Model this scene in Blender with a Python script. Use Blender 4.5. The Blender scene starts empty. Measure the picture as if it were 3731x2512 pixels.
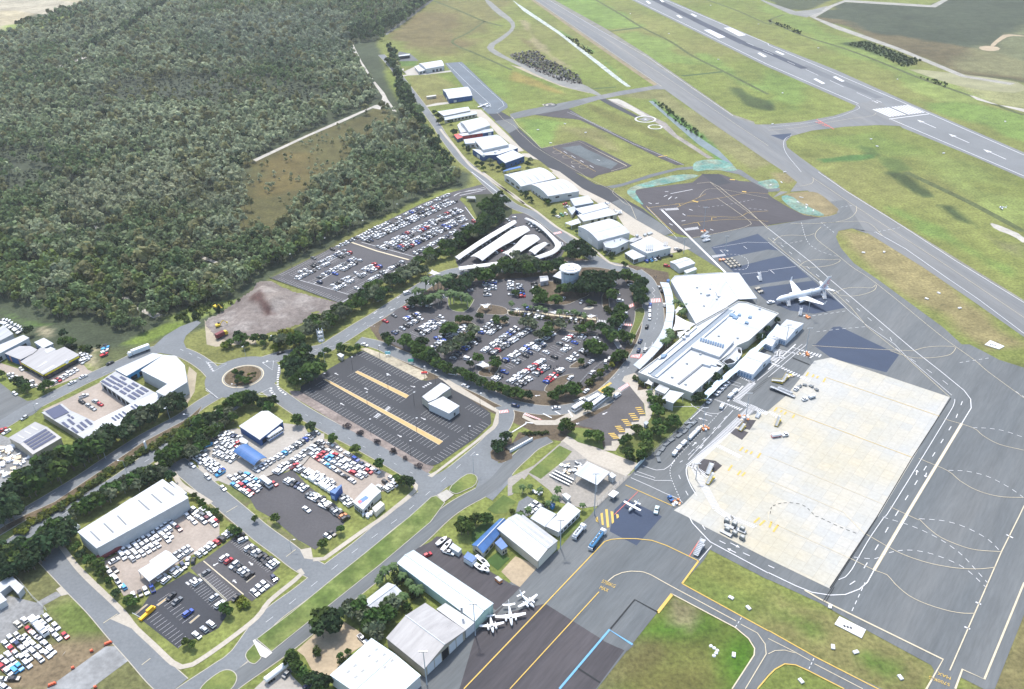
# aerial view of a coastal airport, built in metres on the ground plane z = 0
import bpy,bmesh,math,random
import numpy as np
from math import radians,sin,cos,pi
from mathutils import Vector,Matrix
from mathutils.geometry import tessellate_polygon
random.seed(7)
rng=np.random.default_rng(11)
SC=bpy.context.scene
C=SC.collection
W0,H0,F0=3731.0,2512.0,3124.0
PITCH,ROLL,CAMH=radians(32.0),radians(-1.5),270.0
_fw=Vector((0,cos(PITCH),-sin(PITCH)));_u=Vector((0,sin(PITCH),cos(PITCH)));_r=Vector((1,0,0))
RT=cos(ROLL)*_r+sin(ROLL)*_u
UP=-sin(ROLL)*_r+cos(ROLL)*_u
FW=_fw
ZM={'A':(2250,1000,3.267),'B':(1350,1000,4.658),'C':(1850,1000,4.658),'D':(1500,1150,2.911),'E':(500,1500,4.658),'F':(1000,1560,4.658),'G':(300,1850,4.658),'H':(600,1900,4.658),'I':(0,1130,4.658),'J':(1600,400,4.658),'K':(2300,1250,4.658),'L':(3000,280,4.658),'M':(2780,980,7.763),'N':(1400,2100,3.805),'O':(1950,930,7.763),'Q':(2080,1780,5.6)}
TX=(0,933,1866,2799);TY=(0,628,1256,1884)
def nat(mode,x,y):
 if mode=='d':return x*1.602,y*1.602
 if mode=='n':return x,y
 if mode in ZM:
  ox,oy,s=ZM[mode];return ox+x/s,oy+y/s
 c,r=int(mode[0]),int(mode[1])
 return TX[c]+x*.4006,TY[r]+y*.4006
def G(nx,ny,z=0.0):
 d=FW*F0+RT*(nx-W0/2)-UP*(ny-H0/2)
 t=(CAMH-z)/-d.z
 return Vector((d.x*t,d.y*t,z))
def P(s,z=0.0):
 """measured photograph points laid onto the horizontal plane at height z"""
 out=[];mode='d'
 for tok in s.split():
  if tok[0]=='@':mode=tok[1:];continue
  x,y=tok.split(',')
  out.append(G(*nat(mode,float(x),float(y)),z))
 return out
def P1(s,z=0.0):return P(s,z)[0]
class MB:
 def __init__(s):s.v=[];s.f=[];s.m=[]
 def add(s,vs,fs,mi=0):
  n=len(s.v);s.v+=[tuple(p)for p in vs];s.f+=[tuple(i+n for i in f)for f in fs];s.m+=[mi]*len(fs);return s
 def poly(s,pts,mi=0):
  pts=[Vector(p)for p in pts]
  tris=tessellate_polygon([[Vector((p.x,p.y,0))for p in pts]])
  fs=[]
  for t in tris:
   a,b,c=(pts[i]for i in t)
   fs.append(t if(b-a).cross(c-a).z>=0 else t[::-1])
  return s.add(pts,fs,mi)
 def prism(s,pts,z0,z1,mi=0,cap=True,top=None):
  pts=ccw(pts);n=len(pts)
  vs=[(p.x,p.y,z0)for p in pts]+[(p.x,p.y,z1)for p in(top or pts)]
  fs=[(i,(i+1)%n,(i+1)%n+n,i+n)for i in range(n)]
  s.add(vs,fs,mi)
  if cap:s.poly([Vector((p.x,p.y,z1))for p in(top or pts)],mi)
  return s
 def box(s,c,d,rz=0,mi=0,taper=1.0):
  x,y,z=d[0]/2,d[1]/2,d[2]/2;k=taper
  vs=[(-x,-y,-z),(x,-y,-z),(x,y,-z),(-x,y,-z),(-x*k,-y*k,z),(x*k,-y*k,z),(x*k,y*k,z),(-x*k,y*k,z)]
  R=Matrix.Rotation(rz,3,'Z');c=Vector(c)
  return s.add([R@Vector(v)+c for v in vs],[(3,2,1,0),(4,5,6,7),(0,1,5,4),(1,2,6,5),(2,3,7,6),(3,0,4,7)],mi)
 def tube(s,p0,p1,r0,r1=None,n=8,mi=0):
  r1=r0 if r1 is None else r1;p0=Vector(p0);p1=Vector(p1);d=(p1-p0).normalized()
  a=d.orthogonal().normalized();b=d.cross(a)
  vs=[p0+(a*cos(2*pi*i/n)+b*sin(2*pi*i/n))*r0 for i in range(n)]+[p1+(a*cos(2*pi*i/n)+b*sin(2*pi*i/n))*r1 for i in range(n)]
  fs=[(i,(i+1)%n,(i+1)%n+n,i+n)for i in range(n)]+[tuple(range(n))[::-1],tuple(range(n,2*n))]
  return s.add(vs,fs,mi)
 def loft(s,rings,mi=0,cap=True):
  n=len(rings[0]);vs=[p for r in rings for p in r];fs=[]
  for k in range(len(rings)-1):
   for i in range(n):
    fs.append((k*n+i,k*n+(i+1)%n,(k+1)*n+(i+1)%n,(k+1)*n+i))
  if cap:fs+=[tuple(range(n))[::-1],tuple(range((len(rings)-1)*n,len(rings)*n))]
  return s.add(vs,fs,mi)
 def mesh(s,name,mats,off=(0,0,0),smooth=False):
  me=bpy.data.meshes.new(name);o=Vector(off)
  me.from_pydata([(v[0]-o.x,v[1]-o.y,v[2]-o.z)for v in s.v],[],s.f)
  for m in(mats if isinstance(mats,(list,tuple))else[mats]):me.materials.append(m)
  if any(s.m):me.polygons.foreach_set('material_index',s.m)
  if smooth:me.polygons.foreach_set('use_smooth',[True]*len(s.f))
  me.update();return me
def ccw(pts):
 pts=[Vector(p)for p in pts]
 a=sum(p.x*q.y-q.x*p.y for p,q in zip(pts,pts[1:]+pts[:1]))
 return pts if a>0 else pts[::-1]
def tag(o,label=None,cat=None,group=None,kind=None):
 if label and len(label.split())>16:print('LONG',o.name,label)
 if label:o['label']=label
 if cat:o['category']=cat
 if group:o['group']=group
 if kind:o['kind']=kind
 return o
def link(name,me,parent=None,loc=None):
 o=bpy.data.objects.new(name,me);C.objects.link(o)
 if parent:o.parent=parent
 if loc is not None:o.location=loc
 return o
def struct(name,mb,m,smooth=False):
 return tag(link(name,mb.mesh(name,m,smooth=smooth)),kind='structure')
class Thing:
 def __init__(s,name,label,cat,loc,rz=0,group=None):
  s.o=bpy.data.objects.new(name,None);C.objects.link(s.o);s.o.empty_display_size=.3
  s.o.location=loc;s.o.rotation_euler=(0,0,rz);s.loc=Vector(loc);tag(s.o,label,cat,group)
 def part(s,name,mb,m,world=True,parent=None,smooth=False,label=None):
  o=link(name,mb.mesh(name,m,s.loc if world else(0,0,0),smooth),parent or s.o)
  if label:o['label']=label
  return o
def copy_tree(o,parent=None):
 c=o.copy();C.objects.link(c)
 if parent:c.parent=parent;c.matrix_parent_inverse=o.matrix_parent_inverse
 for ch in list(o.children):copy_tree(ch,c)
 return c
def chaikin(pts,k=2,closed=True):
 for _ in range(k):
  out=[];n=len(pts)
  for i in range(n if closed else n-1):
   a,b=pts[i],pts[(i+1)%n]
   out+=[a.lerp(b,.25),a.lerp(b,.75)]
  if not closed:out=[pts[0]]+out+[pts[-1]]
  pts=out
 return pts
def spline(pts,step=3.0):
 """open Catmull-Rom resampled about every `step` metres"""
 if len(pts)<3:return list(pts)
 q=[pts[0]*2-pts[1]]+list(pts)+[pts[-1]*2-pts[-2]];out=[]
 for i in range(1,len(q)-2):
  p0,p1,p2,p3=q[i-1],q[i],q[i+1],q[i+2];n=max(1,int((p2-p1).length/step))
  for j in range(n):
   t=j/n
   out.append(.5*((2*p1)+(p2-p0)*t+(2*p0-5*p1+4*p2-p3)*t*t+(3*p1-p0-3*p2+p3)*t**3))
 return out+[pts[-1]]
def offset(pts,d):
 out=[]
 for i,p in enumerate(pts):
  a=pts[max(0,i-1)];b=pts[min(len(pts)-1,i+1)];t=(b-a);t.z=0
  t=t.normalized()if t.length>1e-6 else Vector((1,0,0))
  out.append(Vector((p.x-t.y*d,p.y+t.x*d,p.z)))
 return out
def ribbon(mb,pts,w,z,mi=0,off=0):
 L=offset(pts,off+w/2);R=offset(pts,off-w/2);n=len(pts)
 mb.add([(p.x,p.y,z)for p in L]+[(p.x,p.y,z)for p in R],[(i,i+n,i+n+1,i+1)for i in range(n-1)],mi)
def along(pts,s):
 for a,b in zip(pts,pts[1:]):
  l=(b-a).length
  if s<=l:return a+(b-a)*(s/max(l,1e-9)),(b-a).normalized()
  s-=l
 return pts[-1].copy(),(pts[-1]-pts[-2]).normalized()
def plen(pts):return sum((b-a).length for a,b in zip(pts,pts[1:]))
def inset(pts,d):
 pts=ccw(pts);n=len(pts);out=[]
 for i in range(n):
  a,b,c=pts[i-1],pts[i],pts[(i+1)%n]
  e1=(b-a).to_2d().normalized();e2=(c-b).to_2d().normalized()
  n1=Vector((-e1.y,e1.x));n2=Vector((-e2.y,e2.x));h=n1+n2
  k=d/max(.35,1+n1.dot(n2))
  out.append(Vector((b.x+h.x*k,b.y+h.y*k,b.z)))
 return out
MATS={}
def lin(c):
 return tuple(((x/12.92)if x<=.04045 else((x+.055)/1.055)**2.4)for x in c)
def nodes(m):
 m.use_nodes=True;nt=m.node_tree;return nt,nt.nodes['Principled BSDF']
def mat(name,col,rough=.7,var=.0,scale=.15,var2=.0,scale2=1.5,stretch=None,metal=0,spec=.3,tint=None,tscale=.02):
 """world-scale procedural surface: broad patches (scale, 1/m) and finer mottling"""
 if name in MATS:return MATS[name]
 m=bpy.data.materials.new(name);nt,b=nodes(m);N=nt.nodes;L=nt.links
 b.inputs['Roughness'].default_value=rough;b.inputs['Metallic'].default_value=metal
 b.inputs['Specular IOR Level'].default_value=spec;b.inputs['Base Color'].default_value=(*col,1)
 if var or var2 or tint:
  g=N.new('ShaderNodeNewGeometry');src=g.outputs['Position']
  if stretch:
   mp=N.new('ShaderNodeMapping');mp.vector_type='TEXTURE';mp.inputs['Rotation'].default_value=(0,0,stretch[0]);mp.inputs['Scale'].default_value=(stretch[1],1,1)
   L.new(src,mp.inputs['Vector']);src=mp.outputs['Vector']
  cur=None
  def noise(sc,det,lo,hi,amt,s):
   n=N.new('ShaderNodeTexNoise');n.inputs['Scale'].default_value=sc;n.inputs['Detail'].default_value=det;n.inputs['Roughness'].default_value=.62
   L.new(s,n.inputs['Vector'])
   r=N.new('ShaderNodeMapRange');r.inputs['From Min'].default_value=.28;r.inputs['From Max'].default_value=.72
   r.inputs['To Min'].default_value=1-amt;r.inputs['To Max'].default_value=1+amt;L.new(n.outputs['Fac'],r.inputs['Value']);return r.outputs['Result'],n.outputs['Fac']
  colout=None
  if tint:
   t,f=noise(tscale,4,0,1,.5,src)
   r=N.new('ShaderNodeMapRange');r.inputs['From Min'].default_value=.38;r.inputs['From Max'].default_value=.62;L.new(f,r.inputs['Value'])
   mx=N.new('ShaderNodeMix');mx.data_type='RGBA';mx.inputs['A'].default_value=(*col,1);mx.inputs['B'].default_value=(*tint,1)
   L.new(r.outputs['Result'],mx.inputs['Factor']);colout=mx.outputs['Result']
  mul=None
  for sc,am,dt in((scale,var,5),(scale2,var2,3)):
   if am:
    o,_=noise(sc,dt,0,1,am,src)
    if mul is None:mul=o
    else:
     q=N.new('ShaderNodeMath');q.operation='MULTIPLY';L.new(mul,q.inputs[0]);L.new(o,q.inputs[1]);mul=q.outputs[0]
  if mul is not None:
   vm=N.new('ShaderNodeVectorMath');vm.operation='SCALE'
   if colout is not None:L.new(colout,vm.inputs[0])
   else:vm.inputs[0].default_value=col
   L.new(mul,vm.inputs['Scale']);colout=vm.outputs['Vector']
  L.new(colout,b.inputs['Base Color'])
 MATS[name]=m;return m
def mat_attr(name,rough=.8,attr='tint',var=.25,scale=.25,var2=.0,scale2=1.2,spec=.2):
 """base colour from a colour attribute, with world-scale mottling"""
 m=mat(name,(.5,.5,.5),rough,var,scale,var2,scale2,spec=spec);nt=m.node_tree
 a=nt.nodes.new('ShaderNodeAttribute');a.attribute_name=attr
 vm=[n for n in nt.nodes if n.type=='VECT_MATH']
 if vm:nt.links.new(a.outputs['Color'],vm[0].inputs[0])
 else:nt.links.new(a.outputs['Color'],nt.nodes['Principled BSDF'].inputs['Base Color'])
 return m
def mat_objcol(name,rough=.3,spec=.5,coat=0):
 """paint whose colour is the object's own colour"""
 m=bpy.data.materials.new(name);nt,b=nodes(m)
 i=nt.nodes.new('ShaderNodeObjectInfo');nt.links.new(i.outputs['Color'],b.inputs['Base Color'])
 b.inputs['Roughness'].default_value=rough;b.inputs['Specular IOR Level'].default_value=spec;b.inputs['Coat Weight'].default_value=coat
 return m
_e=G(*nat('32',1650,480))-G(*nat('33',560,655));STK=(math.atan2(_e.y,_e.x),9.0)
ASPH=mat('asphalt_grey',(.096,.105,.109),.85,.15,.10,.12,.9,stretch=STK,tint=(.124,.130,.130),tscale=.03)
_e=G(*nat('31',400,50))-G(*nat('31',2327,1325));ASPH_L=mat('asphalt_pale',(.132,.138,.142),.85,.12,.12,.10,.9,stretch=(math.atan2(_e.y,_e.x),14.0),tint=(.165,.165,.16),tscale=.04)
ASPH_D=mat('asphalt_dark',(.038,.04,.046),.85,.16,.04,.10,1.0)
ASPH_B=mat('asphalt_brown',(.060,.054,.057),.85,.22,.12,.16,.9,stretch=STK,tint=(.048,.044,.048),tscale=.04)
ASPH_N=mat('asphalt_navy',(.034,.048,.080),.8,.10,.05,.06,1.0)
ASPH_C=mat('asphalt_carpark',(.070,.067,.070),.85,.14,.04,.12,.9)
ASPH_R=mat('asphalt_road',(.142,.152,.158),.85,.12,.05,.10,.8)
CONC=mat('concrete_pale',(.34,.32,.28),.85,.12,.06,.10,.9)
CREAM=mat('concrete_cream',(.36,.325,.27),.85,.12,.05,.10,.8)
GRAVEL=mat('gravel_grey',(.19,.19,.185),.9,.25,.08,.25,.6)
SAND=mat('sand_tan',(.32,.255,.17),.9,.2,.06,.15,.7)
PALESAND=mat('sand_white',(.35,.33,.29),.9,.25,.1,.2,.9)
MULCH=mat('mulch_brown',(.092,.070,.046),.95,.3,.15,.3,.8)
DIRT=mat('dirt_mauve',(.19,.16,.145),.95,.35,.05,.3,.4,tint=(.42,.37,.33),tscale=.03)
VERGE=mat('verge_grass',(.095,.115,.036),.95,.3,.06,.25,.6,tint=(.16,.14,.07),tscale=.05)
LAWN=mat('lawn_green',(.085,.125,.030),.95,.25,.06,.2,.7,tint=(.13,.15,.04),tscale=.06)
HYDRO=mat('hydromulch_teal',(.10,.225,.19),.95,.4,.1,.35,.5,tint=(.19,.215,.16),tscale=.08)
WHITE_P=mat('paint_white',(.55,.55,.55),.7,.08,.6)
YELL_P=mat('paint_yellow',(.50,.34,.08),.7,.12,.6)
CREAM_P=mat('paint_cream',(.48,.42,.30),.7,.12,.6)
BLUE_P=mat('paint_blue',(.12,.30,.47),.7,.1,.6)
RED_P=mat('paint_red',(.60,.14,.11),.7,.1,.6)
BLACK_P=mat('sealant_black',(.018,.02,.022),.8,.1,.6)
def region_dist(X,Y,poly):
 """signed distance (positive inside) of points to a polygon"""
 n=len(poly);d=np.full(X.shape,1e9);ins=np.zeros(X.shape,bool)
 for i in range(n):
  ax,ay=poly[i].x,poly[i].y;bx,by=poly[(i+1)%n].x,poly[(i+1)%n].y
  ex,ey=bx-ax,by-ay;l2=ex*ex+ey*ey+1e-9
  t=np.clip(((X-ax)*ex+(Y-ay)*ey)/l2,0,1)
  d=np.minimum(d,np.hypot(X-ax-t*ex,Y-ay-t*ey))
  c=((ay>Y)!=(by>Y))
  ins^=c&(X<(bx-ax)*(Y-ay)/(by-ay+1e-12)+ax)
 return np.where(ins,d,-d)
_nz=rng.random((8,64,64)).astype(np.float32)
def vnoise(X,Y,s,k=0):
 x=X/s+17.3*k;y=Y/s+5.7*k;xi=np.floor(x).astype(int);yi=np.floor(y).astype(int);fx=x-xi;fy=y-yi
 fx=fx*fx*(3-2*fx);fy=fy*fy*(3-2*fy);a=_nz[k%8]
 g=lambda i,j:a[(xi+i)%64,(yi+j)%64]
 return(g(0,0)*(1-fx)+g(1,0)*fx)*(1-fy)+(g(0,1)*(1-fx)+g(1,1)*fx)*fy
def fbm(X,Y,s,k=0):
 return(vnoise(X,Y,s,k)+.5*vnoise(X,Y,s/2,k+1)+.25*vnoise(X,Y,s/4,k+2)+.12*vnoise(X,Y,s/8,k+3))/1.87
GRASS1=(.112,.152,.030);GRASS2=(.160,.152,.054);BRIGHT=(.118,.178,.042);LIME=(.165,.205,.058)
BROWN=(.125,.095,.045);DARKG=(.030,.048,.018);STRAW=(.30,.26,.17);HEATH=(.046,.056,.034);SWAMP=(.046,.058,.032);SEDGE=(.075,.070,.026);OLIVE=(.075,.085,.035)
def ground():
 st=3.5
 xs=np.arange(-1180,980,st);ys=np.arange(120,1900,st)
 X,Y=np.meshgrid(xs,ys);nx,ny=len(xs),len(ys)
 wob=(fbm(X,Y,40,1)-.5)
 col=np.empty(X.shape+(3,));n1=fbm(X,Y,120,2)[...,None];n2=fbm(X,Y,35,4)[...,None]
 col[:]=np.array(GRASS1)*(1-n1)+np.array(GRASS2)*n1
 col*=(.75+.5*n2)
 def patch(s,c,soft=8,wb=30,k=1.0):
  poly=P(s);x0=min(p.x for p in poly)-60;x1=max(p.x for p in poly)+60;y0=min(p.y for p in poly)-60;y1=max(p.y for p in poly)+60
  i0,i1=np.searchsorted(xs,[x0,x1]);j0,j1=np.searchsorted(ys,[y0,y1])
  if i1<=i0 or j1<=j0:return
  sl=(slice(j0,j1),slice(i0,i1))
  d=region_dist(X[sl],Y[sl],poly)+wob[sl]*wb
  a=(np.clip(d/soft+.5,0,1)*k)[...,None]
  col[sl]=col[sl]*(1-a)+np.array(c)*(.7+.6*n2[sl])*a
 patch("@d -400,-200 1010,-200 985,0 860,90 880,180 905,230 960,300 1010,370 1075,395 1060,430 1010,432 880,490 620,630 560,680 470,745 300,790 240,830 -400,760",SWAMP,6,10)
 patch("@d -300,-60 215,-60 190,25 110,30 60,55 0,80 -300,110",STRAW,20,60);patch("@d -100,-20 200,5 190,20 90,40 0,20",(.30,.27,.20),10,50)
 patch("@00 0,240 700,130 750,150 300,290 0,310",LIME,12,30)
 patch("@d 560,372 690,305 860,248 890,262 940,290 800,330 860,400 720,470 680,520 620,560 540,560 545,470 560,420",SEDGE,8,25)
 patch("@d 590,370 640,340 700,350 690,430 600,440",(.098,.078,.027),14,40)
 patch("@00 750,900 1100,720 1500,700 1800,700 2329,720 2329,870 1800,960 1150,960",HEATH,10,40)
 patch("@01 0,0 850,0 600,100 400,180 0,260",HEATH,10,30)
 patch("@00 0,1400 400,1400 450,1568 0,1568",HEATH,10,30)
 patch("@01 0,880 250,820 400,830 400,890 0,920",LIME,5,12)
 patch("@01 1500,1330 1750,1230 2150,1150 2200,1180 1900,1300 1650,1370",LIME,4,12);patch("@01 1900,1240 2180,1150 2150,1200 1950,1280",LIME,3,6)
 patch("@01 300,1430 400,1380 500,1430 520,1560 350,1500",STRAW,4,10);patch("@01 0,1260 200,1340 500,1380 480,1420 250,1420",LAWNC,4,10)
 patch("@02 700,90 900,30 960,120 880,240 830,230",STRAW,4,8);patch("@01 1100,1568 1500,1380 1700,1370 1640,1410 1300,1568",GRASS1,3,6)
 patch("@02 830,60 1300,30 900,250",OLIVE,5,8)
 patch("@d 985,0 1160,0 1050,130 960,140 890,90",BROWN,20,60,.55);patch("@10 1200,330 1500,120 1900,120 1800,330 1900,420 1350,450",BROWN,18,50,.6)
 patch("@10 1350,700 1640,670 1830,780 1700,830 1740,930 1520,960",GRASS2,6,20,.8);patch("@10 1240,540 1480,560 1440,600 1260,600",LAWNC,4,8)
 patch("@10 1560,880 1720,850 1740,920 1540,960",(.15,.12,.06),5,15,.7)
 patch("@10 1900,590 1960,560 2329,830 2329,1000 2250,900",BRIGHT,10,30,.5);patch("@20 0,640 300,760 600,900 350,840 0,720",(.22,.16,.05),6,16,.7)
 patch("@20 380,0 800,0 1200,240 850,290 600,180",BRIGHT,10,40,.85);patch("@20 880,300 1180,260 1500,430 1700,600 1300,560 1000,400",BRIGHT,14,50,.7)
 patch("@20 1650,480 1850,540 2329,830 2329,900 2000,760",BRIGHT,10,40,.8);patch("@20 1930,780 2100,800 2329,930 2329,1010 2100,960",DARKG,6,20,.8)
 patch("@30 0,900 60,960 50,1010 0,1010",DARKG,4,10,.8);patch("@30 0,640 300,750 400,900 250,1000 0,880",BRIGHT,14,50,.7)
 patch("@30 640,330 0,40 -100,60 700,500 1400,800 1800,830 1500,680",BRIGHT,12,40,.55);patch("@30 1250,780 1700,760 2000,900 1950,950 1500,940",LIME,10,30,.8)
 patch("@30 1250,900 1900,940 2400,1050 2500,1350 1900,1130",BRIGHT,10,30,.9)
 patch("@30 430,160 620,10 1480,60 1620,0 2600,-100 2700,800 1800,690 1200,440 700,260",HEATH,10,30)
 patch("@30 430,160 700,260 1200,440 1800,690 2600,760 2600,600 1700,420 1100,330 700,190",BROWN,12,40,.65)
 patch("@30 0,0 450,-80 600,0 350,100 130,80",HEATH,6,20,.9)
 patch("@30 700,400 880,375 1370,550 1330,590 1230,610 1000,500",DARKG,6,20,.9)
 patch("@30 2000,420 2330,180 2500,250 2400,700 2000,680 1700,600",(.16,.165,.08),25,60,.6)
 patch("@30 1700,790 2300,760 2500,900 2327,1000 2000,930",(.20,.20,.10),10,30,.7)
 patch("@30 830,1330 960,1340 1010,1420 900,1420",DARKG,4,10,.9);patch("@30 400,1440 960,1410 960,1440 500,1490",(.05,.11,.03),3,10,.9)
 patch("@30 1000,1430 1200,1450 1300,1540 1150,1568 1050,1500",(.06,.11,.03),4,12,.6)
 patch("@30 450,1250 1000,1200 1500,1400 1100,1420 700,1330",BRIGHT,12,40,.5);patch("@30 1300,1390 1800,1480 2100,1700 1600,1568",LIME,14,40,.6)
 patch("@31 1080,0 1250,20 1480,170 1530,230 1400,240 1200,120",DARKG,4,14,.9);patch("@31 1500,285 1680,300 1900,490 1950,525 1700,430",DARKG,4,12,.9)
 patch("@31 1100,320 1500,480 2000,760 2327,900 2200,950 1800,740 1400,520",BRIGHT,10,30,.85);patch("@31 1500,0 2327,250 2327,520 1900,250",LIME,14,40,.7)
 patch("@31 1950,560 2327,680 2327,800 2050,680",(.14,.13,.07),10,30,.7)
 patch("@31 600,520 960,540 1640,980 2327,1568 2000,1620 1700,1440 1000,900",(.19,.155,.075),8,20,.85)
 patch("@31 100,190 400,170 640,340 560,410 300,390",(.19,.155,.08),5,12,.8)
 patch("@31 0,0 240,0 280,60 200,110 60,80",(.19,.155,.08),5,12,.8)
 patch("@20 900,870 1380,800 2329,1480 2200,1560 1250,900",(.17,.155,.075),8,20,.7);patch("@20 1240,920 1300,900 1750,1250 2000,1500 1900,1560 1800,1400",(.07,.15,.035),3,14,.9)
 patch("@20 650,950 700,940 1200,1150 1700,1380 1640,1400 1200,1210 880,1080",(.10,.10,.03),4,14,.8)
 patch("@20 20,1080 400,1080 500,1120 350,1200 340,1320 250,1340",BRIGHT,8,25,.9);patch("@20 380,1130 800,1180 1000,1400 700,1280 600,1260",(.16,.145,.065),10,30,.7)
 patch("@20 100,190 210,430 400,560 620,640 500,640 300,450",(.28,.22,.15),6,30,.5);patch("@20 0,270 210,430 330,560 300,580 130,400",BROWN,6,14,.6)
 patch("@20 130,90 240,160 460,320 560,360 760,500 1040,760 1000,700 700,430",(.08,.16,.04),3,10,.8)
 patch("@23 1800,310 2329,580 2329,1040 1540,610",(.125,.135,.036),10,30,.8);patch("@23 2329,700 2000,680 1700,560 1650,600 2329,960",(.10,.14,.032),8,30,.6)
 patch("@33 0,600 500,860 900,1100 1500,1400 1440,1568 1040,1568 430,1270 0,1030",(.15,.135,.055),10,30,.85);patch("@33 0,790 200,840 450,1010 400,1060 100,930",(.07,.115,.02),6,25,.8)
 patch("@33 880,1280 1160,1370 1100,1440 950,1360",(.07,.13,.02),5,16,.8);patch("@33 1900,1568 2327,880 2600,900 2400,1800",(.14,.12,.055),8,30,.9)
 patch("@23 1460,720 2070,1040 2200,1250 2000,1568 760,1568 1320,880",(.075,.098,.020),8,30,.9);patch("@23 1200,1200 1400,1040 1700,1020 1640,1200 1300,1230",(.05,.115,.012),10,30,.8)
 patch("@23 1470,750 1640,840 1600,990 1480,930",(.17,.14,.085),4,12,.7);patch("@23 1900,1300 2180,1180 2100,1300 2000,1500 1900,1568",(.05,.13,.01),8,25,.8)
 patch("@23 780,1568 1100,1180 1250,1230 1000,1400",(.12,.115,.05),6,20,.8);patch("@23 1150,1350 1700,1250 1800,1500 1300,1568",(.10,.085,.03),12,40,.7)
 patch("@d -60,1180 30,1250 90,1260 310,1480 420,1568 -60,1620",(.12,.12,.05),5,14,.9);patch("@03 420,830 760,780 960,1050 860,1130 560,1140 600,1000",(.085,.12,.025),5,16,.8)
 patch("@03 0,1560 350,1230 620,1130 1000,1120 960,1180 440,1568",(.18,.13,.085),4,10,.8)
 a=np.ones(X.shape+(4,),np.float32);a[...,:3]=np.clip(col,.005,.9)
 v=np.stack([X,Y,(fbm(X,Y,60,5)-.5)*.0],-1).reshape(-1,3)
 idx=np.arange(nx*ny).reshape(ny,nx)
 q=np.stack([idx[:-1,:-1],idx[:-1,1:],idx[1:,1:],idx[1:,:-1]],-1).reshape(-1,4)
 m=mat_attr('ground_cover',.95,'tint',.28,.09,.38,.55)
 o=np_mesh('ground',v,q,m,a.reshape(-1,4));tag(o,kind='structure')
 far=MB()
 for x0,y0,x1,y1 in((-4000,-300,4000,120),(-4000,120,-1180,1900),(978,120,4000,1900),(-4000,1898,4000,6000)):
  far.poly([Vector((x0,y0,-.05)),Vector((x1,y0,-.05)),Vector((x1,y1,-.05)),Vector((x0,y1,-.05))])
 struct('outer_ground',far,mat('outer_ground',(.07,.085,.035),.95,.3,.01,.25,.1))
LAWNC=(.085,.14,.034)
def np_mesh(name,v,q,m,col=None,smooth=False,mi=None):
 me=bpy.data.meshes.new(name);nv,nf,k=len(v),len(q),q.shape[1]
 me.vertices.add(nv);me.vertices.foreach_set('co',np.ascontiguousarray(v,np.float32).ravel())
 me.loops.add(nf*k);me.loops.foreach_set('vertex_index',np.ascontiguousarray(q,np.int32).ravel())
 me.polygons.add(nf);me.polygons.foreach_set('loop_start',np.arange(0,nf*k,k,dtype=np.int32));me.polygons.foreach_set('loop_total',np.full(nf,k,np.int32))
 if col is not None:
  at=me.color_attributes.new('tint','FLOAT_COLOR','POINT');at.data.foreach_set('color',np.ascontiguousarray(col,np.float32).ravel())
 for x in(m if isinstance(m,(list,tuple))else[m]):me.materials.append(x)
 if mi is not None:me.polygons.foreach_set('material_index',np.ascontiguousarray(mi,np.int32))
 if smooth:me.polygons.foreach_set('use_smooth',np.ones(nf,bool))
 me.update(calc_edges=True);return link(name,me)
ground()
def sheet(name,s,z,m,smooth=0):
 pts=P(s)if isinstance(s,str)else s
 if smooth:pts=chaikin(pts,smooth)
 mb=MB();mb.poly([Vector((p.x,p.y,z))for p in pts]);return struct(name,mb,m)
RZ=[0]
def road(name,s,w,z,m,kerb=.35):
 RZ[0]+=1;z=max(z,.1)+RZ[0]*.0011;pts=spline(P(s));mb=MB();ribbon(mb,pts,w,z);struct(name,mb,m)
 if kerb:
  for sd in(1,-1):ribbon(KERB,pts,kerb,.09+RZ[0]*.0006+sd*.0002,off=sd*(w/2+kerb/2))
 return pts
KERB=MB()
MK={k:MB()for k in('white','yellow','cream','blue','red','black')}
ZMK=.25
def line(s,w=.3,c='white',dash=None,curve=False,closed=False,z=ZMK):
 pts=P(s)if isinstance(s,str)else list(s)
 if closed:pts=pts+[pts[0]]
 if curve:pts=spline(pts,2.0)
 if w<1.2:w*=.78
 if dash and w>.35:w*=.68
 if not dash:ribbon(MK[c],pts,w,z);return
 L=plen(pts);t=0
 while t<L-dash[0]*.5:
  e=min(L,t+dash[0]);k=max(1,int((e-t)/2));ribbon(MK[c],[along(pts,t+(e-t)*i/k)[0]for i in range(k+1)],w,z);t+=dash[0]+dash[1]
def quad(s,c='white',z=ZMK):MK[c].poly([Vector((p.x,p.y,z))for p in(P(s)if isinstance(s,str)else s)])
def zebra(s,n,c='white',z=ZMK,duty=.5):
 """stripes across from edge a-b to edge d-c"""
 a,b,c2,d=P(s)if isinstance(s,str)else s
 for i in range(n):
  t0,t1=i/n,(i+duty)/n;quad([a.lerp(b,t0),a.lerp(b,t1),d.lerp(c2,t1),d.lerp(c2,t0)],c,z)
def ring(cs,r,w,c='white',z=ZMK,n=40):
 p=P1(cs)if isinstance(cs,str)else cs
 line([p+Vector((cos(2*pi*i/n),sin(2*pi*i/n),0))*r for i in range(n+1)],w,c,z=z)
def arrow(s,w=.5,head=1.4,hl=.35,c='white',z=ZMK):
 a,b=P(s)if isinstance(s,str)else s
 d=(a-b);L=d.length;d.normalize();n=Vector((-d.y,d.x,0));m=a-d*L*hl
 quad([b-n*w/2,b+n*w/2,m+n*w/2,m-n*w/2],c,z);quad([m-n*head/2,a,m+n*head/2],c,z)
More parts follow.
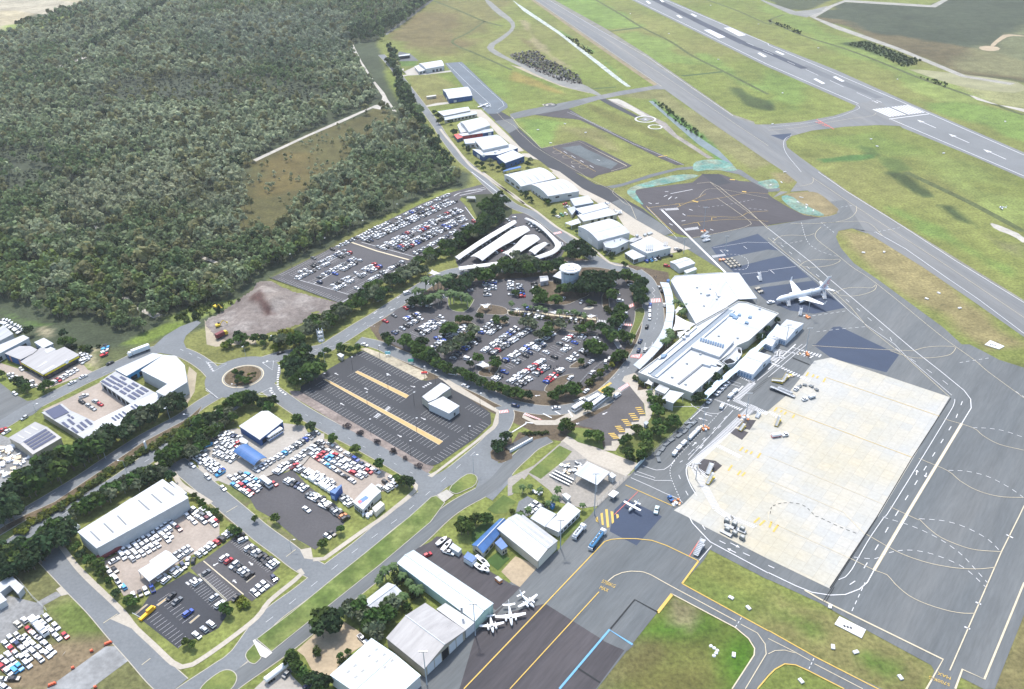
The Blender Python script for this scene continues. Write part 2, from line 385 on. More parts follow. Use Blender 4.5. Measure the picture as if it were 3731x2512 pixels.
def text_mark(txt,s,size,c,z=ZMK,stretch=1.0,flip=False):
 """painted lettering: s = start point and a point along its baseline"""
 a,b=P(s)if isinstance(s,str)else s
 cu=bpy.data.curves.new('t','FONT');cu.body=txt;cu.size=1;cu.resolution_u=2
 o=bpy.data.objects.new('t',cu);me=bpy.data.meshes.new_from_object(o);bpy.data.objects.remove(o);bpy.data.curves.remove(cu)
 d=(b-a).normalized();n=Vector((-d.y,d.x,0))
 vs=[a+d*(v.co.x*size)+n*(v.co.y*size*stretch)for v in me.vertices]
 MK[c].add([(p.x,p.y,z)for p in vs],[tuple(p.vertices)for p in me.polygons]);bpy.data.meshes.remove(me)
sheet('runway',"@20 85,-490 1085,0 2300,600 @30 760,947 1180,1130 1220,1165 1900,1440 2190,1568 3500,2150 3500,1900 2327,1390 1300,945 620,640 0,395 @20 1420,0 265,-490",.06,mat('runway_asphalt',(.155,.162,.165),.85,.12,.03,.08,.8))
mb=MB();ribbon(mb,spline(P('@20 900,-185 1300,0 1700,200 2110,398 @30 0,482 330,625'),8),9.5,.078);ribbon(mb,spline(P('@20 900,-185 1300,0 1700,200 2110,398'),8),12.5,.077);struct('runway_rubber',mb,mat('rubber_stain',(.045,.051,.068),.85,.25,.04,.2,.5))
sheet('runway_rubber',"@30 300,620 980,900 1050,890 340,590",.07,mat('rubber_stain_pale',(.115,.122,.13),.85,.15,.04))
sheet('taxiway',"@20 -300,-345 200,0 700,345 1330,775 1700,1040 2329,1470 @31 150,0 500,280 880,540 1400,860 1900,1200 2327,1500 3200,2100 3200,1760 2327,1180 1700,800 1230,510 700,180 460,0 @30 480,1568 300,1440 170,1340 160,1280 210,1240 0,1200 @20 2200,1125 2000,1060 1560,760 1200,520 800,270 330,0 -150,-345",.06,ASPH_L)
sheet('taxiway_shoulder',"@20 -345,-345 170,0 680,360 1300,790 1330,775 700,345 200,0 -300,-345",.05,mat('shoulder_tan',(.20,.165,.10),.95,.3,.08,.2,.7))
for s in("@20 380,0 830,250 1230,500 1580,745 2010,1045 2200,1110 2210,1140 2000,1075 1560,770 1190,530 790,280 310,0","@31 480,0 720,170 1250,500 1720,790 2327,1165 2327,1215 1700,815 1230,525 690,190 450,0"):
 sheet('taxiway_shoulder',s,.055,mat('shoulder_grey',(.17,.165,.14),.95,.25,.08,.2,.7))
sheet('taxiway',"@30 -150,1135 0,1135 300,1110 600,1055 770,1000 815,950 1000,900 1250,1150 1000,1140 700,1155 400,1190 210,1240 160,1290 -100,1300 -150,1280",.09,ASPH_L)
sheet('taxiway',"@30 20,1232 210,1215 195,1250 130,1276",.11,ASPH_N)
sheet('apron',"@10 1715,577 1870,565 2160,840 2285,950 2288,980 2230,1015 2200,1035 2110,1038 2060,990 1960,880",.10,mat('apron_bluegrey',(.105,.125,.145),.85,.14,.05,.1,.8))
sheet('taxiway',"@20 -219,1035 -29,1220 60,1330 230,1450 350,1540 @21 640,150 900,280 1120,430 1390,580 1475,550 1320,440 1190,335 970,215 915,165 860,130 760,110 570,0 @20 270,1352 100,1200 -10,1110 20,1085 -99,1018",.08,ASPH_D)
sheet('taxiway',"@21 905,275 985,245 1330,450 1460,550 1385,578 1120,430",.10,ASPH)
sheet('taxiway',"@10 2170,1105 2329,1080 @20 60,1165 -29,1215",.10,ASPH)
sheet('apron',"@20 265,1352 610,1278 660,1290 1090,1508 1040,1535 900,1568 @21 780,30 730,60 570,0",.10,ASPH_B)
sheet('apron',"@20 450,1345 620,1325 680,1360 960,1490 900,1540 760,1500",.12,mat('apron_worn',(.085,.10,.105),.85,.35,.05,.2,.6))
sheet('taxiway',"@20 -20,1040 100,1008 330,962 700,888 1000,828 1290,782 1345,760 1420,815 1290,815 1000,867 780,912 510,992 200,1048 20,1085 -10,1075",.11,ASPH_L)
sheet('taxiway',"@20 -20,1040 100,1008 330,962 600,907 680,930 510,992 200,1048 20,1085",.115,ASPH)
sheet('taxiway',"@20 200,1046 510,990 540,1005 650,1075 1110,1300 1400,1425 1570,1500 1495,1505 1340,1440 900,1225 620,1095 560,1085 390,1070",.10,ASPH_B)
sheet('taxiway',"@20 785,905 850,900 1140,1055 1200,1062 1130,1078 900,968",.10,ASPH_D)
sheet('gravel_track',"@20 870,905 960,900 1010,920 1250,1050 1400,1120 1500,1230 1660,1330 1760,1400 1830,1440 1780,1445 1640,1355 1460,1240 1330,1130 1180,1040 950,960",.05,mat('track_gravel',(.22,.20,.18),.95,.3,.12,.25,.7))
sheet('gravel_track',"@20 870,905 960,900 1010,920 1150,1000 1230,1055 1180,1060 1000,960",.06,PALESAND)
sheet('helipad',"@20 270,953 355,937 428,960 330,986",.07,CONC)
sheet('helipad',"@20 1150,1088 1212,1066 1275,1088 1212,1110",.09,GRAVEL)
sheet('apron',"@21 1075,175 1190,150 1640,95 1730,20 1900,20 2060,80 2200,90 2329,150 @31 0,200 40,235 200,330 320,390 480,415 0,482 @21 2329,490 2150,500 1640,602 1500,560 1190,320",.12,mat('apron_new',(.058,.053,.057),.85,.14,.04,.12,.6,stretch=(radians(-38),5.0)))
sheet('perimeter_road',"@21 860,130 910,150 1000,130 1290,40 @20 1500,1552 1700,1535 1850,1540 1960,1568 @21 2060,20 2180,90 2329,165 @31 0,180 100,175 110,150 @21 2329,120 2210,70 2080,-20 @20 1900,1515 1700,1510 1500,1530 1250,1590 @21 1000,105",.13,ASPH)
sheet('perimeter_road',"@21 1720,18 1880,18 1990,100 1860,125",.14,ASPH_D)
for s in("@21 1035,180 1090,130 1300,70 1500,20 1720,25 1640,60 1400,110 1190,150 1110,165 1150,240 1200,300 1170,290 1080,230","@20 1690,1460 1900,1450 2010,1500 2060,1568 1800,1545 1650,1568 1640,1500","@21 2215,90 2329,70 @31 60,60 100,110 100,145 0,155 @21 2300,140","@31 100,225 190,205 330,300 510,380 500,405 320,385 200,325"):
 sheet('hydromulch',s,.15,HYDRO,1)
sheet('apron',"@21 1390,575 1640,605 2150,500 2329,490 @31 480,410 560,405 650,365 640,330 560,270 700,250 880,540 980,550 760,512 640,535 615,590 660,690 780,830 1000,980 1300,1200 1600,1420 1760,1568 @32 1830,0 1950,60 2100,140 2327,212 2700,280 @33 2700,200 2327,890 2060,1568 1960,1568 1750,1460 1690,1600 1430,1600 1510,1400 1480,1350 890,1030 480,790 0,570 @23 2329,575 1800,300 1740,400 1540,610 1460,705 1320,870 1090,1160 770,1568 400,2000 @13 1250,1900 1500,1450 2000,1000 2240,640 @23 240,440 420,300 600,90 700,0 @22 780,1470 950,1290 1110,1150 1200,1050 1600,690 2000,250 2329,0 @21 2200,1300 1950,920",.10,ASPH)
sheet('apron',"@31 200,180 110,175 40,235 180,180 390,165 480,180 640,310 660,345 620,380 560,400 480,410 900,560 700,180 400,40 300,20 280,70",.065,ASPH_L)
sheet('grass_island',"@31 105,232 180,192 385,175 470,195 620,320 645,345 610,375 500,402 330,380 210,322",.14,mat('dry_grass',(.19,.155,.08),.95,.3,.08,.2,.7),1)
sheet('hydromulch',"@31 110,225 190,205 330,300 510,380 500,402 330,378 210,320",.16,HYDRO,1)
sheet('apron_patch',"@21 1810,685 2235,562 @31 5,640 700,1235 420,1290 200,1260 -30,1160 @21 1890,800",.12,ASPH_N)
for s in("@21 1900,790 2329,705 @31 90,715 150,758 0,790 @21 2020,870 1960,850","@31 -350,1075 -47,1018 367,957 402,988 -47,1049 -300,1100"):sheet('apron_patch',s,.14,ASPH)
sheet('apron_patch',"@31 590,1410 650,1405 @32 1190,95 1075,255 570,125 540,100 400,0 @31 430,1568",.12,ASPH_N)
sheet('apron_patch',"@Q 1120,215 1680,480 1860,580 1340,1170 790,880 890,440",.12,ASPH_N)
sheet('apron_patch',"@13 1850,1568 2000,1060 2160,880 2300,760 @23 -150,900 300,790 800,1105 880,1150 1020,1215 760,1568 -500,1700",.115,ASPH_B)
sheet('apron_patch',"@13 1440,300 1590,225 1640,180 1760,190 1890,350 2100,480 2329,620 @23 75,640 0,720 @13 2180,850 1500,380",.115,ASPH_B)
sheet('taxiway',"@23 1540,610 2329,1040 @33 430,1280 1040,1568 1300,1720 @33 700,1568 360,1400 250,1350 150,1335 60,1390 0,1440 @23 2329,1430 2230,1568 2000,1568 2210,1250 2190,1150 2080,1040 1460,705",.105,ASPH)
sheet('apron_patch',"@23 890,1020 1110,1165 1050,1220 960,1190 830,1130",.125,ASPH)
def concrete_slabs():
 m=bpy.data.materials.new('concrete_slabs');nt,b=nodes(m);N,L=nt.nodes,nt.links
 g=N.new('ShaderNodeNewGeometry');mp=N.new('ShaderNodeMapping');a=P1("@32 570,120");e=P1("@32 1650,480");th=math.atan2(e.y-a.y,e.x-a.x)
 mp.vector_type='TEXTURE';mp.inputs['Rotation'].default_value=(0,0,th);mp.inputs['Location'].default_value=(a.x,a.y,0);L.new(g.outputs['Position'],mp.inputs['Vector'])
 br=N.new('ShaderNodeTexBrick');br.offset=0;br.inputs['Scale'].default_value=1;br.inputs['Brick Width'].default_value=5.2;br.inputs['Row Height'].default_value=6.1;br.inputs['Mortar Size'].default_value=.07
 br.inputs['Color1'].default_value=(.40,.38,.335,1);br.inputs['Color2'].default_value=(.355,.352,.33,1);br.inputs['Mortar'].default_value=(.30,.29,.26,1);L.new(mp.outputs['Vector'],br.inputs['Vector'])
 n=N.new('ShaderNodeTexNoise');n.inputs['Scale'].default_value=.02;n.inputs['Detail'].default_value=5;L.new(mp.outputs['Vector'],n.inputs['Vector'])
 mx=N.new('ShaderNodeMix');mx.data_type='RGBA';mx.blend_type='MULTIPLY';mx.inputs['Factor'].default_value=1
 cr=N.new('ShaderNodeValToRGB');cr.color_ramp.elements[0].position=.35;cr.color_ramp.elements[0].color=(1,.94,.78,1);cr.color_ramp.elements[1].position=.62;cr.color_ramp.elements[1].color=(.98,.99,1,1)
 L.new(n.outputs['Fac'],cr.inputs['Fac']);L.new(br.outputs['Color'],mx.inputs['A']);L.new(cr.outputs['Color'],mx.inputs['B'])
 n2=N.new('ShaderNodeTexNoise');n2.inputs['Scale'].default_value=.6;n2.inputs['Detail'].default_value=6;L.new(mp.outputs['Vector'],n2.inputs['Vector'])
 r=N.new('ShaderNodeMapRange');r.inputs['To Min'].default_value=.8;r.inputs['To Max'].default_value=1.18;L.new(n2.outputs['Fac'],r.inputs['Value'])
 vm=N.new('ShaderNodeVectorMath');vm.operation='SCALE';L.new(mx.outputs['Result'],vm.inputs[0]);L.new(r.outputs['Result'],vm.inputs['Scale']);L.new(vm.outputs['Vector'],b.inputs['Base Color']);b.inputs['Roughness'].default_value=.85
 return m
sheet('concrete_apron',"@32 570,120 1650,480 @33 1000,0 560,655 0,385 @23 1750,90 1590,0 @22 1470,1510 1560,1450 1670,1340 1610,1240 1590,1110 1640,1060 1990,790 2150,650 2329,605 @32 170,460 420,150",.15,concrete_slabs())
for s in("@22 1955,790 2000,755 2150,800 2090,870","@22 1690,1085 1730,1040 1850,1060 1910,1105 1860,1150 1800,1210 1700,1150","@22 2020,740 2080,680 2220,690 2160,780"):sheet('apron_patch',s,.17,ASPH_B)
sheet('concrete_pad',"@13 2230,500 2329,390 @23 30,360 240,450 70,640 0,600",.14,SAND)
sheet('hangar_apron',"@J 480,0 710,0 880,160 1110,380 1440,700 1330,720 1180,560 1000,420 800,200 620,100",.07,CREAM)
sheet('hangar_apron',"@J 1400,745 1520,745 1700,860 1450,800",.07,CREAM)
sheet('hangar_apron',"@J 1900,1060 2000,1045 2400,1260 2329,1340 2050,1180",.07,CREAM)
sheet('hangar_apron',"@21 330,-40 430,-5 640,150 900,280 1120,430 1385,580 1625,695 1450,740 1060,560 960,400 700,230 600,200 450,60",.125,CREAM)
sheet('concrete_pad',"@10 1265,640 1345,625 1340,655 1440,610 1540,670 1780,640 1780,655 1560,680 1380,690 1305,705 1310,690 1370,680 1345,650",.06,CONC)
sheet('concrete_pad',"@10 1515,970 1640,940 1740,930 1760,945 1530,978",.06,CONC)
sheet('concrete_pad',"@10 1270,530 1300,470 1400,490 1480,555 1290,560",.06,ASPH)
sheet('service_track',"@20 -260,0 -150,120 -20,200 0,260 -120,350 -240,420 -200,480 0,570 300,720 500,800 720,850 770,870 840,880 640,760 340,660 0,545 -100,490 -190,430 -60,350 30,260 20,190 -120,80 -210,0",.05,mat('track_asphalt',(.19,.19,.175),.95,.2,.06,.15,.7),1)
sheet('drain_water',"@20 0,0 120,80 430,290 640,450 850,610 1000,730 1080,790 1040,790 900,690 700,530 420,310 100,100",.05,mat('drain_concrete',(.33,.36,.33),.8,.5,.15,.4,.6))
sheet('drain_water',"@20 1240,920 1280,920 1420,1050 1600,1180 1880,1370 2010,1500 1980,1500 1700,1320 1500,1150",.05,mat('drain_water',(.11,.14,.14),.35,.25,.1))
sheet('sand_strip',"@20 -20,590 200,690 450,790 700,850 650,780 500,770 250,650",.045,mat('tan_dirt',(.30,.26,.19),.95,.3,.1))
sheet('gravel_track',"@30 330,130 540,60 700,0 1350,40 1480,50 1600,-10 1640,0 1520,70 1340,60 700,20 600,60 430,160 700,260 1200,440 1800,690 2250,760 2200,775 1750,700 1150,450 600,260",.05,mat('track_pale',(.26,.25,.22),.95,.25,.1,.2,.8))
sheet('taxiway',"@30 -150,-40 0,20 250,105 400,90 540,55 480,110 350,160 200,130 0,40",.055,mat('track_asphalt',(.17,.175,.17)))
sheet('sand_patch',"@30 1900,430 2000,415 2115,435 2090,465 1960,465",.05,SAND,1)
sheet('sand_track',"@30 2010,420 2090,350 2150,310 2327,325 2327,335 2200,325 2100,380 2050,430",.06,SAND,1)
sheet('sand_track',"@30 1930,930 2327,990 2400,1010 2400,1040 2100,960 1800,850",.05,PALESAND,1)
sheet('grass_track',"@30 1240,620 1800,680 2100,720 2327,760 2327,850 2000,830 1700,780 1400,680",.04,mat('mown_straw',(.22,.215,.12),.95,.25,.05,.2,.6),1)
sheet('sand_patch',"@31 2005,455 2120,490 2327,580 2340,660 2230,580 2060,520",.05,PALESAND,1)
for s in("@20 870,285 1170,245 1190,255 880,292","@20 1530,690 1900,650 1920,660 1560,698","@20 750,805 940,790 945,798 720,815"):sheet('drain',s,.05,mat('drain_green',(.055,.085,.03),.95,.3,.1))
for s,w in(("@20 760,0 1000,140 1180,250 1440,380 1640,510 1920,650 2329,860",4),("@30 0,185 300,320 650,430 900,520 1200,640 1400,720 1800,860 2327,1050",5),("@20 1770,0 2050,100 2329,220 @30 20,180 140,135",4),("@10 1620,10 1850,100 2060,190 2240,240",5),("@10 2080,195 1930,300 1790,370 1830,420 2000,490 2329,640",4),("@31 1250,0 1800,260 2327,540",6)):
 mb=MB();ribbon(mb,spline(P(s),6),w,.045);struct('drain',mb,mat('drain_scrub',(.07,.085,.03),.95,.4,.15,.3,.6))
sheet('verge',"@d 840,745 880,700 960,650 1040,610 1130,600 1290,585 1420,600 1520,620 1540,760 1480,860 1440,960 1380,1020 1250,1000 1100,930 900,830",.03,MULCH)
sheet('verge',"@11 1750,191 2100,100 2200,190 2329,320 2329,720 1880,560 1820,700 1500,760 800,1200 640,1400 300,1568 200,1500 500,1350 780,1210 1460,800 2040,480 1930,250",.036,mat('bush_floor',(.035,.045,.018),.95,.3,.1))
road('road',"@10 1140,500 1230,600 1430,860 1640,1140 1690,1220 1850,1430 2000,1568 @11 2130,130 2329,300 @21 200,385 400,530 560,650 760,790 900,850 @d 1430,616 1466,638",8,.09,ASPH_R)
rr1=road('road',"@12 -40,190 250,100 600,40 @11 760,1520 950,1400 1100,1310 1300,1180 1500,1050 1650,960 1850,900 2200,880 @d 1210,612 1290,603 1360,601 1420,612",10.5,.10,ASPH_R)
curb="@d 1440,618 1466,640 1482,680 1486,725 1480,765 1462,805 1430,850 1400,882 1370,905 1320,926"
road('road',curb,13,.11,ASPH_R)
road('road',"@d 1410,885 1370,908 1320,925 1260,934 1200,929 1150,915 1100,890 1050,868 980,836 900,803 860,785 815,775",8,.12,ASPH_R)
road('road',"@12 2250,560 2275,640 2240,740 2150,860 2020,980 1850,1120 1640,1290 1380,1500 @13 1190,70 950,275 700,465 420,690 100,935 @03 2180,1265 2000,1400 1700,1600 1500,1750",8.5,.12,ASPH_R)
road('road',"@22 330,850 190,920 100,1000 -20,1110 @12 2150,1280 1850,1450 1690,1568 @13 1500,180 1250,385 1050,545 800,745 560,940 250,1185 30,1340 -200,1500 @03 1900,1700",7.5,.13,ASPH)
road('road',"@02 1600,1070 1700,1150 2000,1400 2200,1568 @13 50,150 250,295 400,410 560,500",9,.125,ASPH_R)
road('road',"@03 430,320 700,600 900,800 1100,1030 1300,1250 1450,1420 1600,1560",10,.125,ASPH_R)
road('road',"@12 90,380 200,460 400,600 700,770 1000,925 1300,1095 1500,1215 1620,1260",9,.125,ASPH_R)
road('road',"@02 2000,330 1880,200 1700,90 1500,40 1300,80 1100,175 800,310 560,430 250,590 0,740 -250,850",9,.12,ASPH_R)
road('road',"@02 2180,420 2060,420 1850,530 1650,670 1300,860 960,1080 700,1255 180,1568 @03 -20,120 -300,300",8.2,.12,ASPH_R)
road('road',"@12 20,330 -60,400 @02 2150,530 1980,640 1850,720 1560,890 1330,1050 1080,1230 760,1425 480,1600 @03 260,150 -100,380",8.2,.125,ASPH_R)
sheet('road',"@12 1500,1190 1650,1180 1950,1000 2030,920 2110,840 2210,760 2329,800 2200,1080 2329,1060 @22 0,1020 0,1230 @12 2150,1420 1990,1330 2020,1240 1990,1180 1730,1300 1640,1380 1500,1400 1450,1280",.115,ASPH_R)
sheet('road',"@02 -200,250 0,350 130,450 250,515 420,490 520,450 300,640 0,760 -250,900",.11,ASPH)
sheet('road',"@02 1350,60 @01 1500,1490 1640,1405 1790,1350 1830,1370 1690,1490 1670,1545 @02 1700,50 1800,140 1700,120",.11,ASPH_R)
def disc(name,s,r,z,m,n=48):
 c=P1(s);mb=MB();mb.poly([Vector((c.x+cos(2*pi*i/n)*r,c.y+sin(2*pi*i/n)*r,z))for i in range(n)]);return struct(name,mb,m)
disc('road',"@d 553,857",21,.135,ASPH_R)
RB=P1("@d 553,857")
def island(name,s,m,smooth=0,h=.16,base=.13):
 pts=P(s)if isinstance(s,str)else s
 if smooth:pts=chaikin(pts,smooth)
 mb=MB();mb.prism(pts,base-.05,base+h-.03);struct('kerb',mb,CONCK)
 mb=MB();mb.poly([Vector((p.x,p.y,base+h))for p in inset(pts,.35)]);return struct(name,mb,m)
CONCK=mat('kerb_concrete',(.32,.30,.255),.85,.15,.3)
n=40;island('roundabout_island',[RB+Vector((cos(2*pi*i/n),sin(2*pi*i/n),0))*10.6 for i in range(n)],mat('garden_bed',(.10,.075,.045),.95,.35,.2,.3,.8),h=.3)
ring("@d 553,857",11.3,.9,'cream',z=.27,n=48)
YB=mat('yard_concrete',(.31,.285,.25),.85,.14,.05,.12,.7)
YP=mat('yard_pinkish',(.29,.245,.205),.85,.16,.06,.12,.7)
sheet('yard',"@02 -120,130 200,230 400,290 720,140 800,230 850,250 430,400 330,395 130,300 0,225 -120,240",.06,YP)
sheet('yard',"@02 380,600 620,490 900,350 1000,270 1200,540 870,720 600,640",.06,YP)
sheet('yard',"@02 1650,560 1700,300 1720,200 1790,260 1770,430 1690,560",.06,mat('tan_dirt',(.30,.26,.19)))
sheet('yard',"@02 -150,760 80,850 300,1060 560,1010 560,1070 250,1130 180,1330 210,1568 60,1568 -150,1480",.06,GRAVEL)
sheet('yard',"@02 1660,1090 1800,960 1980,800 2150,760 @12 80,850 250,715 440,740 470,800 620,810 620,870 430,1100 310,1140 150,1190 0,1240 @02 2080,1280 1990,1240 1930,1250 1830,1170 1770,1030",.07,YB)
sheet('yard',"@12 430,1090 620,860 700,870 770,930 900,1010 1180,1160 1260,1200 1290,1300 1150,1340 1060,1280 870,1440 690,1330 320,1130",.07,YP)
sheet('car_park',"@12 -120,1290 0,1240 150,1180 230,1180 330,1140 480,1290 780,1520 @13 830,10 770,110 640,200 540,300 490,270 380,210 160,20 @12 0,1500",.07,ASPH_C)
sheet('yard',"@G 230,900 380,910 1000,560 1650,30 1800,-30 2329,260 2329,540 1700,900 1180,1330 900,1480 700,1500 420,1010",.07,YP)
sheet('car_park',"@H 440,790 660,660 1110,330 1220,230 1380,290 1960,760 1830,880 1960,980 1900,1060 1480,1360 1330,1260 1060,1370 560,920",.08,ASPH_C)
sheet('car_park',"@03 1240,900 1370,700 1720,500 1850,570 2060,760 2060,900 1990,1010 1900,1060 1670,1150 1620,1200",.08,ASPH_D)
sheet('yard',"@03 -60,690 130,730 330,780 510,680 570,710 390,810 400,880 300,930 0,1150 -60,1150",.06,GRAVEL)
sheet('yard',"@03 510,660 590,610 680,690 560,720",.07,CREAM)
sheet('yard',"@03 420,1568 960,1180 1050,1175 1180,1300 820,1568",.06,mat('wet_gravel',(.20,.205,.205),.6,.45,.06,.3,.25))
sheet('yard',"@13 370,1215 540,1060 800,955 950,1050 1020,1140 860,1240 690,1440 640,1490 510,1400 440,1270",.06,SAND)
sheet('yard',"@13 -20,1568 190,1370 260,1340 330,1450 480,1600 0,1700",.06,YB)
sheet('yard',"@22 440,890 500,835 1150,1085 1040,1200 700,1060 560,960",.12,CREAM)
sheet('yard',"@22 -40,1220 200,1100 460,880 560,950 700,1060 1040,1200 1100,1170 780,1470 640,1490 440,1440 330,1320 150,1180 0,1370 -40,1380",.125,mat('yard_grey',(.25,.23,.20),.85,.15,.06,.15,.7))
sheet('yard',"@22 330,1190 480,1060 680,1040 600,1200 500,1290 400,1260",.135,GRAVEL)
sheet('yard',"@22 60,1430 140,1380 330,1480 200,1540 120,1568 20,1568",.135,ASPH_R)
sheet('lawn',"@22 150,1165 430,920 545,975 480,1050 260,1225",.14,LAWN);sheet('lawn',"@22 0,1290 90,1215 180,1280 80,1360 0,1350",.14,LAWN)
sheet('lawn',"@13 1960,140 2080,40 2180,90 2000,300 1960,260",.14,mat('lawn_dark',(.045,.085,.02),.95,.25,.1));sheet('lawn',"@13 2090,400 2200,320 2310,380 2200,490",.14,mat('lawn_dark',(.045,.085,.02)))
sheet('lawn',"@23 450,130 600,40 640,60 480,200 440,180",.14,LAWN);sheet('lawn',"@12 2100,1500 2250,1370 2329,1410 @22 40,1430 -60,1540 @12 2170,1540",.14,LAWN)
island('median_grass',"@13 0,1115 320,872 650,602 1000,322 @12 1400,1562 1590,1390 1640,1375 1720,1440 @13 1590,50 1130,440 600,862 140,1232",mat('median_lush',(.085,.125,.028),.95,.35,.12,.25,.5,tint=(.13,.155,.045),tscale=.06),h=.16,base=.14)
island('median_grass',"@03 2220,1250 2300,1170 2329,1130 @13 70,1270 0,1340 @03 2300,1345 2250,1320",LAWN,2)
island('median_grass',"@03 1800,1560 2000,1400 2100,1385 2165,1440 2150,1520 2080,1600 1800,1700",LAWN,2)
island('median_grass',"@12 1735,1320 1900,1180 1980,1175 2022,1215 1995,1290 1890,1335 1840,1360 1800,1362",LAWN,1)
sheet('median_path',"@12 1645,1372 1735,1322 1800,1370 1705,1440",.30,CONC);sheet('median_path',"@13 -5,1115 0,1130 150,1240 90,1290 40,1270 -30,1130",.32,mat('path_white',(.48,.46,.42),.8,.1,.4))
for s in("@02 1840,560 1800,650 1400,900 1350,930 1300,960 1120,1080 900,1240 600,1440 300,1600 @03 260,20 40,150 -100,230 @03 -100,170 60,70 240,-20 @02 500,1430 900,1160 1300,890 1700,680",):
 island('road_median',s,mat('garden_bed',(.10,.075,.045)),0,h=.16)
sheet('verge',"@02 1900,1150 2300,1568 @12 130,1568 @13 -10,60 -40,0 @12 -100,1480 @02 2329,1410 1960,1190",.05,VERGE)
sheet('verge',"@02 1590,1180 1740,1270 1900,1400 2150,1568 @13 60,200 370,450 380,500 120,300 @02 2000,1550 1700,1330",.05,VERGE)
sheet('verge',"@13 100,20 480,280 500,300 500,360 380,290 100,60",.055,VERGE)
sheet('footpath',"@12 1560,1195 1640,1150 1990,880 2150,740 2185,620 1790,410 1760,380 1700,330 1650,300 1700,290 2210,600 2205,720 2170,770 2000,900 1650,1170 1600,1210",.15,CREAM)
sheet('verge',"@12 300,420 400,425 1540,1090 1620,1110 1540,1200 330,470",.11,mat('mulch_grey',(.20,.165,.145),.95,.35,.12,.3,.5))
sheet('verge',"@12 950,40 1500,330 1560,300 1530,250 1230,110 1000,30",.11,mat('verge_tan',(.34,.30,.22),.95,.3,.1,.3,.6))
sheet('car_park',"@12 970,55 1500,325 1560,330 1700,300 1800,400 2130,620 2140,720 2000,850 1660,1085 1600,1105 1540,1090 400,430 410,380 700,200 860,110",.13,mat('asphalt_fresh',(.036,.038,.043),.8,.08,.05,.08,.9))
sheet('car_park',"@11 130,965 950,560 1500,290 1700,205 1790,180 2080,105 2150,150 2200,195 1990,205 1870,225 1850,250 1920,320 1985,440 2020,470 1700,660 1460,780 790,1195 765,1192",.07,ASPH_C)
line("@11 770,1195 1460,790 2025,475 1985,430 1900,320",.6,'white',z=.4);line("@11 125,965 765,1195",.5,'black',z=.4)
sheet('car_park',"@d 1036,592 1150,500 1165,487 1200,485 1240,510 1292,555 1275,588 1230,602 1110,622 1045,614",.08,ASPH_C)
sheet('car_park',"@d 858,750 880,722 910,698 945,690 1000,672 1020,650 1065,640 1235,630 1262,622 1275,655 1330,668 1362,640 1405,628 1425,640 1445,690 1442,740 1420,800 1398,845 1330,880 1290,893 1200,888 1100,872 1000,828 900,788 868,768",.12,ASPH_C,1)
sheet('car_park',"@22 560,725 700,670 880,580 990,440 1070,385 1140,425 1195,540 1210,655 1150,700 1080,765 1030,810 970,872 905,922 845,925 820,830 720,760 640,748",.16,mat('asphalt_bus',(.080,.074,.074),.85,.18,.05,.12,.9))
sheet('footpath',"@22 1140,420 1160,300 1150,250 1020,290 1000,330 1070,380 1200,540 1215,650 1165,655 1150,705 1085,710 1080,765 1030,765 1025,820 965,820 970,875 905,880 905,922 845,925 830,965 940,970 1000,880 1180,770 1260,670 1290,560 1330,480 1280,400",.17,CREAM)
sheet('footpath',"@22 100,640 200,690 390,690 560,600 700,560 860,470 960,410 1000,420 900,510 700,620 560,690 400,735 220,735 90,665",.17,CREAM)
sheet('lawn',"@22 950,985 1000,880 1180,775 1280,680 1310,570 1350,520 1440,580 1570,690 1420,830 1260,1010 1180,1060 1080,1040",.15,mat('lawn_olive',(.095,.105,.030),.95,.25,.1,.2,.7,tint=(.10,.125,.03),tscale=.08))
sheet('lawn',"@22 500,820 580,755 700,770 815,840 830,955 600,890",.15,LAWN)
sheet('verge',"@22 0,900 60,800 400,790 420,810 200,870 0,960",.14,MULCH)
sheet('verge',"@12 2130,980 2200,900 2329,850 2329,1040 2230,1080 2140,1040",.14,MULCH)
island('lawn_strip',"@C 2150,590 2330,560 2329,720 2150,1080 2100,1230 2040,1150 2060,1000 2130,850 2160,700",mat('lawn_olive',(.095,.105,.030)),1,base=.12)
island('planter',"@C 1590,330 1700,330 1740,580 1720,640 1600,590",MULCH,1,base=.12);island('planter',"@C 430,250 540,150 760,110 960,200 1330,330 1410,345 1200,440 1000,530 800,520 600,510 440,470",MULCH,1,base=.12)
island('planter',"@C 1270,590 1390,540 1470,560 1440,600 1300,610",CREAM,1,base=.12);island('planter',"@B 1300,400 1360,380 1740,420 1770,440 1630,650 1430,640 1320,580",LAWN,1,base=.12)
island('planter',"@B 1840,570 1900,500 2200,540 2329,590 2329,700 2050,690 1780,670",MULCH,1,base=.12);island('planter',"@C 0,610 1500,720 1540,760 1500,860 1270,850 960,760 700,790 200,730 0,710",MULCH,1,base=.12)
for s in("@D 290,260 330,130 520,30 700,100 720,190 520,330 330,430 300,380","@D 480,40 650,40 620,80","@D 1180,90 1250,40 1340,80 1270,140","@D 880,430 960,430 940,560 860,660 730,650 690,610 760,560 850,540","@D 1600,150 1980,190 1960,210 1620,170","@D 1390,790 1480,690 1600,640 1700,620 1730,640 1560,800 1450,830","@D 1640,560 1780,470 1860,520 1780,560","@D 1380,110 1620,100 1560,170 1380,260 1330,240","@D 1030,60 1020,110 840,60 880,20"):
 island('planter',s,MULCH,1,base=.12,h=.14)
line("@C 0,620 400,655 900,715 1500,775",1.6,'cream',curve=True,z=.36)
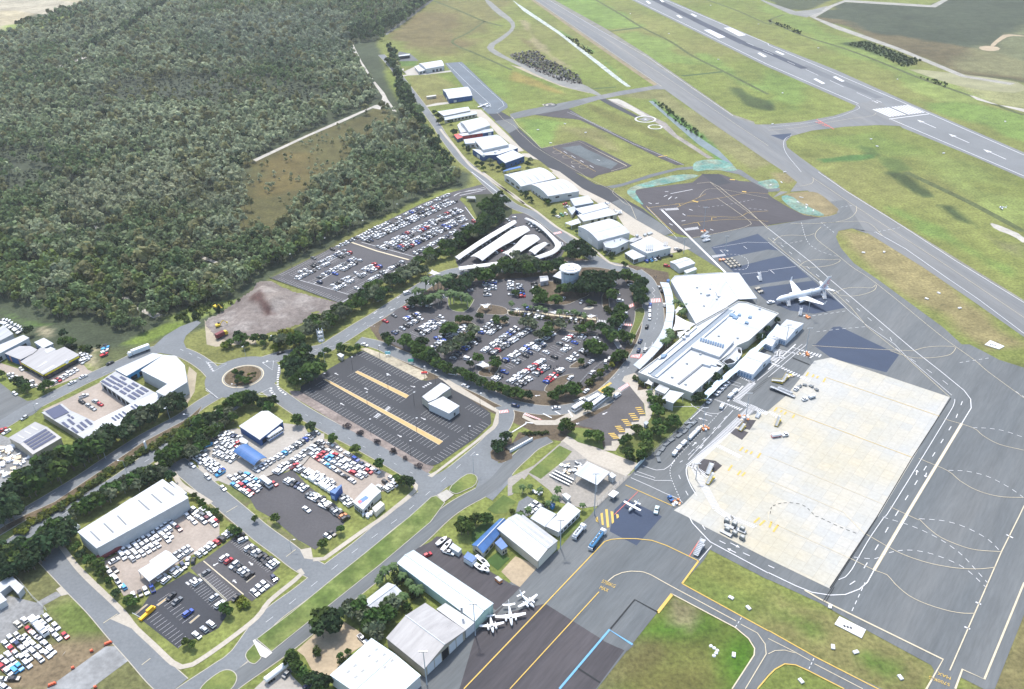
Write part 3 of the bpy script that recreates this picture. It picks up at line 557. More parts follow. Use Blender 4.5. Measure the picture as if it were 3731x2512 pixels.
for q,w_ in(("@03 560,270 720,480 880,640 990,740 1130,880 1230,1010 1400,1170 1570,1330 1650,1368 1750,1345 2000,1180 2329,925 @13 120,770 350,580 420,515 390,480",2.2),("@13 520,390 620,382 720,310 1000,110 1150,8 @12 1380,1390 1445,1330 1455,1285 1400,1240",2.2),("@E 330,870 460,985 620,1050 690,1180 800,1290 1000,1400 1250,1560",2.6),("@J 20,330 100,440 290,660 430,840 560,980 780,1130 1000,1290 1250,1440 1450,1600",2.4),("@11 2060,0 2329,210 @21 20,235 210,350 390,490 560,590 760,720 900,830 1060,860",2.0)):
 mb=MB();ribbon(mb,spline(P(q),3),w_,.16);struct('footpath',mb,CREAM)
for q in("@03 1000,930 1140,860 1250,1000 1230,1030","@13 400,300 500,280 520,390 440,380","@03 590,1240 600,1220 560,1270"):sheet('driveway',q,.155,CREAM)
def mound():
 out=chaikin(P("@01 1870,1340 2000,1280 2250,1100 2329,1050 @11 0,1000 120,990 330,1090 560,1130 790,1200 760,1230 560,1310 480,1360 300,1420 100,1460 0,1490 @01 2150,1540 1960,1500 1890,1430"),1)
 x0,x1=min(p.x for p in out),max(p.x for p in out);y0,y1=min(p.y for p in out),max(p.y for p in out)
 xs=np.arange(x0,x1,1.5);ys=np.arange(y0,y1,1.5);X,Y=np.meshgrid(xs,ys);d=region_dist(X,Y,out)+(fbm(X,Y,12,2)-.5)*4
 h1=region_dist(X,Y,P("@01 2250,1110 @11 30,1010 340,1100 330,1180 180,1300 0,1290 @01 2200,1200"));h=np.clip(h1/12,0,1);h=h*h*(3-2*h)
 Z=.06+np.clip(d/6,-.3,1)*.4+h*4.2+(fbm(X,Y,9,3)-.5)*1.6*np.clip(d/6,0,1)
 n1=fbm(X,Y,22,1)[...,None];n2=fbm(X,Y,7,5)[...,None]
 col=np.array((.10,.085,.078))*(1-n1)+np.array((.21,.18,.16))*n1
 b=np.clip(region_dist(X,Y,P("@01 2280,1150 @11 60,1090 90,1200 190,1300 90,1310 30,1230 -60,1180"))/4+.5,0,1)[...,None]
 pk=np.clip(h1/10,0,1)[...,None]*.6;col=col*(1-pk)+np.array((.21,.18,.155))*pk;col=col*(1-b)+np.array((.085,.05,.043))*b
 w=np.clip((n2-.52)*4,0,1)*.5;col=col*(1-w)+np.array((.30,.275,.25))*w
 idx=np.arange(X.size).reshape(X.shape);ok=(d>-1);q=np.stack([idx[:-1,:-1],idx[:-1,1:],idx[1:,1:],idx[1:,:-1]],-1);keep=ok[:-1,:-1]&ok[1:,1:]&ok[:-1,1:]&ok[1:,:-1]
 a=np.ones(X.shape+(4,));a[...,:3]=col
 o=np_mesh('dirt_mound',np.stack([X,Y,Z],-1).reshape(-1,3),q[keep],mat_attr('mound_soil',.95,'tint',.25,.3,.25,.9),a.reshape(-1,4),True);tag(o,kind='structure')
mound()
sheet('yard',"@01 1860,1340 1960,1500 2100,1540 2329,1500 2329,1568 @02 2200,0 1960,20 1880,0",.04,mat('tan_dirt',(.30,.26,.19)))
for s in("@01 1100,1140 1170,1130 1190,1190 1250,1230 1420,1270 1480,1300 1400,1330 1340,1300 1230,1240 1150,1190","@01 1660,680 1860,770 1990,820 1960,830 1840,790 1670,700","@01 850,480 900,500 910,530 870,520","@10 -30,1455 450,1235 800,1080 1080,960 1150,940 1130,1000 1060,985 790,1110 470,1245 0,1470","@10 850,410 880,400 960,560 1070,730 1170,850 1200,910 1280,1020 1240,1010 1215,960 1130,950 1150,880 1050,730 940,560 870,450","@00 150,750 260,690 360,670 640,560 780,510 790,525 640,580 380,690 170,760"):
 sheet('sand_track',s,.06,PALESAND)
sheet('drain_ditch',"@10 1620,0 1500,90 1350,210 1190,320 1160,320 1320,200 1480,80 1590,0",.05,mat('ditch',(.13,.135,.12),.9,.3,.1))
line("@20 130,-490 1115,0 2329,592 @30 820,946",1.0);line("@30 1120,1090 2240,1568 3500,2110",1.0);line("@20 250,-470 1385,0 2329,400 @30 0,413 1270,955 1465,1037 2327,1415 3500,1925",1.0)
line("@30 1100,1087 1462,1040",1.6)
for s in("@30 0,478 45,500","@30 175,560 242,592","@30 340,635 455,688","@30 560,735 685,793","@30 803,845 940,907","@20 2130,390 2200,420","@20 2280,460 2329,482"):line(s,.8)
for s in("@20 1213,12 1235,10 1266,34 1240,37","@20 1335,-2 1355,-3 1386,20 1365,24","@20 1490,142 1515,140 1552,165 1525,167","@20 1620,130 1640,128 1686,150 1662,155","@20 1743,276 1800,272 1942,340 1882,352","@20 1922,257 1985,254 2127,322 2065,333","@20 2230,487 2255,482 2317,518 2290,524","@30 60,470 80,466 150,497 130,504","@30 585,703 615,698 697,742 668,747","@30 408,722 435,717 520,762 490,767"):quad(s)
a,b_,c_,d_=P("@30 945,998 1272,957 1432,1026 1107,1068")
for i in range(12):
 t0=i/12.6+(.6/12.6 if i>=6 else 0);t1=t0+.052
 quad([a.lerp(b_,t0),a.lerp(b_,t1),d_.lerp(c_,t1),d_.lerp(c_,t0)])
for s in("@30 1352,1092 1525,1168","@30 1638,1220 1827,1303","@30 1953,1360 2163,1453"):arrow(s,1.0,5.0,.3)
text_mark("31","@30 978,942 1040,934",9.5,'white',stretch=1.25)
line("@20 330,0 800,280 1230,520 1575,760 2010,1058",.5);line("@20 -60,-140 230,15 1360,790",.5,'cream');line("@20 270,10 800,320 1360,680 1700,910 2150,1210 2329,1330",.35,'cream')
line("@31 455,0 700,170 1230,500 1690,800 2327,1190",.6);line("@31 980,550 1250,700 1640,975",.6);line("@31 1640,975 1900,1150 2327,1470",.5);line("@31 400,50 770,298 1110,520 1620,850 2327,1325",.35,'cream')
line("@30 440,1088 600,1180",1.0,'red');text_mark("31","@30 425,1112 470,1135",8,'red');text_mark("31","@30 480,1138 545,1165",8,'red')
line("@30 0,1190 300,1160 700,1090 930,1060 985,1030",.35,'cream',curve=True);line("@30 0,1160 300,1130 600,1075 760,1020 830,985 800,950",.4,curve=True);line("@30 210,1235 160,1260 140,1310 165,1400 300,1568",.4,curve=True)
ring("@20 1212,1088",10,1.6);ring("@20 1300,1158",6.5,1.4);ring("@20 348,958",6.2,1.3,'black');ring("@20 1212,1088",.6,1.2);ring("@20 343,958",1.2,1.6,'black')
line("@10 1735,580 1950,790 2130,950 2135,975 2080,990 2065,1010",.4,curve=False);line("@10 1840,570 2060,770 2240,930 2255,965 2200,1000",.35);line("@20 -140,1025 -80,1090 20,1150 60,1200 200,1330 300,1395 @21 640,20 690,60 880,150 1020,250 1080,310 1130,430",.3,'cream')
line("@20 0,1070 60,1150 150,1230 260,1350 610,1290 1045,1515 900,1560",.5,'cream');line("@20 370,1345 760,1565",.35,'yellow');line("@20 610,1290 1040,1510",.3,'cream')
for s in("@20 470,1380 500,1400","@20 540,1418 575,1440","@20 620,1462 650,1480","@20 705,1508 740,1528","@20 800,1465 770,1455","@20 540,1510 565,1525"):line(s,.7)
for s in("@20 410,1388","@20 500,1430","@20 580,1480","@20 650,1520"):ring(s,4,.3,'cream')
line("@20 500,1022 640,1080 1110,1315 1390,1430 1560,1505",.35);line("@20 1330,1430 1410,1418",1.2,'yellow');line("@20 530,1015 650,1080 900,1200",.3)
line("@21 930,150 915,190 970,240 1020,285 1080,310",.3,'cream',curve=True);line("@21 1680,105 1800,92 1890,140 2150,350 2329,520",.45,'cream');line("@21 1800,92 1960,230 2329,500",.3,'cream')
line("@21 1220,310 1310,400 1460,545 1480,560 1440,580",.4,'yellow');line("@21 1230,325 1500,605 1480,600",.3);line("@21 1360,345 1940,915",1.6);line("@21 1340,340 1420,335",.8)
zebra("@21 1390,335 1510,325 1520,345 1400,352",12);zebra("@21 1565,515 1690,498 1705,520 1580,535",12);zebra("@21 1815,762 1935,745 1950,762 1830,782",12)
line("@21 1240,325 1600,280 1900,235 2150,190 2329,200",.3,'yellow',curve=True);line("@21 1700,230 1740,180 1790,155 1950,165 2329,240",.3,'cream',curve=True);line("@21 1500,320 1640,260 1760,200",.3,'yellow',curve=True)
line("@21 1590,400 1850,405 2060,410 2150,370 2329,355",.3,'yellow',curve=True);line("@21 1540,485 1750,450 2050,430 2329,450",.3,'yellow',curve=True);line("@21 1860,235 2150,440 2140,490 2000,530 1640,600",.35,'cream',curve=True)
line("@21 1690,310 1760,325 2000,290 2200,250",.3,dash=(2,2));line("@21 2150,330 2329,350",.3,dash=(2,2))
for s in("@21 1380,225 1410,212","@21 1440,198 1640,160","@21 1390,180 1420,178","@21 1420,250 1450,225","@21 1550,380 1575,395","@21 1240,280 1270,290","@21 1305,288 1335,284","@21 1540,448 1575,442","@21 1610,340 1640,350","@21 1480,240 1500,232","@21 1800,520 1830,532","@21 1430,470 1460,485"):line(s,.8)
for s in("@21 1480,292 1520,290 1530,312","@21 1650,462 1690,462 1710,490","@21 1815,440 1815,415 1860,415"):line(s,.5,'yellow')
for s in("@21 1640,262 1690,275","@21 1980,68 2025,72","@21 2090,178 2130,182"):line(s,1.8,'yellow')
line("@21 1830,690 2140,640 2329,645",.3);line("@21 1900,710 1970,715",.4);line("@21 1950,748 2060,755 2140,800 2130,880 2000,890",.4,dash=(1.4,1.2),curve=True);line("@31 0,895 250,860",.35);line("@21 2090,930 2329,905",.3)
for s in("@21 1890,710 1920,735","@21 1935,705 1965,725","@21 2105,675 2135,700","@31 20,895 55,925"):line(s,.5)
line("@31 0,600 160,740 550,1050 750,1230 900,1410 1100,1568 @32 1230,100 1650,480",.35,'cream');line("@31 0,640 150,755 500,1040 740,1270 900,1400 1150,1568 @32 1250,105 1670,465",.35)
line("@31 0,515 400,830 570,985 780,1160 1260,1568 @32 1330,60 1560,240 1780,420 1840,500 1845,580 1760,720 1530,1100 1270,1530 @33 1260,0 1090,270 960,490 900,600 830,660 700,710 560,715 400,690 250,630 0,510 @23 2329,515 1800,230 1640,60 1610,0",.55,curve=False)
line("@31 40,600 1100,1490 @32 1160,40 1560,310 1690,410",.6,dash=(4,8));line("@32 1765,520 1700,690 1350,1250 1100,1650 @33 1010,240 870,470 800,580 740,620",.7,dash=(4,9),curve=False)
line("@32 1695,500 1690,540 1620,670 1130,1470 @33 1050,10 920,200 810,390 760,480 700,550 640,575",.4,curve=True);line("@33 995,0 500,770 520,780 600,640",.3,'black')
line("@32 1660,490 1310,1030 990,1568 @33 560,650",.5,'black',z=.22);line("@32 1760,720 1270,1530 @33 960,490",1.3,'cream',z=.24)
for s in("@32 520,300 1558,655","@32 90,570 240,630 1310,1030","@32 0,1020 1045,1455","@32 0,1235 690,1530 720,1568 @33 880,160","@23 2329,-40 @33 0,40 735,375","@32 400,12 540,22 1110,52 1320,60"):line(s,.35,'yellow' if '570' in s or '300' in s else 'cream')
for s in("@32 1320,60 1420,30 1560,18 1690,22 1705,35 1660,90 1560,115 1420,125 1290,118 1110,60","@31 40,640 100,590 200,575 350,580 420,560","@31 280,858 340,815 450,798 560,800 650,795 640,820 560,850 420,868 320,862","@31 590,1110 700,1060 830,1050 940,1055 980,1025 970,1070 880,1110 760,1130 640,1120","@31 1050,590 900,460 660,455 420,470 200,470","@31 800,310 800,360 740,420 620,455 480,465","@31 410,60 400,100 320,125 250,130","@31 480,500 430,560 450,620 620,750 770,870 910,960 1140,1140 1570,1490 @32 1870,140 2000,250 2327,490","@32 1600,680 1860,760 1950,830 2100,910 2327,965","@32 1370,1040 1630,1150 1740,1240 1900,1330 2100,1385 2327,1395","@32 1110,1480 1370,1600 @33 1370,20 1450,100 1570,190 1760,270 1900,305 2120,320","@33 890,160 1090,275 1240,350 1450,420 1650,460 1800,475 1950,475 2065,460","@33 735,375 970,490 1080,530 1150,610 1280,720 1450,800 1650,860 1780,880 1875,880"):line(s,.35,'cream',curve=True)
for s in("@32 1860,760 2000,765 2150,790 2327,850","@32 1640,1148 1800,1155 2000,1205 2200,1310 2327,1400","@33 1375,20 1600,40 1800,100 2000,210 2110,320","@33 780,370 980,385 1060,340 1250,305 1450,330 1650,400 1800,480 1980,645","@33 1040,5 1300,85 1550,200 1750,340 1900,500 2000,610","@31 300,460 350,620 430,700 570,755 650,770","@31 480,460 610,560","@31 960,550 1210,505","@31 40,640 180,650 340,620","@32 1740,168 2040,120","@31 400,1310 730,1262","@31 440,1455 650,1430 890,1408","@31 660,320 790,300","@33 760,860 880,600","@32 2250,430 2327,480"):line(s,.55,dash=(2.2,1.9),curve=True)
line("@32 20,1540 30,1480 100,1450 200,1442 330,1470 430,1568 @33 450,0 640,90 820,160",.35,'black',dash=(1.5,1.3),curve=True)
line("@33 330,670 480,755 600,815 1590,1300 1420,1600",.9,'cream');line("@33 2327,600 1965,1480 1765,1390 1700,1568",.9,'cream');line("@33 2327,-100 2280,0 2120,320 1990,620 1650,1400",.55,'cream')
for s in("@33 2165,165 2225,195","@33 1885,778 1935,800","@33 1783,1003 1836,1025"):line(s,.9)
text_mark("5700KG","@33 1655,1520 1545,1478",2.1,'yellow');text_mark("MAX","@33 1665,1462 1600,1435",2.1,'yellow');text_mark("5700KG","@23 808,600 905,640",1.8,"yellow",stretch=1.5);text_mark("MAX","@23 788,655 850,682",1.8,"yellow",stretch=1.5)
line("@13 1890,1568 2329,1110 @23 0,1110 840,228",.6,'yellow');line("@23 840,228 900,208 1000,200 1130,202 1270,217 1400,262 1610,362 1695,405",.55,'yellow');line("@23 -20,1568 790,685",.5,'yellow');line("@23 870,590 930,540 1000,510 1080,497 1160,500 1250,525 1450,635 2035,950",.5,'cream',curve=True)
line("@23 1695,405 1545,610",1.0,'yellow');line("@23 1545,610 2329,1040 @33 0,1035 430,1278 1060,1600",.6,'yellow');line("@23 1455,705 1322,875",1.3,'yellow');line("@23 1455,705 2030,1010 2150,1110 2205,1200 2200,1260 2000,1568",.6,'cream');line("@23 430,1568 885,1030 1095,1165",1.1,'blue')
line("@33 690,1568 360,1400 250,1350 150,1340 60,1390 0,1450 @23 2230,1568",.6,'yellow');line("@33 0,1110 200,1210 380,1310",.35,'cream');line("@33 420,1340 860,1568",.4,'cream');line("@33 0,1250 60,1220 150,1215 240,1240",.35,'cream');line("@23 2080,980 2230,1060 2300,1160 2310,1250 2250,1350 2120,1568",.4,'cream')
line("@23 2085,920 2025,1015",.5,dash=(1.2,1));line("@33 415,1290 370,1385",.5,dash=(1.2,1));line("@23 895,1020 1115,755 1325,870",.8,'black');line("@23 600,1380 800,1510",.8,'black');line("@23 1700,220 1610,360",.4,'red');line("@23 1815,265 1700,400",.4)
zebra("@Q 500,610 980,530 985,600 560,700",1,'yellow',duty=.02)
for s in("@Q 505,615 545,585 562,705 512,680","@Q 602,520 650,505 672,765 630,748","@Q 698,435 750,432 785,800 735,812","@Q 808,472 865,488 880,700 838,732","@Q 922,528 972,542 982,595 935,630"):quad(s,'yellow')
for s in("@32 345,290 365,255","@32 400,300 415,275","@32 440,310 455,290","@32 500,345 520,310","@32 55,610 80,575","@32 110,620 125,600","@32 145,640 165,615","@32 220,670 240,640","@22 2070,970 2100,935","@22 2120,985 2140,960","@22 2165,1000 2185,975","@22 2230,1035 2260,990","@22 1965,1150 2000,1100","@22 2050,1190 2080,1150","@22 2090,1200 2120,1165","@23 2200,55 2250,10","@23 2250,80 2300,35","@33 10,100 30,45","@33 45,140 90,75"):line(s,1.1,'yellow')
zebra("@22 1840,930 1900,925 2105,1025 2070,1045",1,duty=.01);
for s,n in(("@22 1815,495 1845,500 2110,590 2080,610",12),("@32 0,30 40,40 430,110 400,130",14),("@32 0,165 30,160 400,330 380,350",16),("@32 215,30 240,30 500,100 480,125",10),("@23 1940,10 2000,-10 2240,90 2200,110",12),("@22 1860,935 1890,915 2100,1020 2070,1042",12),("@32 0,620 20,610 100,650 80,680",4),("@22 2040,285 2060,270 2200,340 2185,360",9),("@22 2200,365 2130,330 2180,300 2215,320",4)):
 p=P(s);L1=[p[0].lerp(p[3],.0),p[0].lerp(p[3],1)];L2=[p[1],p[2]]
 for i in range(n):
  t0,t1=i/n,(i+.5)/n;quad([L1[0].lerp(L1[1],t0),L1[0].lerp(L1[1],t1),L2[0].lerp(L2[1],t1),L2[0].lerp(L2[1],t0)])
def ladder(s,w,n):
 a,b=P(s);d=(b-a).normalized();nn=Vector((-d.y,d.x,0))*w/2;L=(b-a).length
 for i in range(n):
  p=a+d*(L*i/n);q=p+d*(L/n*.5);quad([p-nn,q-nn,q+nn,p+nn])
ladder("@22 2200,560 1610,1120",4.2,60);ladder("@22 1640,1085 1740,1280",3.4,16);ladder("@22 1740,1280 1860,1500",3.6,18);ladder("@22 1860,1500 2010,1600",3.4,12);ladder("@22 2190,350 2030,510",3.6,16);ladder("@22 2020,505 2110,545",3,7)
ladder("@22 2110,545 2329,635",3.4,16);ladder("@32 130,130 40,40",3.4,9);ladder("@32 40,150 130,50",3.4,10);ladder("@22 1660,1130 1850,1240",3,14)
line("@22 2010,600 1600,1050",.35);line("@22 1600,1010 1900,740",.35,dash=(3,4));line("@22 1890,620 1480,1050",.45,dash=(1,1));line("@22 1190,1105 1310,1145 1380,1140 1450,1090 1480,1050",.4,curve=True);line("@22 1480,1060 1440,1120 1440,1200 1480,1300 1540,1440",.5,dash=(1,.9),curve=True)
line("@22 1110,1180 1290,1235 1300,1215 1130,1155",.35);line("@22 1290,1240 1450,1240",.35);line("@22 1080,1215 1250,1290 1400,1360 1500,1400 1550,1440",.35,curve=True);line("@22 1640,1100 1590,1110 1585,1180 1620,1280 1680,1380",.5,curve=True);line("@22 1030,1280 1480,1480",.5,'yellow');line("@22 1145,1340 930,1550",.3,'red')
for s in("@22 1515,1190 1530,1225","@22 1578,1335 1600,1375","@22 1730,870 1755,850","@22 1830,775 1850,755","@22 1630,980 1655,955","@22 1925,680 1950,655","@22 1525,1075 1550,1060"):line(s,.4)
for s in("@22 1675,890 1640,925","@22 1705,950 1740,915","@22 1690,670 1775,695","@22 1740,630 1820,655","@32 1355,1145 1345,1190","@32 1425,1210 1440,1170"):arrow(s,.4,1.6)
for s in("@23 1885,220 1940,248","@23 2100,330 2160,358","@23 1730,80 1755,120","@33 0,445 55,470"):line(s,.5)
for s in("@23 2070,283 1985,240","@23 1955,290 2035,330"):arrow(s,.4,1.6)
line("@22 1625,540 1640,560 1760,620 1870,630 1920,600 1955,560",.35,curve=True);line("@22 1420,600 1450,570 1740,565",.35);line("@22 1620,685 1740,575",.6);line("@22 1960,520 2100,380",1.0);line("@22 1980,330 2080,360",.35);line("@22 1975,360 2070,385",.35)
line("@32 0,300 130,190 350,0",.4);line("@32 310,0 -100,330",.4);line("@32 0,230 140,100 250,0",.9)
for i in range(16):line("@n %f,%f %f,%f"%(2734+i*4.6,1430-i*4.3,2746+i*4.6,1436-i*4.3),.3,'black')
for i in range(16):line("@n %f,%f %f,%f"%(2884+i*4.0,1302+i*1.6,2893+i*4.0,1310+i*1.6),.3,'black')
def bays(s,n,depth,side=1,w=.12,c='white',skip=()):
 a,b=P(s);d=(b-a).normalized();nn=Vector((-d.y,d.x,0))*depth*side
 for i in range(n+1):
  if i in skip:continue
  p=a.lerp(b,i/n);line([p,p+nn],w,c)
OR=mat('path_ochre',(.45,.30,.13),.85,.12,.4)
for s in("@12 612,320 640,318 1700,885 1665,915","@12 900,255 925,243 1392,468 1365,492"):sheet('footpath',s,.29,OR);line(s,.35,'cream',closed=True,z=.31)
bays("@12 632,322 1690,880",36,5.2,1);bays("@12 608,338 1655,912",36,5.2,-1);bays("@12 925,240 1392,465",17,5.2,1);bays("@12 895,258 1365,492",17,5.2,-1);bays("@12 970,60 1490,320",21,5.2,-1);bays("@12 430,440 1545,1090",41,5.2,1);bays("@12 1660,1080 2120,740",17,5.2,1);bays("@12 1560,600 1890,760",12,5.2,-1);bays("@12 1960,545 2120,630",6,5,-1)
for s in("@12 715,262 748,280","@12 1185,265 1225,285","@12 985,397 1020,415","@12 765,535 803,556","@12 1325,845 1287,825","@12 1545,688 1500,668","@12 1450,390 1405,380"):arrow(s,.4,1.5)
for s in("@12 1165,600 1205,560 1230,575 1190,612","@12 1070,660 1110,620 1145,640 1100,672","@12 1510,390 1590,340 1610,350 1530,395"):zebra(s,4)
for s,n,sd in(("@11 210,930 900,600",40,-1),("@11 340,950 780,740",24,1),("@11 350,965 790,755",24,-1),("@11 520,1010 900,800",22,1),("@11 690,1060 1060,870",22,1),("@11 700,1070 1060,890",22,-1),("@11 850,1110 1350,830",30,1),("@11 190,985 760,1190",26,1)):bays(s,n,4.8,sd,.16)
for s in("@11 345,970 830,730","@11 520,1020 900,810","@11 690,1065 1090,860","@11 1130,700 1850,345"):line(s,.7)
line("@11 865,640 1100,720 1390,800",1.4,'cream',z=.27);line("@11 1110,690 1840,340",1.6,z=.27);line("@11 960,640 1450,775",.5);line("@11 350,970 690,1070 840,1115",.5)
line("@11 1800,220 1830,200 1900,180 2090,155",.9,curve=True);line("@11 1850,190 2080,140",.6);line("@11 2060,170 1850,215",.8);line("@11 1960,0 2190,180",.8);line("@11 1330,840 1000,1010",.3)
for i in range(9):line("@n %f,%f %f,%f"%(1379+i*5,1008-i*3.1,1382+i*5,1002-i*3.1),1.2)
for s,n,sd in(("@B 560,620 840,760",0,1),):pass
def rowlines(s,n,depth=5.0,sd=1):bays(s,n,depth,sd,.14)
for s,n in(("@D 765,388 1110,150",17),("@D 845,418 1265,150",21),("@D 975,492 1500,200",23),("@D 1030,547 1400,315",18),("@D 1400,415 1700,225",14),("@D 1490,470 1840,215",16),("@D 1040,715 1390,485",18),("@D 1130,752 1445,545",15),("@B 600,772 810,685",7),("@B 400,1010 845,762",14),("@B 735,1005 1200,735",15),("@B 805,1072 1270,800",14)):
 a,b=P(s);d=(b-a).normalized();nn=Vector((-d.y,d.x,0))*2.5
 for i in range(n+1):q=a.lerp(b,(i-.5)/(n-1));line([q-nn,q+nn],.14)
line("@12 250,105 900,-20",.2,dash=(3,6));line("@12 150,160 500,85 @11 820,1500 1000,1370 1300,1180",.2,dash=(3,5))
for s in("@11 1095,1180 1150,1160","@11 1280,1150 1310,1135","@11 1350,1185 1390,1165","@11 1220,1260 1265,1240","@11 1120,1330 1160,1310","@11 1070,1290 1100,1270","@11 1560,1020 1610,1005","@22 205,470 255,465","@22 570,75 545,95","@22 820,640 865,618","@22 580,725 610,718","@12 1170,75 1220,60","@12 1180,90 1220,100"):arrow(s,.45,1.6)
line("@11 1010,1400 1095,1405",.5,dash=(.8,.6));line("@02 1640,45 1870,150 1930,230",.25,dash=(3,5));line("@02 300,560 560,440 1050,210",.15,dash=(3,7))
line("@02 250,1500 900,1110 1680,640",.22,dash=(3,8));line("@02 570,1550 1230,1130 1780,760",.22,dash=(3,8));line("@12 1990,980 1650,1280 @13 1330,-10 900,310 600,555 250,840 0,1030",.22,dash=(3.5,8));line("@12 450,640 1450,1190",.15,dash=(2,9))
for s in("@13 275,365 360,300","@02 2060,1530 2160,1470","@03 940,970 1070,885","@03 1290,1350 1370,1290"):line(s,.35,'cream')
zebra("@K 10,210 200,190 180,280 -20,250",6,'red');
for s,n in(("@22 960,405 1050,350 1070,375 990,425",8),("@22 100,640 250,690 270,685 120,625",9),("@21 1260,1155 1350,1150 1355,1185 1265,1190",6),("@21 1030,1225 1100,1195 1110,1220 1030,1255",5),("@21 1000,1380 1090,1385 1090,1402 1010,1400",5),("@12 2210,605 2290,595 2300,620 2215,630",6),("@21 370,555 440,540 455,555 385,570",5),("@22 1090,100 1170,90 1160,125 1085,118",6)):
 p=P(s);MK['red'].poly([Vector((q.x,q.y,.245))for q in p])
 zebra([Vector((q.x,q.y,0))for q in p],n,'white',z=.27)
zebra("@C 1525,775 1690,790 1680,850 1515,825",6);zebra("@21 1090,880 1160,905 1180,915 1110,885",6);zebra("@D 2130,270 2180,240 2230,330 2190,360",6);
for s in("@22 875,815 930,870","@22 935,750 985,812","@22 995,690 1050,755","@22 1060,635 1112,705","@22 1120,580 1165,650"):
 a,b=P(s);d=(b-a);
 for i in range(4):p=a+d*(i/4);line([p,p+Vector((3.2,.3,0))],1.0,'yellow')
for s in("@21 1275,1050 1300,1080 1270,1100 1300,1130 1280,1150","@A 330,820 325,870 290,890 290,930","@A 415,810 410,850 370,880"):line(s,.3)
line("@21 1330,1200 1320,1330 1280,1450",.2,dash=(2,4));line("@22 1060,210 700,470 560,540",.25,dash=(1.5,3));line("@22 900,350 790,420 830,440",1.6,'yellow',z=.24)
for s in("@22 280,630 360,670","@22 390,610 440,640","@22 510,600 550,660","@22 120,710 190,718","@22 0,800 130,720"):line(s,.9)
for s,n,sd in(("@H 690,1030 1070,1400",0,1),):pass
bays("@H 560,930 1040,1350",13,4.8,1);bays("@H 540,950 1000,1370",13,4.8,-1);bays("@03 1340,940 1620,1190",10,5,1);bays("@03 1540,700 1760,900",8,5,-1);bays("@H 1290,270 1900,760",20,4.8,-1);bays("@H 1430,1210 1790,960",6,4.6,-1)
line("@H 660,680 1340,1250",.6,'cream');island('planter_strip',"@H 560,900 600,900 1060,1330 1040,1370",VERGE,0,base=.1);zebra("@H 350,1050 540,930 590,980 400,1090",3)
for s in("@03 1420,805 1440,815 1600,695 1580,685","@03 1718,965 1735,975 1822,900 1808,892","@03 1220,880 1240,890 1350,800 1335,795","@H 1380,1035 1395,1050 1545,930 1530,920"):island('car_park_kerb',s,OR,0,base=.1)
for s in("@H 1500,755 1430,695","@H 1160,1000 1220,1055","@H 820,765 910,715"):arrow(s,.5,1.6)
for q in("@12 215,190 200,300 205,400 280,465","@12 110,150 60,170","@02 1890,170 1940,245","@12 140,395 130,430 190,470"):line(q,1.7,dash=(1.3,1.1),curve=True)
for q in("@02 1880,165 2060,180 1945,248","@12 60,170 160,150 150,235","@12 20,455 130,395 185,470","@02 1875,420 1995,500 1870,400"):line(q,.35,closed=True)
KN=mat('kerb_line',(.36,.33,.27),.85,.12,.5)
struct('kerb',KERB,KN)
def roofmat(key,col,ang,rough=.45):
 a=round(ang/5)*5
 return mat('roof_%s_%d'%(key,a%180),col,rough,.10,.06,.17,.45,stretch=(radians(a),14.0),spec=.4)
RC={'white':(.42,.435,.45),'zinc':(.36,.39,.42),'grey':(.26,.26,.255),'palegrey':(.33,.335,.34),'blue':(.045,.12,.29),'red':(.55,.07,.06),'mintwhite':(.42,.48,.51),'cream':(.44,.425,.37),'tan':(.30,.29,.285)}
W_WHITE=mat('wall_white',(.50,.51,.515),.7,.06,.3);W_CREAM=mat('wall_cream',(.45,.42,.34),.75,.08,.3);W_BLUE=mat('wall_blue',(.020,.075,.22),.55,.08,.3);W_MINT=mat('wall_mint',(.36,.50,.44),.65,.08,.3)
W_GREY=mat('wall_grey',(.42,.435,.445),.7,.08,.3);W_TAN=mat('wall_tan',(.34,.31,.25),.75,.15,.3);W_RED=mat('wall_red',(.36,.035,.05),.6,.08,.3);W_DARK=mat('wall_dark',(.05,.055,.06),.6);W_ORANGE=mat('wall_orange',(.50,.22,.12),.7,.1,.3)
GLASS=mat('window_glass',(.02,.03,.045),.12,spec=.6);SKYL=mat('skylight_sheet',(.17,.18,.19),.35,.08,.4);DOORW=mat('door_white',(.60,.61,.60),.6);SOLAR=mat('solar_cell',(.045,.050,.095),.25,.1,.5,spec=.6);METAL=mat('metal_grey',(.35,.37,.39),.4,metal=.6);FASC_Y=mat('fascia_yellow',(.72,.60,.02),.5);STEELW=mat('steel_white',(.50,.52,.54),.45);DARKI=mat('painted_interior_shade',(.012,.014,.018),.9)  # DARKI: near-black colour painting the shade inside openings, on closed walls and roofs
SHADE=mat('shade_cloth_white',(.55,.545,.53),.8,.05,.4)
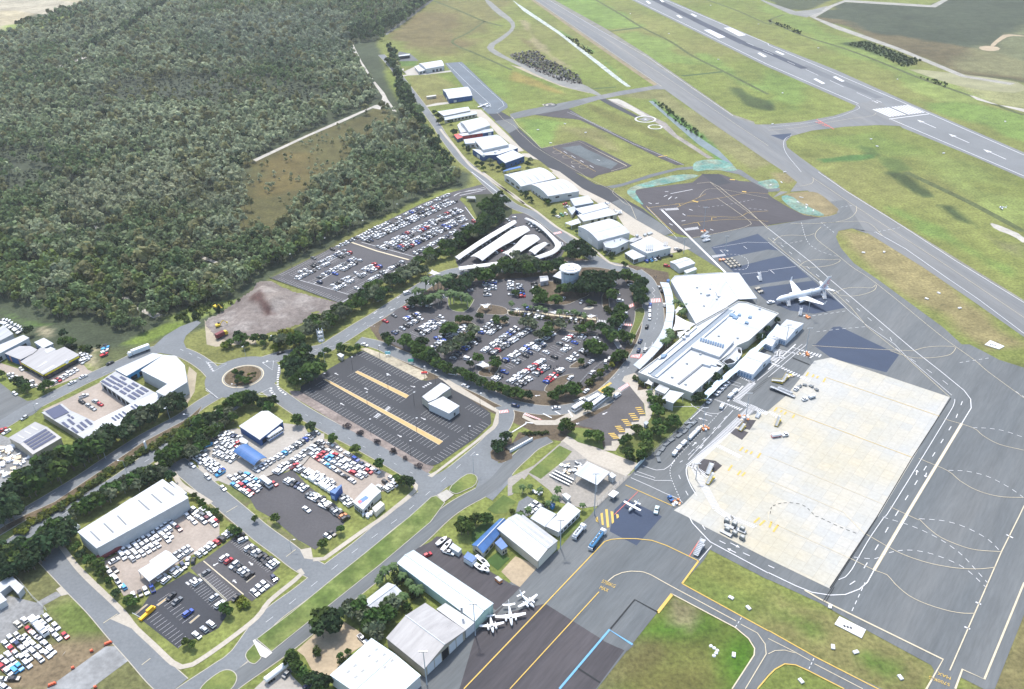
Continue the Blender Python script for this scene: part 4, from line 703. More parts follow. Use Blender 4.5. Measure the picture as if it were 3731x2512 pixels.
def building(label,s,h,roof='flat',rise=0,axis=0,wall=None,rc='white',over=.25,name='shed',cat='shed',base=.1,par=0,feats=(),seg=None,group=None,open_sides=False,posts=True):
 pts=P(s,h)if isinstance(s,str)else s
 if axis:pts=pts[1:]+pts[:1]
 wall=wall or W_WHITE;cx=sum(p.x for p in pts)/len(pts);cy=sum(p.y for p in pts)/len(pts)
 T=Thing(name,label,cat,(cx,cy,base),group=group);T.pts=pts;T.h=h
 e=pts[1]-pts[0];T.ang=math.degrees(math.atan2(e.y,e.x));rm=roofmat(rc,RC[rc],T.ang+(90 if roof!='flat' else 0))
 ins=inset(pts,over);n=len(ins)
 area=sum(p.x*q.y-q.x*p.y for p,q in zip(pts,pts[1:]+pts[:1]));T.rev=area<0
 if T.rev:ins=ins[::-1]
 T.ins=ins
 if roof in('gable','arch'):
  ns=2 if roof=='gable' else 8
  f=(lambda v:rise*(1-abs(2*v-1)))if roof=='gable' else(lambda v:rise*(1-(2*v-1)**2))
  T.z=lambda u,v:h+f(v)
  A,B,Cc,D=pts;rows=[]
  for k in range(ns+1):
   v=k/ns;z=h+f(v);p=A.lerp(D,v);q=B.lerp(Cc,v);rows.append((Vector((p.x,p.y,z)),Vector((q.x,q.y,z))))
  mb=MB()
  for(a,b),(c,d)in zip(rows,rows[1:]):
   for dz in(0,.22):mb.add([a+Vector((0,0,dz)),b+Vector((0,0,dz)),d+Vector((0,0,dz)),c+Vector((0,0,dz))],[(0,1,2,3)])
  for(a,b)in(rows[0],rows[-1]):mb.add([a,b,b+Vector((0,0,.22)),a+Vector((0,0,.22))],[(0,1,2,3)])
  for i in(0,1):
   for r0,r1 in zip(rows,rows[1:]):mb.add([r0[i],r1[i],r1[i]+Vector((0,0,.22)),r0[i]+Vector((0,0,.22))],[(0,1,2,3)])
  T.roof=T.part('roof',mb,rm)
  if roof=='gable':
   m2=MB();m2.tube(rows[1][0]+Vector((0,0,.24)),rows[1][1]+Vector((0,0,.24)),.22,n=6);T.part('ridge_cap',m2,STEELW,parent=T.roof)
  if not open_sides:
   mb=MB();a,b,c,d=ins
   wl=[[Vector((p.x,p.y,base))for p in(a,b)],[Vector((p.x,p.y,base))for p in(c,d)]]
   for p,q in((a,b),(c,d)):mb.add([(p.x,p.y,base),(q.x,q.y,base),(q.x,q.y,h+.05),(p.x,p.y,h+.05)],[(0,1,2,3)])
   for p,q in((a,d),(b,c)):
    top=[Vector((p.x+(q.x-p.x)*k/ns,p.y+(q.y-p.y)*k/ns,h+f(k/ns)))for k in range(ns+1)]
    vs=[(p.x,p.y,base)]+[tuple(t)for t in top]+[(q.x,q.y,base)];mb.add(vs,[tuple(range(len(vs)))])
   T.part('wall',mb,wall)
 else:
  T.z=lambda u,v:h
  mb=MB();mb.prism(pts,h-.05,h+.3);T.roof=T.part('roof',mb,rm)
  if par:
   m2=MB();o=ccw(pts);i2=inset(pts,.35)
   for k in range(len(o)):m2.add([(p.x,p.y,z)for z in(h+.25,h+par)for p in(o[k],o[(k+1)%n],i2[(k+1)%n],i2[k])],[(0,1,5,4),(2,3,7,6),(4,5,6,7)])
   T.part('parapet',m2,wall)
  if not open_sides:mb=MB();mb.prism(ins,base,h-.05,cap=False);T.part('wall',mb,wall)
 if open_sides and posts:
  for p in(ins if len(ins)<=6 else ins[::2]):mb=MB();mb.tube((p.x,p.y,base),(p.x,p.y,h),.16,n=6);T.part('post',mb,STEELW)
 for ft in feats:feature(T,*ft)
 return T
def feature(T,e,t0,t1,z0,z1,m,nm='window',d=.08,label=None):
 a,b=T.ins[e],T.ins[(e+1)%len(T.ins)];p,q=a.lerp(b,t0),a.lerp(b,t1);n=Vector(((q-p).y,-(q-p).x,0)).normalized()
 if T.rev:n=-n
 z1=min(z1,T.h-.12);z0=min(z0,z1-.5);mb=MB();base=T.loc.z;vs=[p-n*.02,q-n*.02,q+n*d,p+n*d]
 mb.prism([Vector((v.x,v.y,0))for v in vs],base+z0,base+z1);return T.part(nm,mb,m,label=label)
def windows(T,e,n,z0,z1,t0=.05,t1=.95,duty=.6,m=None,nm='window'):
 for i in range(n):w=(t1-t0)/n;feature(T,e,t0+i*w+w*(1-duty)/2,t0+i*w+w*(1+duty)/2,z0,z1,m or GLASS,nm)
def strip(T,u0,v0,u1,v1,w,m=SKYL,nm='skylight',up=.27):
 A,B,Cc,D=T.pts[:4];f=lambda u,v:A.lerp(B,u).lerp(D.lerp(Cc,u),v)
 k=8;pts=[]
 for i in range(k+1):
  t=i/k;u=u0+(u1-u0)*t;v=v0+(v1-v0)*t;p=f(u,v);pts.append(Vector((p.x,p.y,T.z(u,v)+up)))
 L,R=offset(pts,w/2),offset(pts,-w/2);mb=MB();n=k+1
 mb.add([tuple(p)for p in L]+[tuple(p)for p in R],[(i,i+n,i+n+1,i+1)for i in range(k)]);T.part(nm,mb,m,parent=T.roof)
def onroof(T,s,dz,m,nm,hh=.12,z=None,parent=True):
 zz=(T.h+.32)if z is None else z
 pts=P(s,zz);mb=MB();mb.prism(pts,zz,zz+hh);return T.part(nm,mb,m,parent=T.roof if parent else None)
def vent(T,s,r=.5,hh=.9,nm='roof_vent'):
 p=P1(s,T.h+.6);mb=MB();mb.tube((p.x,p.y,T.h+.3),(p.x,p.y,T.h+.3+hh),r,r*.8,n=10);T.part(nm,mb,METAL,parent=T.roof)
t=building("white hangar with a low side annex at the far end of the blue grey apron","@10 1480,582 1682,550 1712,600 1545,630",5.5,'arch',1.5,wall=W_WHITE,name='hangar',cat='hangar')
windows(t,2,3,.3,3,.1,.7);feature(t,1,.2,.8,.2,6,DOORW,'hangar_door')
t=building("low white annex with a dark front on the cream forecourt beside the farthest hangar","@10 1440,608 1490,590 1545,640 1480,655",3.5,'flat',wall=W_WHITE,name='office_annex',cat='office');windows(t,2,2,.5,2.5)
t=building("blue walled hangar with a plain white gable roof standing alone on the grass","@10 1697,818 1925,792 1968,872 1752,902",5,'gable',2.0,wall=W_BLUE,name='hangar',cat='hangar',over=.15)
for k in range(4):feature(t,2,.02+k*.14,.14+k*.14,.2,5.5,W_WHITE if k==9 else mat('door_blue',(.03,.10,.28),.5),'hangar_door')
feature(t,2,.68,.80,.2,2.4,DOORW,'door');feature(t,3,.3,.45,.2,2.4,DOORW,'door')
t=building("long cream shed with two white lean-to roof levels beside the dark shrubs","@10 1650,1018 1930,975 1950,1008 1705,1058",4.6,'flat',wall=W_CREAM,name='hangar',cat='hangar');windows(t,0,4,1,2)
t=building("low cream skillion building with pale grey roof in front of the long cream shed","@10 1705,1060 1890,1032 2000,1015 2010,1040 1715,1098",3.2,'flat',wall=W_CREAM,rc='zinc',name='hangar',cat='hangar');windows(t,3,8,.8,2.6)
t=building("white arched hangar with six small skylights behind the red walled store","@10 1855,1112 2035,1072 2130,1143 1935,1205",6,'arch',1.8,wall=W_WHITE,name='hangar',cat='hangar')
for u in(.62,.72,.82):
 for v in(.15,.3,.45):strip(t,u,v,u+.06,v,1.8,mat('skylight_blue',(.35,.42,.48),.4))
t=building("white stepped office roof on the street side of the six skylight hangar","@10 1830,1142 1862,1112 1928,1200 1862,1212",3.6,'flat',name='office_annex',cat='office');windows(t,2,3,.8,2.4)
t=building("blue fronted low store with zinc roof next to the red walled store","@J 690,352 905,325 925,370 740,405",3.8,'flat',wall=W_BLUE,rc='zinc',name='store',cat='store');feature(t,2,.2,.5,.2,3,DOORW,'roller_door')
t=building("long red walled store with a narrow white roof","@J 320,420 700,365 745,400 395,452",3.8,'flat',wall=W_RED,rc='white',name='store',cat='store');windows(t,2,2,2,3,.2,.7,.3)
t=building("small red roofed office with blue walls facing the street","@J 250,430 345,408 405,470 310,505",3.2,'flat',wall=W_BLUE,rc='red',name='office',cat='office');windows(t,2,2,.6,2.2);windows(t,3,2,.6,2.2)
t=building("white roofed grey shed between the red store and the tall white hangar","@J 415,512 800,455 980,430 1040,460 605,540 620,572 445,585",4,'flat',wall=W_GREY,rc='zinc',name='shed');windows(t,5,2,.8,2.4)
t=building("tall white hangar roof rising behind the blue office with sign disc","@J 605,530 1035,455 1185,595 745,690",7.5,'flat',wall=W_WHITE,name='hangar',cat='hangar');windows(t,3,2,4,6)
t=building("dark blue office building with a white round sign on its corner","@J 560,672 740,690 960,665 1200,590 1340,655 1010,765 725,785",5,'flat',wall=W_BLUE,name='office_building',cat='office',par=0)
feature(t,6,.25,.55,.2,3.2,DOORW,'roller_door')
p,q=t.ins[6],t.ins[5];d=(q-p).normalized();nn=Vector((d.y,-d.x,0));c=p+d*1.5+nn*.1;mb=MB();mb.tube((c.x,c.y,4.9),(c.x+nn.x*.15,c.y+nn.y*.15,4.9),1.3,n=20);t.part('round_sign',mb,mat('sign_white',(.8,.82,.85),.5))
for i,s in enumerate(("@J 840,690 850,683 870,690 860,697","@J 900,683 915,678 935,688 920,693","@J 960,665 985,660 1010,668 985,675","@J 930,735 960,728 975,738 945,745","@J 1000,690 1020,684 1040,692 1015,697")):onroof(t,s,0,METAL,'air_conditioner',.9)
t=building("blue walled hall with a clean white sloping roof beside the dark blue office","@J 970,800 1255,692 1452,790 1120,912",5.5,'flat',wall=W_BLUE,name='hall',cat='hall');windows(t,2,3,1,2.4,.1,.8,.3)
t=building("narrow blue awning at the foot of the blue walled hall","@J 1080,1045 1190,1000 1380,960 1395,985 1200,1030 1100,1055",3,'flat',rc='blue',name='awning',cat='awning',open_sides=True)
def bighangar(label,s,h,rise,wl,doors=True):
 t=building(label,s,h,'arch',rise,wall=wl,name='hangar',cat='hangar');return t
t=bighangar("white curved roof hangar with eight thin roof seams and an open grey side wall","@J 1100,1110 1700,985 1990,1165 1390,1310",5,2.0,W_WHITE)
for u in(.18,.36,.54,.72):
 strip(t,u,.06,u,.42,.5);strip(t,u,.55,u,.92,.5)
feature(t,2,.02,.7,.2,7,W_GREY,'side_wall_panel');windows(t,3,3,1,3)
t=bighangar("white curved roof hangar with two dark slot windows on its end wall","@21 170,115 440,62 612,175 325,222",6,2.0,W_WHITE)
for u in(.2,.4,.6,.8):strip(t,u,.3,u,.8,.35)
feature(t,2,.24,.36,3.0,4.2,GLASS,'window');feature(t,2,.64,.76,3.4,4.6,GLASS,'window');windows(t,3,5,.5,1.6)
t=building("small pale grey shed in front of the slot window hangar","@21 525,245 690,215 742,280 568,312",3.6,'flat',wall=W_GREY,rc='zinc',name='shed')
t=building("low white entrance block beside the navy walled workshop","@21 500,330 570,312 582,345 545,392",3,'flat',wall=W_CREAM,rc='zinc',name='entrance_block',cat='office')
t=building("navy walled workshop with a white roof","@21 572,335 832,280 882,320 640,385",4.2,'flat',wall=W_BLUE,name='workshop',cat='workshop')
feature(t,3,.35,.6,2.5,4.2,mat('sign_white',(.8,.82,.85),.5),'wall_sign');windows(t,2,2,1,2.4,.3,.9,.2)
t=building("long white pavilion with a row of square dark windows","@21 592,393 862,322 957,385 648,452",3.8,'flat',rise=0,wall=W_CREAM,name='pavilion',cat='hangar')
for k in range(4):feature(t,2,.12+k*.19,.20+k*.19,.7,3.6,GLASS,'window')
t=building("low white carport roof beside the long white pavilion","@21 480,465 600,425 625,462 540,488",3.2,'flat',name='carport',cat='carport',open_sides=True)
t=bighangar("very large white hangar with a wide curved roof in three bays facing the street","@21 598,497 880,425 1072,552 782,628",7,2.2,W_WHITE)
for v in(.34,.67):strip(t,.02,v,.98,v,.5,mat('roof_joint',(.34,.37,.40),.6),'roof_joint')
t2=t
feature(t,3,.3,.5,.2,4.2,DOORW,'roller_door');feature(t,3,.85,.95,4,5,mat('sign_grey',(.3,.33,.36),.5),'wall_sign')
t=building("white two storey office with a rounded glass corner and grey flat roof","@21 828,648 880,620 985,598 1065,632 950,690 905,700 850,690",5.2,'flat',wall=W_WHITE,rc='zinc',name='office_building',cat='office',par=.7)
windows(t,5,3,2.6,4.2,.1,.9,.7);windows(t,4,2,.6,2.6,.1,.9,.7);feature(t,3,.4,.6,1,3.2,GLASS)
vent(t,"@21 930,625");vent(t,"@21 985,615")
t=building("white link roof with plant boxes behind the rounded corner office","@21 1060,632 1080,605 1165,585 1185,600 1100,640",5,'flat',rc='palegrey',name='plant_roof',cat='office')
for s in("@21 1120,585 1140,578 1150,590 1130,597","@21 1190,580 1210,570 1225,582 1205,592","@21 1225,568 1260,556 1278,568 1240,582"):onroof(t,s,0,METAL,'air_conditioner',1.4)
t=building("white warehouse with two sets of grey vent bars on its roof","@21 1070,660 1250,585 1447,690 1228,742",5.4,'flat',wall=W_WHITE,name='warehouse',cat='warehouse')
for i in range(4):s=1216+i*18;onroof(t,"@21 %d,664 %d,662 %d,712 %d,714"%(s,s+8,s+8,s),0,METAL,'vent_bar',.8)
for i in range(3):s=1378+i*14;onroof(t,"@21 %d,642 %d,640 %d,672 %d,674"%(s,s+6,s+6,s),0,METAL,'vent_bar',.8)
windows(t,2,3,1,2,.1,.9,.15);feature(t,2,.85,.95,.2,3,DOORW,'door')
t=building("white glazed entry wing with stepped roof on the warehouse front","@21 1022,738 1095,705 1215,768 1150,785 1105,800",3.2,'flat',wall=W_WHITE,name='entry_wing',cat='office');windows(t,3,4,.4,2.8,.05,.95,.8);windows(t,4,4,.4,2.8,.05,.95,.8)
t=building("small white gabled shed standing on the asphalt near the terminal's far end","@21 1432,818 1572,775 1667,830 1522,880",3.8,'gable',1.0,wall=W_WHITE,name='shed');feature(t,3,.3,.55,.2,2.4,DOORW,'door')
t=building("pale green generator box with white top beside the small gabled shed","@21 1560,900 1665,865 1682,885 1585,925",2.6,'flat',wall=mat('wall_palegreen',(.42,.50,.42),.7),name='generator',cat='generator',base=.11)
t=building("broad white terminal hall with a flat roof and small square hatches","@21 1442,990 1480,948 1720,930 1895,918 2060,1158 1935,1242 1672,1388",5.2,'flat',wall=W_WHITE,rc='white',name='terminal_hall',cat='terminal',par=.6)
for s in("@21 1682,1048","@21 1802,1062","@21 1718,1102","@21 1745,1215","@21 1862,1155"):vent(t,s,.7,.7,'roof_hatch')
for s in("@21 1760,1112 1795,1105 1800,1122 1765,1128","@21 1848,1095 1880,1110 1885,1140 1868,1140"):onroof(t,s,0,STEELW,'air_conditioner',1.2)
for s in("@21 1770,960 1790,958 1960,1225 1938,1238","@21 1500,1060 1900,1005 1902,1010 1502,1066","@21 1560,1190 1965,1120 1968,1126 1562,1197"):onroof(t,s,0,mat('roof_seam',(.58,.62,.65),.5),'roof_seam',.1)
t=building("clean white apron awning sloping off the broad terminal hall","@21 1897,918 2062,918 2228,1152 2062,1160",4.8,'flat',wall=W_WHITE,name='apron_awning',cat='awning',open_sides=True)
t=building("long white terminal block with a grey louvre strip running down its flat roof","@A 243,1180 892,1428 1277,1095 1205,1045 1330,960 1425,860 1560,802 1918,478 1540,345 1440,335 1330,400 935,620 820,720 485,1000",4.8,'flat',wall=mat('wall_terminal',(.52,.51,.47),.7,.05,.3),rc='white',name='terminal_block',cat='terminal',par=.9)
onroof(t,"@A 1325,425 1375,430 430,1225 395,1200",0,mat('louvre_grey',(.20,.235,.27),.5,.1,.5),'louvre_strip',.35)
onroof(t,"@A 1378,440 1400,445 470,1238 440,1228",0,STEELW,'gutter_wall',.9)
onroof(t,"@A 1300,430 1320,415 385,1190 360,1180",0,STEELW,'gutter_wall',.9)
for i in range(10):a=i/10;x,y=990+290*a,770+88*a;onroof(t,"@A %f,%f %f,%f %f,%f %f,%f"%(x,y-15,x+20,y-9,x+8,y+28,x-12,y+22),0,mat('glass_roof',(.10,.16,.24),.2,spec=.6),'glass_panel',.2,z=7.1)
mb=MB();q=P("@A 870,868 990,752 1385,800 1212,985",6.6);mb.prism(q,5.0,6.8);t.part('raised_roof',mb,roofmat('white',RC['white'],0))
onroof(t,"@A 1040,1045 1060,1050 735,1315 712,1308",0,SKYL,'roof_step',.5);onroof(t,"@A 1040,1045 1180,1090 1172,1105 1030,1060",0,STEELW,'roof_step',.8)
onroof(t,"@A 1165,1065 1245,1090 1225,1110 1150,1082",0,DARKI,'roof_hatch',.1);onroof(t,"@A 1010,1068 1110,1095 1095,1112 1000,1085",0,STEELW,'plant_box',1.3)
for s in("@A 1345,475 1400,490 1380,520 1320,500","@A 1395,500 1440,515 1415,545 1365,530","@A 1440,480 1475,490 1460,508 1425,500"):onroof(t,s,0,mat('plant_blue',(.16,.24,.34),.5),'cooling_unit',1.0)
for s in("@A 1560,508 1600,515 1590,535 1550,528","@A 1520,570 1560,580 1550,600 1510,590","@A 520,970 590,960 560,1000 510,1010"):onroof(t,s,0,mat('plant_blue',(.16,.24,.34),.5),'cooling_unit',1.0)
onroof(t,"@A 1305,450 1500,475 1620,525 1540,600 1290,535",0,mat('plant_deck',(.62,.66,.69),.6),'plant_deck',.12)
for s in("@A 985,950","@A 825,1062","@A 650,1225","@A 1205,735","@A 1692,415","@A 1430,760","@A 810,1310"):vent(t,s,.8,.8)
for s in("@A 800,715 860,705 850,740 800,750","@A 770,760 810,770 800,785 760,775"):onroof(t,s,0,STEELW,'plant_box',1.4)
onroof(t,"@A 480,1010 930,630 945,640 500,1020",0,STEELW,'gutter_wall',.7)
for e,n in((7,5),):windows(t,e,n,.3,3.4,.05,.95,.6,mat('dark_bay',(.03,.05,.06),.4),'dark_bay_panel')
feature(t,0,.30,.42,.3,3,W_DARK,'loading_bay')
for k in range(6):feature(t,1,.1+k*.14,.13+k*.14,.2,8.6,STEELW,'fin',.5)
t=building("rounded white bulge with an open dark plant well on the terminal's apron side","@A 1300,1000 1420,880 1470,890 1480,960 1440,1020 1390,1070 1300,1090 1240,1050",4.2,'flat',rc='white',name='plant_well',cat='plant room',par=.8)
onroof(t,"@A 1290,1020 1340,1000 1400,1040 1330,1080 1260,1050",0,DARKI,'dark_well_panel',.05);onroof(t,"@A 1430,890 1470,895 1475,945 1435,930",0,DARKI,'dark_well_panel',.05)  # flat near-black plates paint the shade down in the well
def ribbon_canopy(label,s1,s2,h,th=.3,name='canopy',wave=0,post_every=12,m=None,arch=0,cat='canopy'):
 """curved roof between two traced edges"""
 a=spline(P(s1,h),3);L=plen(a);b0=spline(P(s2,h),3);n=len(a);b=[along(b0,plen(b0)*i/(n-1))[0]for i in range(n)]
 mid=[(p+q)/2 for p,q in zip(a,b)];T=Thing(name,label,cat,(mid[n//2].x,mid[n//2].y,.15));mb=MB();K=4
 rows=[]
 for i,(p,q)in enumerate(zip(a,b)):
  dz=wave*sin(L*i/(n-1)*2*pi/13)
  rows.append([Vector((p.x+(q.x-p.x)*k/K,p.y+(q.y-p.y)*k/K,h+dz+arch*(1-(2*k/K-1)**2)))for k in range(K+1)])
 for t0 in(0,th):
  for r,r2 in zip(rows,rows[1:]):
   for k in range(K):mb.add([v+Vector((0,0,t0))for v in(r[k],r2[k],r2[k+1],r[k+1])],[(0,1,2,3)])
 for k in(0,K):
  for r,r2 in zip(rows,rows[1:]):mb.add([r[k],r2[k],r2[k]+Vector((0,0,th)),r[k]+Vector((0,0,th))],[(0,1,2,3)])
 for r in(rows[0],rows[-1]):
  for k in range(K):mb.add([r[k],r[k+1],r[k+1]+Vector((0,0,th)),r[k]+Vector((0,0,th))],[(0,1,2,3)])
 T.roof=T.part('roof',mb,m or mat('canopy_roof',(.66,.71,.75),.45,.06,.05,.08,.3,spec=.4));c=0
 for i in range(1,n,max(1,int(post_every/3))):
  for k in(1,K-1):v=rows[i][k];p=MB();p.tube((v.x,v.y,.15),(v.x,v.y,v.z),.13,n=6);T.part('post',p,STEELW)
 T.rows=rows;return T
t=ribbon_canopy("long curved white canopy following the terminal's drop off kerb","@A 505,98 545,200 570,320 580,430 565,560 520,690 430,830 330,950 188,1082","@A 608,105 650,220 668,340 676,430 660,560 640,680 560,820 440,960 262,1135",4.0,m=mat('canopy_sheet',(.40,.44,.47),.45,.12,.05,.1,.25))
for i in range(2,len(t.rows)-1,3):
 r=t.rows[i];mb=MB();mb.tube(r[0]+Vector((0,0,.36)),r[-1]+Vector((0,0,.36)),.16,n=5);t.part('roof_rib',mb,STEELW,parent=t.roof)
t=ribbon_canopy("wavy pale blue walkway canopy along the terminal's apron side","@A 998,1462 1110,1335 1230,1230 1370,1120 1480,1010 1580,910 1690,830 1800,720 1900,600","@A 1060,1490 1165,1380 1290,1270 1425,1160 1540,1040 1640,940 1745,850 1850,750 1945,640",3.6,wave=.35,post_every=6,m=mat('canopy_blue',(.47,.58,.66),.4,.08,.1,.08,.4))
for k in range(3,len(t.rows)-3,9):
 v=t.rows[k][0];mb=MB();mb.tube((v.x-1,v.y+1,.15),(v.x-1,v.y+1,6.5),.3,.2,n=8);t.part('mast_pole',mb,STEELW)
for lb,s in(("white gabled marquee nearest the baggage carts with a dark round end sign","@A 1420,1132 1640,912 1835,975 1612,1198"),("white gabled marquee beyond the baggage marquee, near the jet","@A 1862,742 2012,540 2218,588 2008,792"),("small white flat marquee between the two gabled marquees","@A 1735,815 1832,738 1930,772 1838,862")):
 t=building(lb,s,3.6,'gable',1.7,axis=1,wall=mat('marquee_wall',(.62,.66,.72),.7),rc='white',name='marquee',cat='marquee')
 a,b,c,d=t.ins;windows(t,2,5,.4,2.6,.03,.97,.75,mat('marquee_window',(.18,.28,.42),.3));feature(t,1,.3,.42,.8,2.4,W_DARK,'round_sign');feature(t,3,.1,.5,.3,2.4,mat('marquee_window',(.18,.28,.42)),'window')
t=building("flat white canopy over the dark baggage hall door at the terminal's near end","@A 525,1490 622,1382 792,1420 662,1542",5,'flat',wall=W_WHITE,name='canopy',cat='canopy',open_sides=True)
feature(t,3,.0,1,.1,4.6,W_WHITE,'side_wall')
t=building("low white annex with three windows below the terminal's near corner","@A 440,1378 498,1320 618,1368 562,1432",3.2,'flat',wall=W_WHITE,name='annex',cat='annex',par=.5);windows(t,3,3,.8,1.8,.1,.9,.5);windows(t,2,2,.8,1.8)
t=building("bright blue kiosk box at the terminal canopy's far tip","@A 580,75 605,58 628,72 604,92",4.5,'flat',wall=mat('kiosk_blue',(.04,.25,.55),.5),rc='blue',name='kiosk',cat='kiosk')
def sail(label,s,h,masts=(0,1,2,3),name='shade_sail',sag=1.2,peak=None):
 h*=.85;pts=P(s,h);n=len(pts);c=sum(pts,Vector())/n;T=Thing(name,label,'shade sail',(c.x,c.y,.2));mb=MB();K=6
 hs=[h+(peak[i%len(peak)]if peak else(.7 if i%2 else-.5))for i in range(n)]
 ctr=Vector((c.x,c.y,sum(hs)/n-.1));ringv=[]
 for i in range(n):
  a,b=Vector((pts[i].x,pts[i].y,hs[i])),Vector((pts[(i+1)%n].x,pts[(i+1)%n].y,hs[(i+1)%n]))
  for k in range(K):t=k/K;q=a.lerp(b,t);q=q.lerp(ctr,.16*4*t*(1-t));ringv.append(q)
 m=len(ringv);inner=[v.lerp(ctr,.55)+Vector((0,0,.1))for v in ringv]
 mb.add(ringv+inner+[ctr],[(i,(i+1)%m,m+(i+1)%m,m+i)for i in range(m)]+[(m+i,m+(i+1)%m,2*m)for i in range(m)]);T.part('fabric',mb,SHADE,smooth=True)
 for i in masts:
  if i<n:p=MB();p.tube((pts[i].x,pts[i].y,.2),(pts[i].x,pts[i].y,hs[i]+.3),.14,n=6);T.part('mast',p,STEELW)
 return T
sail("large white membrane roof stretched between the terminal and its curved canopy","@A 690,470 930,605 860,655 640,690",5,sag=1);sail("narrow white sail beside the palms near the broad terminal hall","@A 725,372 778,410 690,470 680,440",5);sail("white sail over the palms at the terminal canopy's lower courtyard","@A 715,680 850,660 735,760 710,740",5);sail("small white sail by the round garden at the terminal's near corner","@K 230,665 290,630 375,665 345,740",4.2)
def tower():
 b=P1("@O 985,900");T=Thing('control_tower',"round white control tower with a dark glass cab rising above the car park trees",'control tower',(b.x,b.y,.2));n=16
 def cyl(r0,r1,z0,z1,rot=0,k=n):
  mb=MB();mb.loft([[Vector((b.x+r*cos(2*pi*i/k+rot),b.y+r*sin(2*pi*i/k+rot),z))for i in range(k)]for r,z in((r0,z0),(r1,z1))]);return mb
 wm=mat('tower_white',(.46,.52,.57),.6,.06,.4)
 T.part('shaft',cyl(5.5,5.3,.2,10.6,0,24),wm,smooth=False);T.part('balcony',cyl(6.0,6.0,10.6,11.3,0,10),wm);T.part('cab_glass',cyl(4.9,5.6,11.3,13.4,0,10),mat('cab_glass',(.015,.022,.035),.1,spec=.7));
 r=T.part('cab_roof',cyl(7.4,7.1,13.4,14.2,0,10),mat('tower_roof',(.55,.55,.54),.6));T.part('roof_cap',cyl(5.0,4.8,14.2,14.7,0,10),mat('tower_roof',(.55,.55,.54)),parent=r)
 for dx,dy,w,d in((-.8,2.0,2.2,.4),(.6,-1.6,4.4,.35),(2,.8,.4,2.4)):mb=MB();mb.box((b.x+dx,b.y+dy,14.85),(w,d,.3));T.part('roof_rail',mb,METAL,parent=r)
 for z in(4.5,7.2,9.6):T.part('ring_band',cyl(5.6,5.6,z,z+.3,0,24),mat('tower_band',(.48,.56,.63),.6))
 for a in(-.35,-1.05,-1.75,-2.45,-3.1):mb=MB();x,y=b.x+5.65*cos(a),b.y+5.65*sin(a);mb.tube((x,y,.2),(x,y,13.4),.22,n=6);T.part('column',mb,mat('tower_white',(.6,.67,.73)))
 for i in range(4):mb=MB();a=-1.05;mb.box((b.x+5.9*cos(a),b.y+5.9*sin(a),1.2+i*2.2),(1.6,1.4,.25));T.part('stair_landing',mb,METAL)
 mb=MB();mb.tube((b.x,b.y,14.6),(b.x,b.y,17.5),.08,n=5);T.part('antenna',mb,STEELW)
tower()
t=building("low white office wrapped around the control tower's foot, the wing left of the shaft","@O 495,610 690,455 850,520 850,725",4.6,'flat',wall=mat('wall_darkgreen',(.03,.045,.04),.6),name='office_wing',cat='office');windows(t,3,4,.8,2.4)
t=building("white roofed office wing right of the control tower half hidden by big trees","@O 1130,600 1180,640 1290,600 1375,640 1350,710 1190,845 1130,830",4.6,'flat',wall=W_DARK,name='office_wing',cat='office')
t=building("small grey gabled store in the car park near the control tower","@O 118,605 345,590 385,720 140,765",3.4,'gable',.9,wall=mat('wall_mauve',(.45,.44,.47),.7),rc='palegrey',name='store',cat='store');feature(t,2,.3,.6,.2,2.2,METAL,'roller_door')
n=0
for lb,a,b,ar in(("long narrow white carport row nearest the remote car park","@11 1806,775 2050,610 2329,445 @21 20,440","@11 1842,800 2080,640 2329,490 @21 42,460",.7),("widest white carport row with a rippled roof edge","@11 1948,770 2150,640 2329,520 @21 90,492","@11 2058,808 2200,700 2329,628 @21 165,530",1.6),("white carport row third from the remote car park, starting by the lone white cars","@11 2236,738 2329,690 @21 120,575 180,572","@11 2329,790 @21 60,740 200,650 255,610",1.4),("shortest white carport row inside the bend of the curved one","@21 150,720 200,680 280,642","@21 205,752 260,705 325,655",.9),("white carport roof curving round the lot like a hook","@21 110,425 200,470 300,550 385,650 375,700 300,735 190,775","@21 150,425 250,470 350,560 445,650 440,690 380,745 250,790",.9),("low white carport row along the near edge of the covered lot","@11 1842,862 2100,830 2329,795 @21 40,785","@11 1848,892 2110,858 2329,822 @21 60,810",.5)):
 ribbon_canopy(lb,a,b,3.2,.2,'carport',0,9,SHADE,ar,'carport')
for lb,s in(("star shaped white sail by the left end of the palm lined walkway","@B 1858,498 1960,520 1985,485 2045,515 1980,560 1935,590"),("star shaped white sail over the palm walkway, second from its left end","@C 60,565 165,585 240,570 200,605 150,610 120,600"),("star shaped white sail midway along the palm walkway","@C 690,625 790,640 805,610 880,645 800,665 770,680"),("star shaped white sail at the zebra crossing end of the palm walkway","@C 1330,688 1400,695 1420,670 1505,715 1420,730 1380,750"),("white sail shading the pay station beside the car park garden","@B 1195,385 1235,345 1305,390 1195,415"),("small white square shade among the palms by the entry garden","@B 1540,340 1620,345 1600,380 1525,370"),("wide white tensile shade on a pole near the staff car park side of the lot","@D 678,515 740,482 838,520 820,550 755,545"),("white winged shade above the ring road entry among dark trees","@11 1560,915 1600,895 1640,900 1680,930 1620,930")):
 sail(lb,s,4.0)
t=building("white roofed block of the new staff car park with an open court","@12 1502,478 1682,345 1722,362 1778,400 1705,448 1640,500 1565,530",4.4,'flat',wall=W_CREAM,name='amenities_block',cat='building',par=.3);windows(t,5,3,.3,2.4,.1,.9,.6)
t=building("plain white rectangular block in front of the open court in the new car park","@12 1562,540 1702,475 1852,562 1755,632",4.4,'flat',wall=W_WHITE,name='amenities_block',cat='building');feature(t,2,.4,.55,.5,2.4,W_DARK,'door')
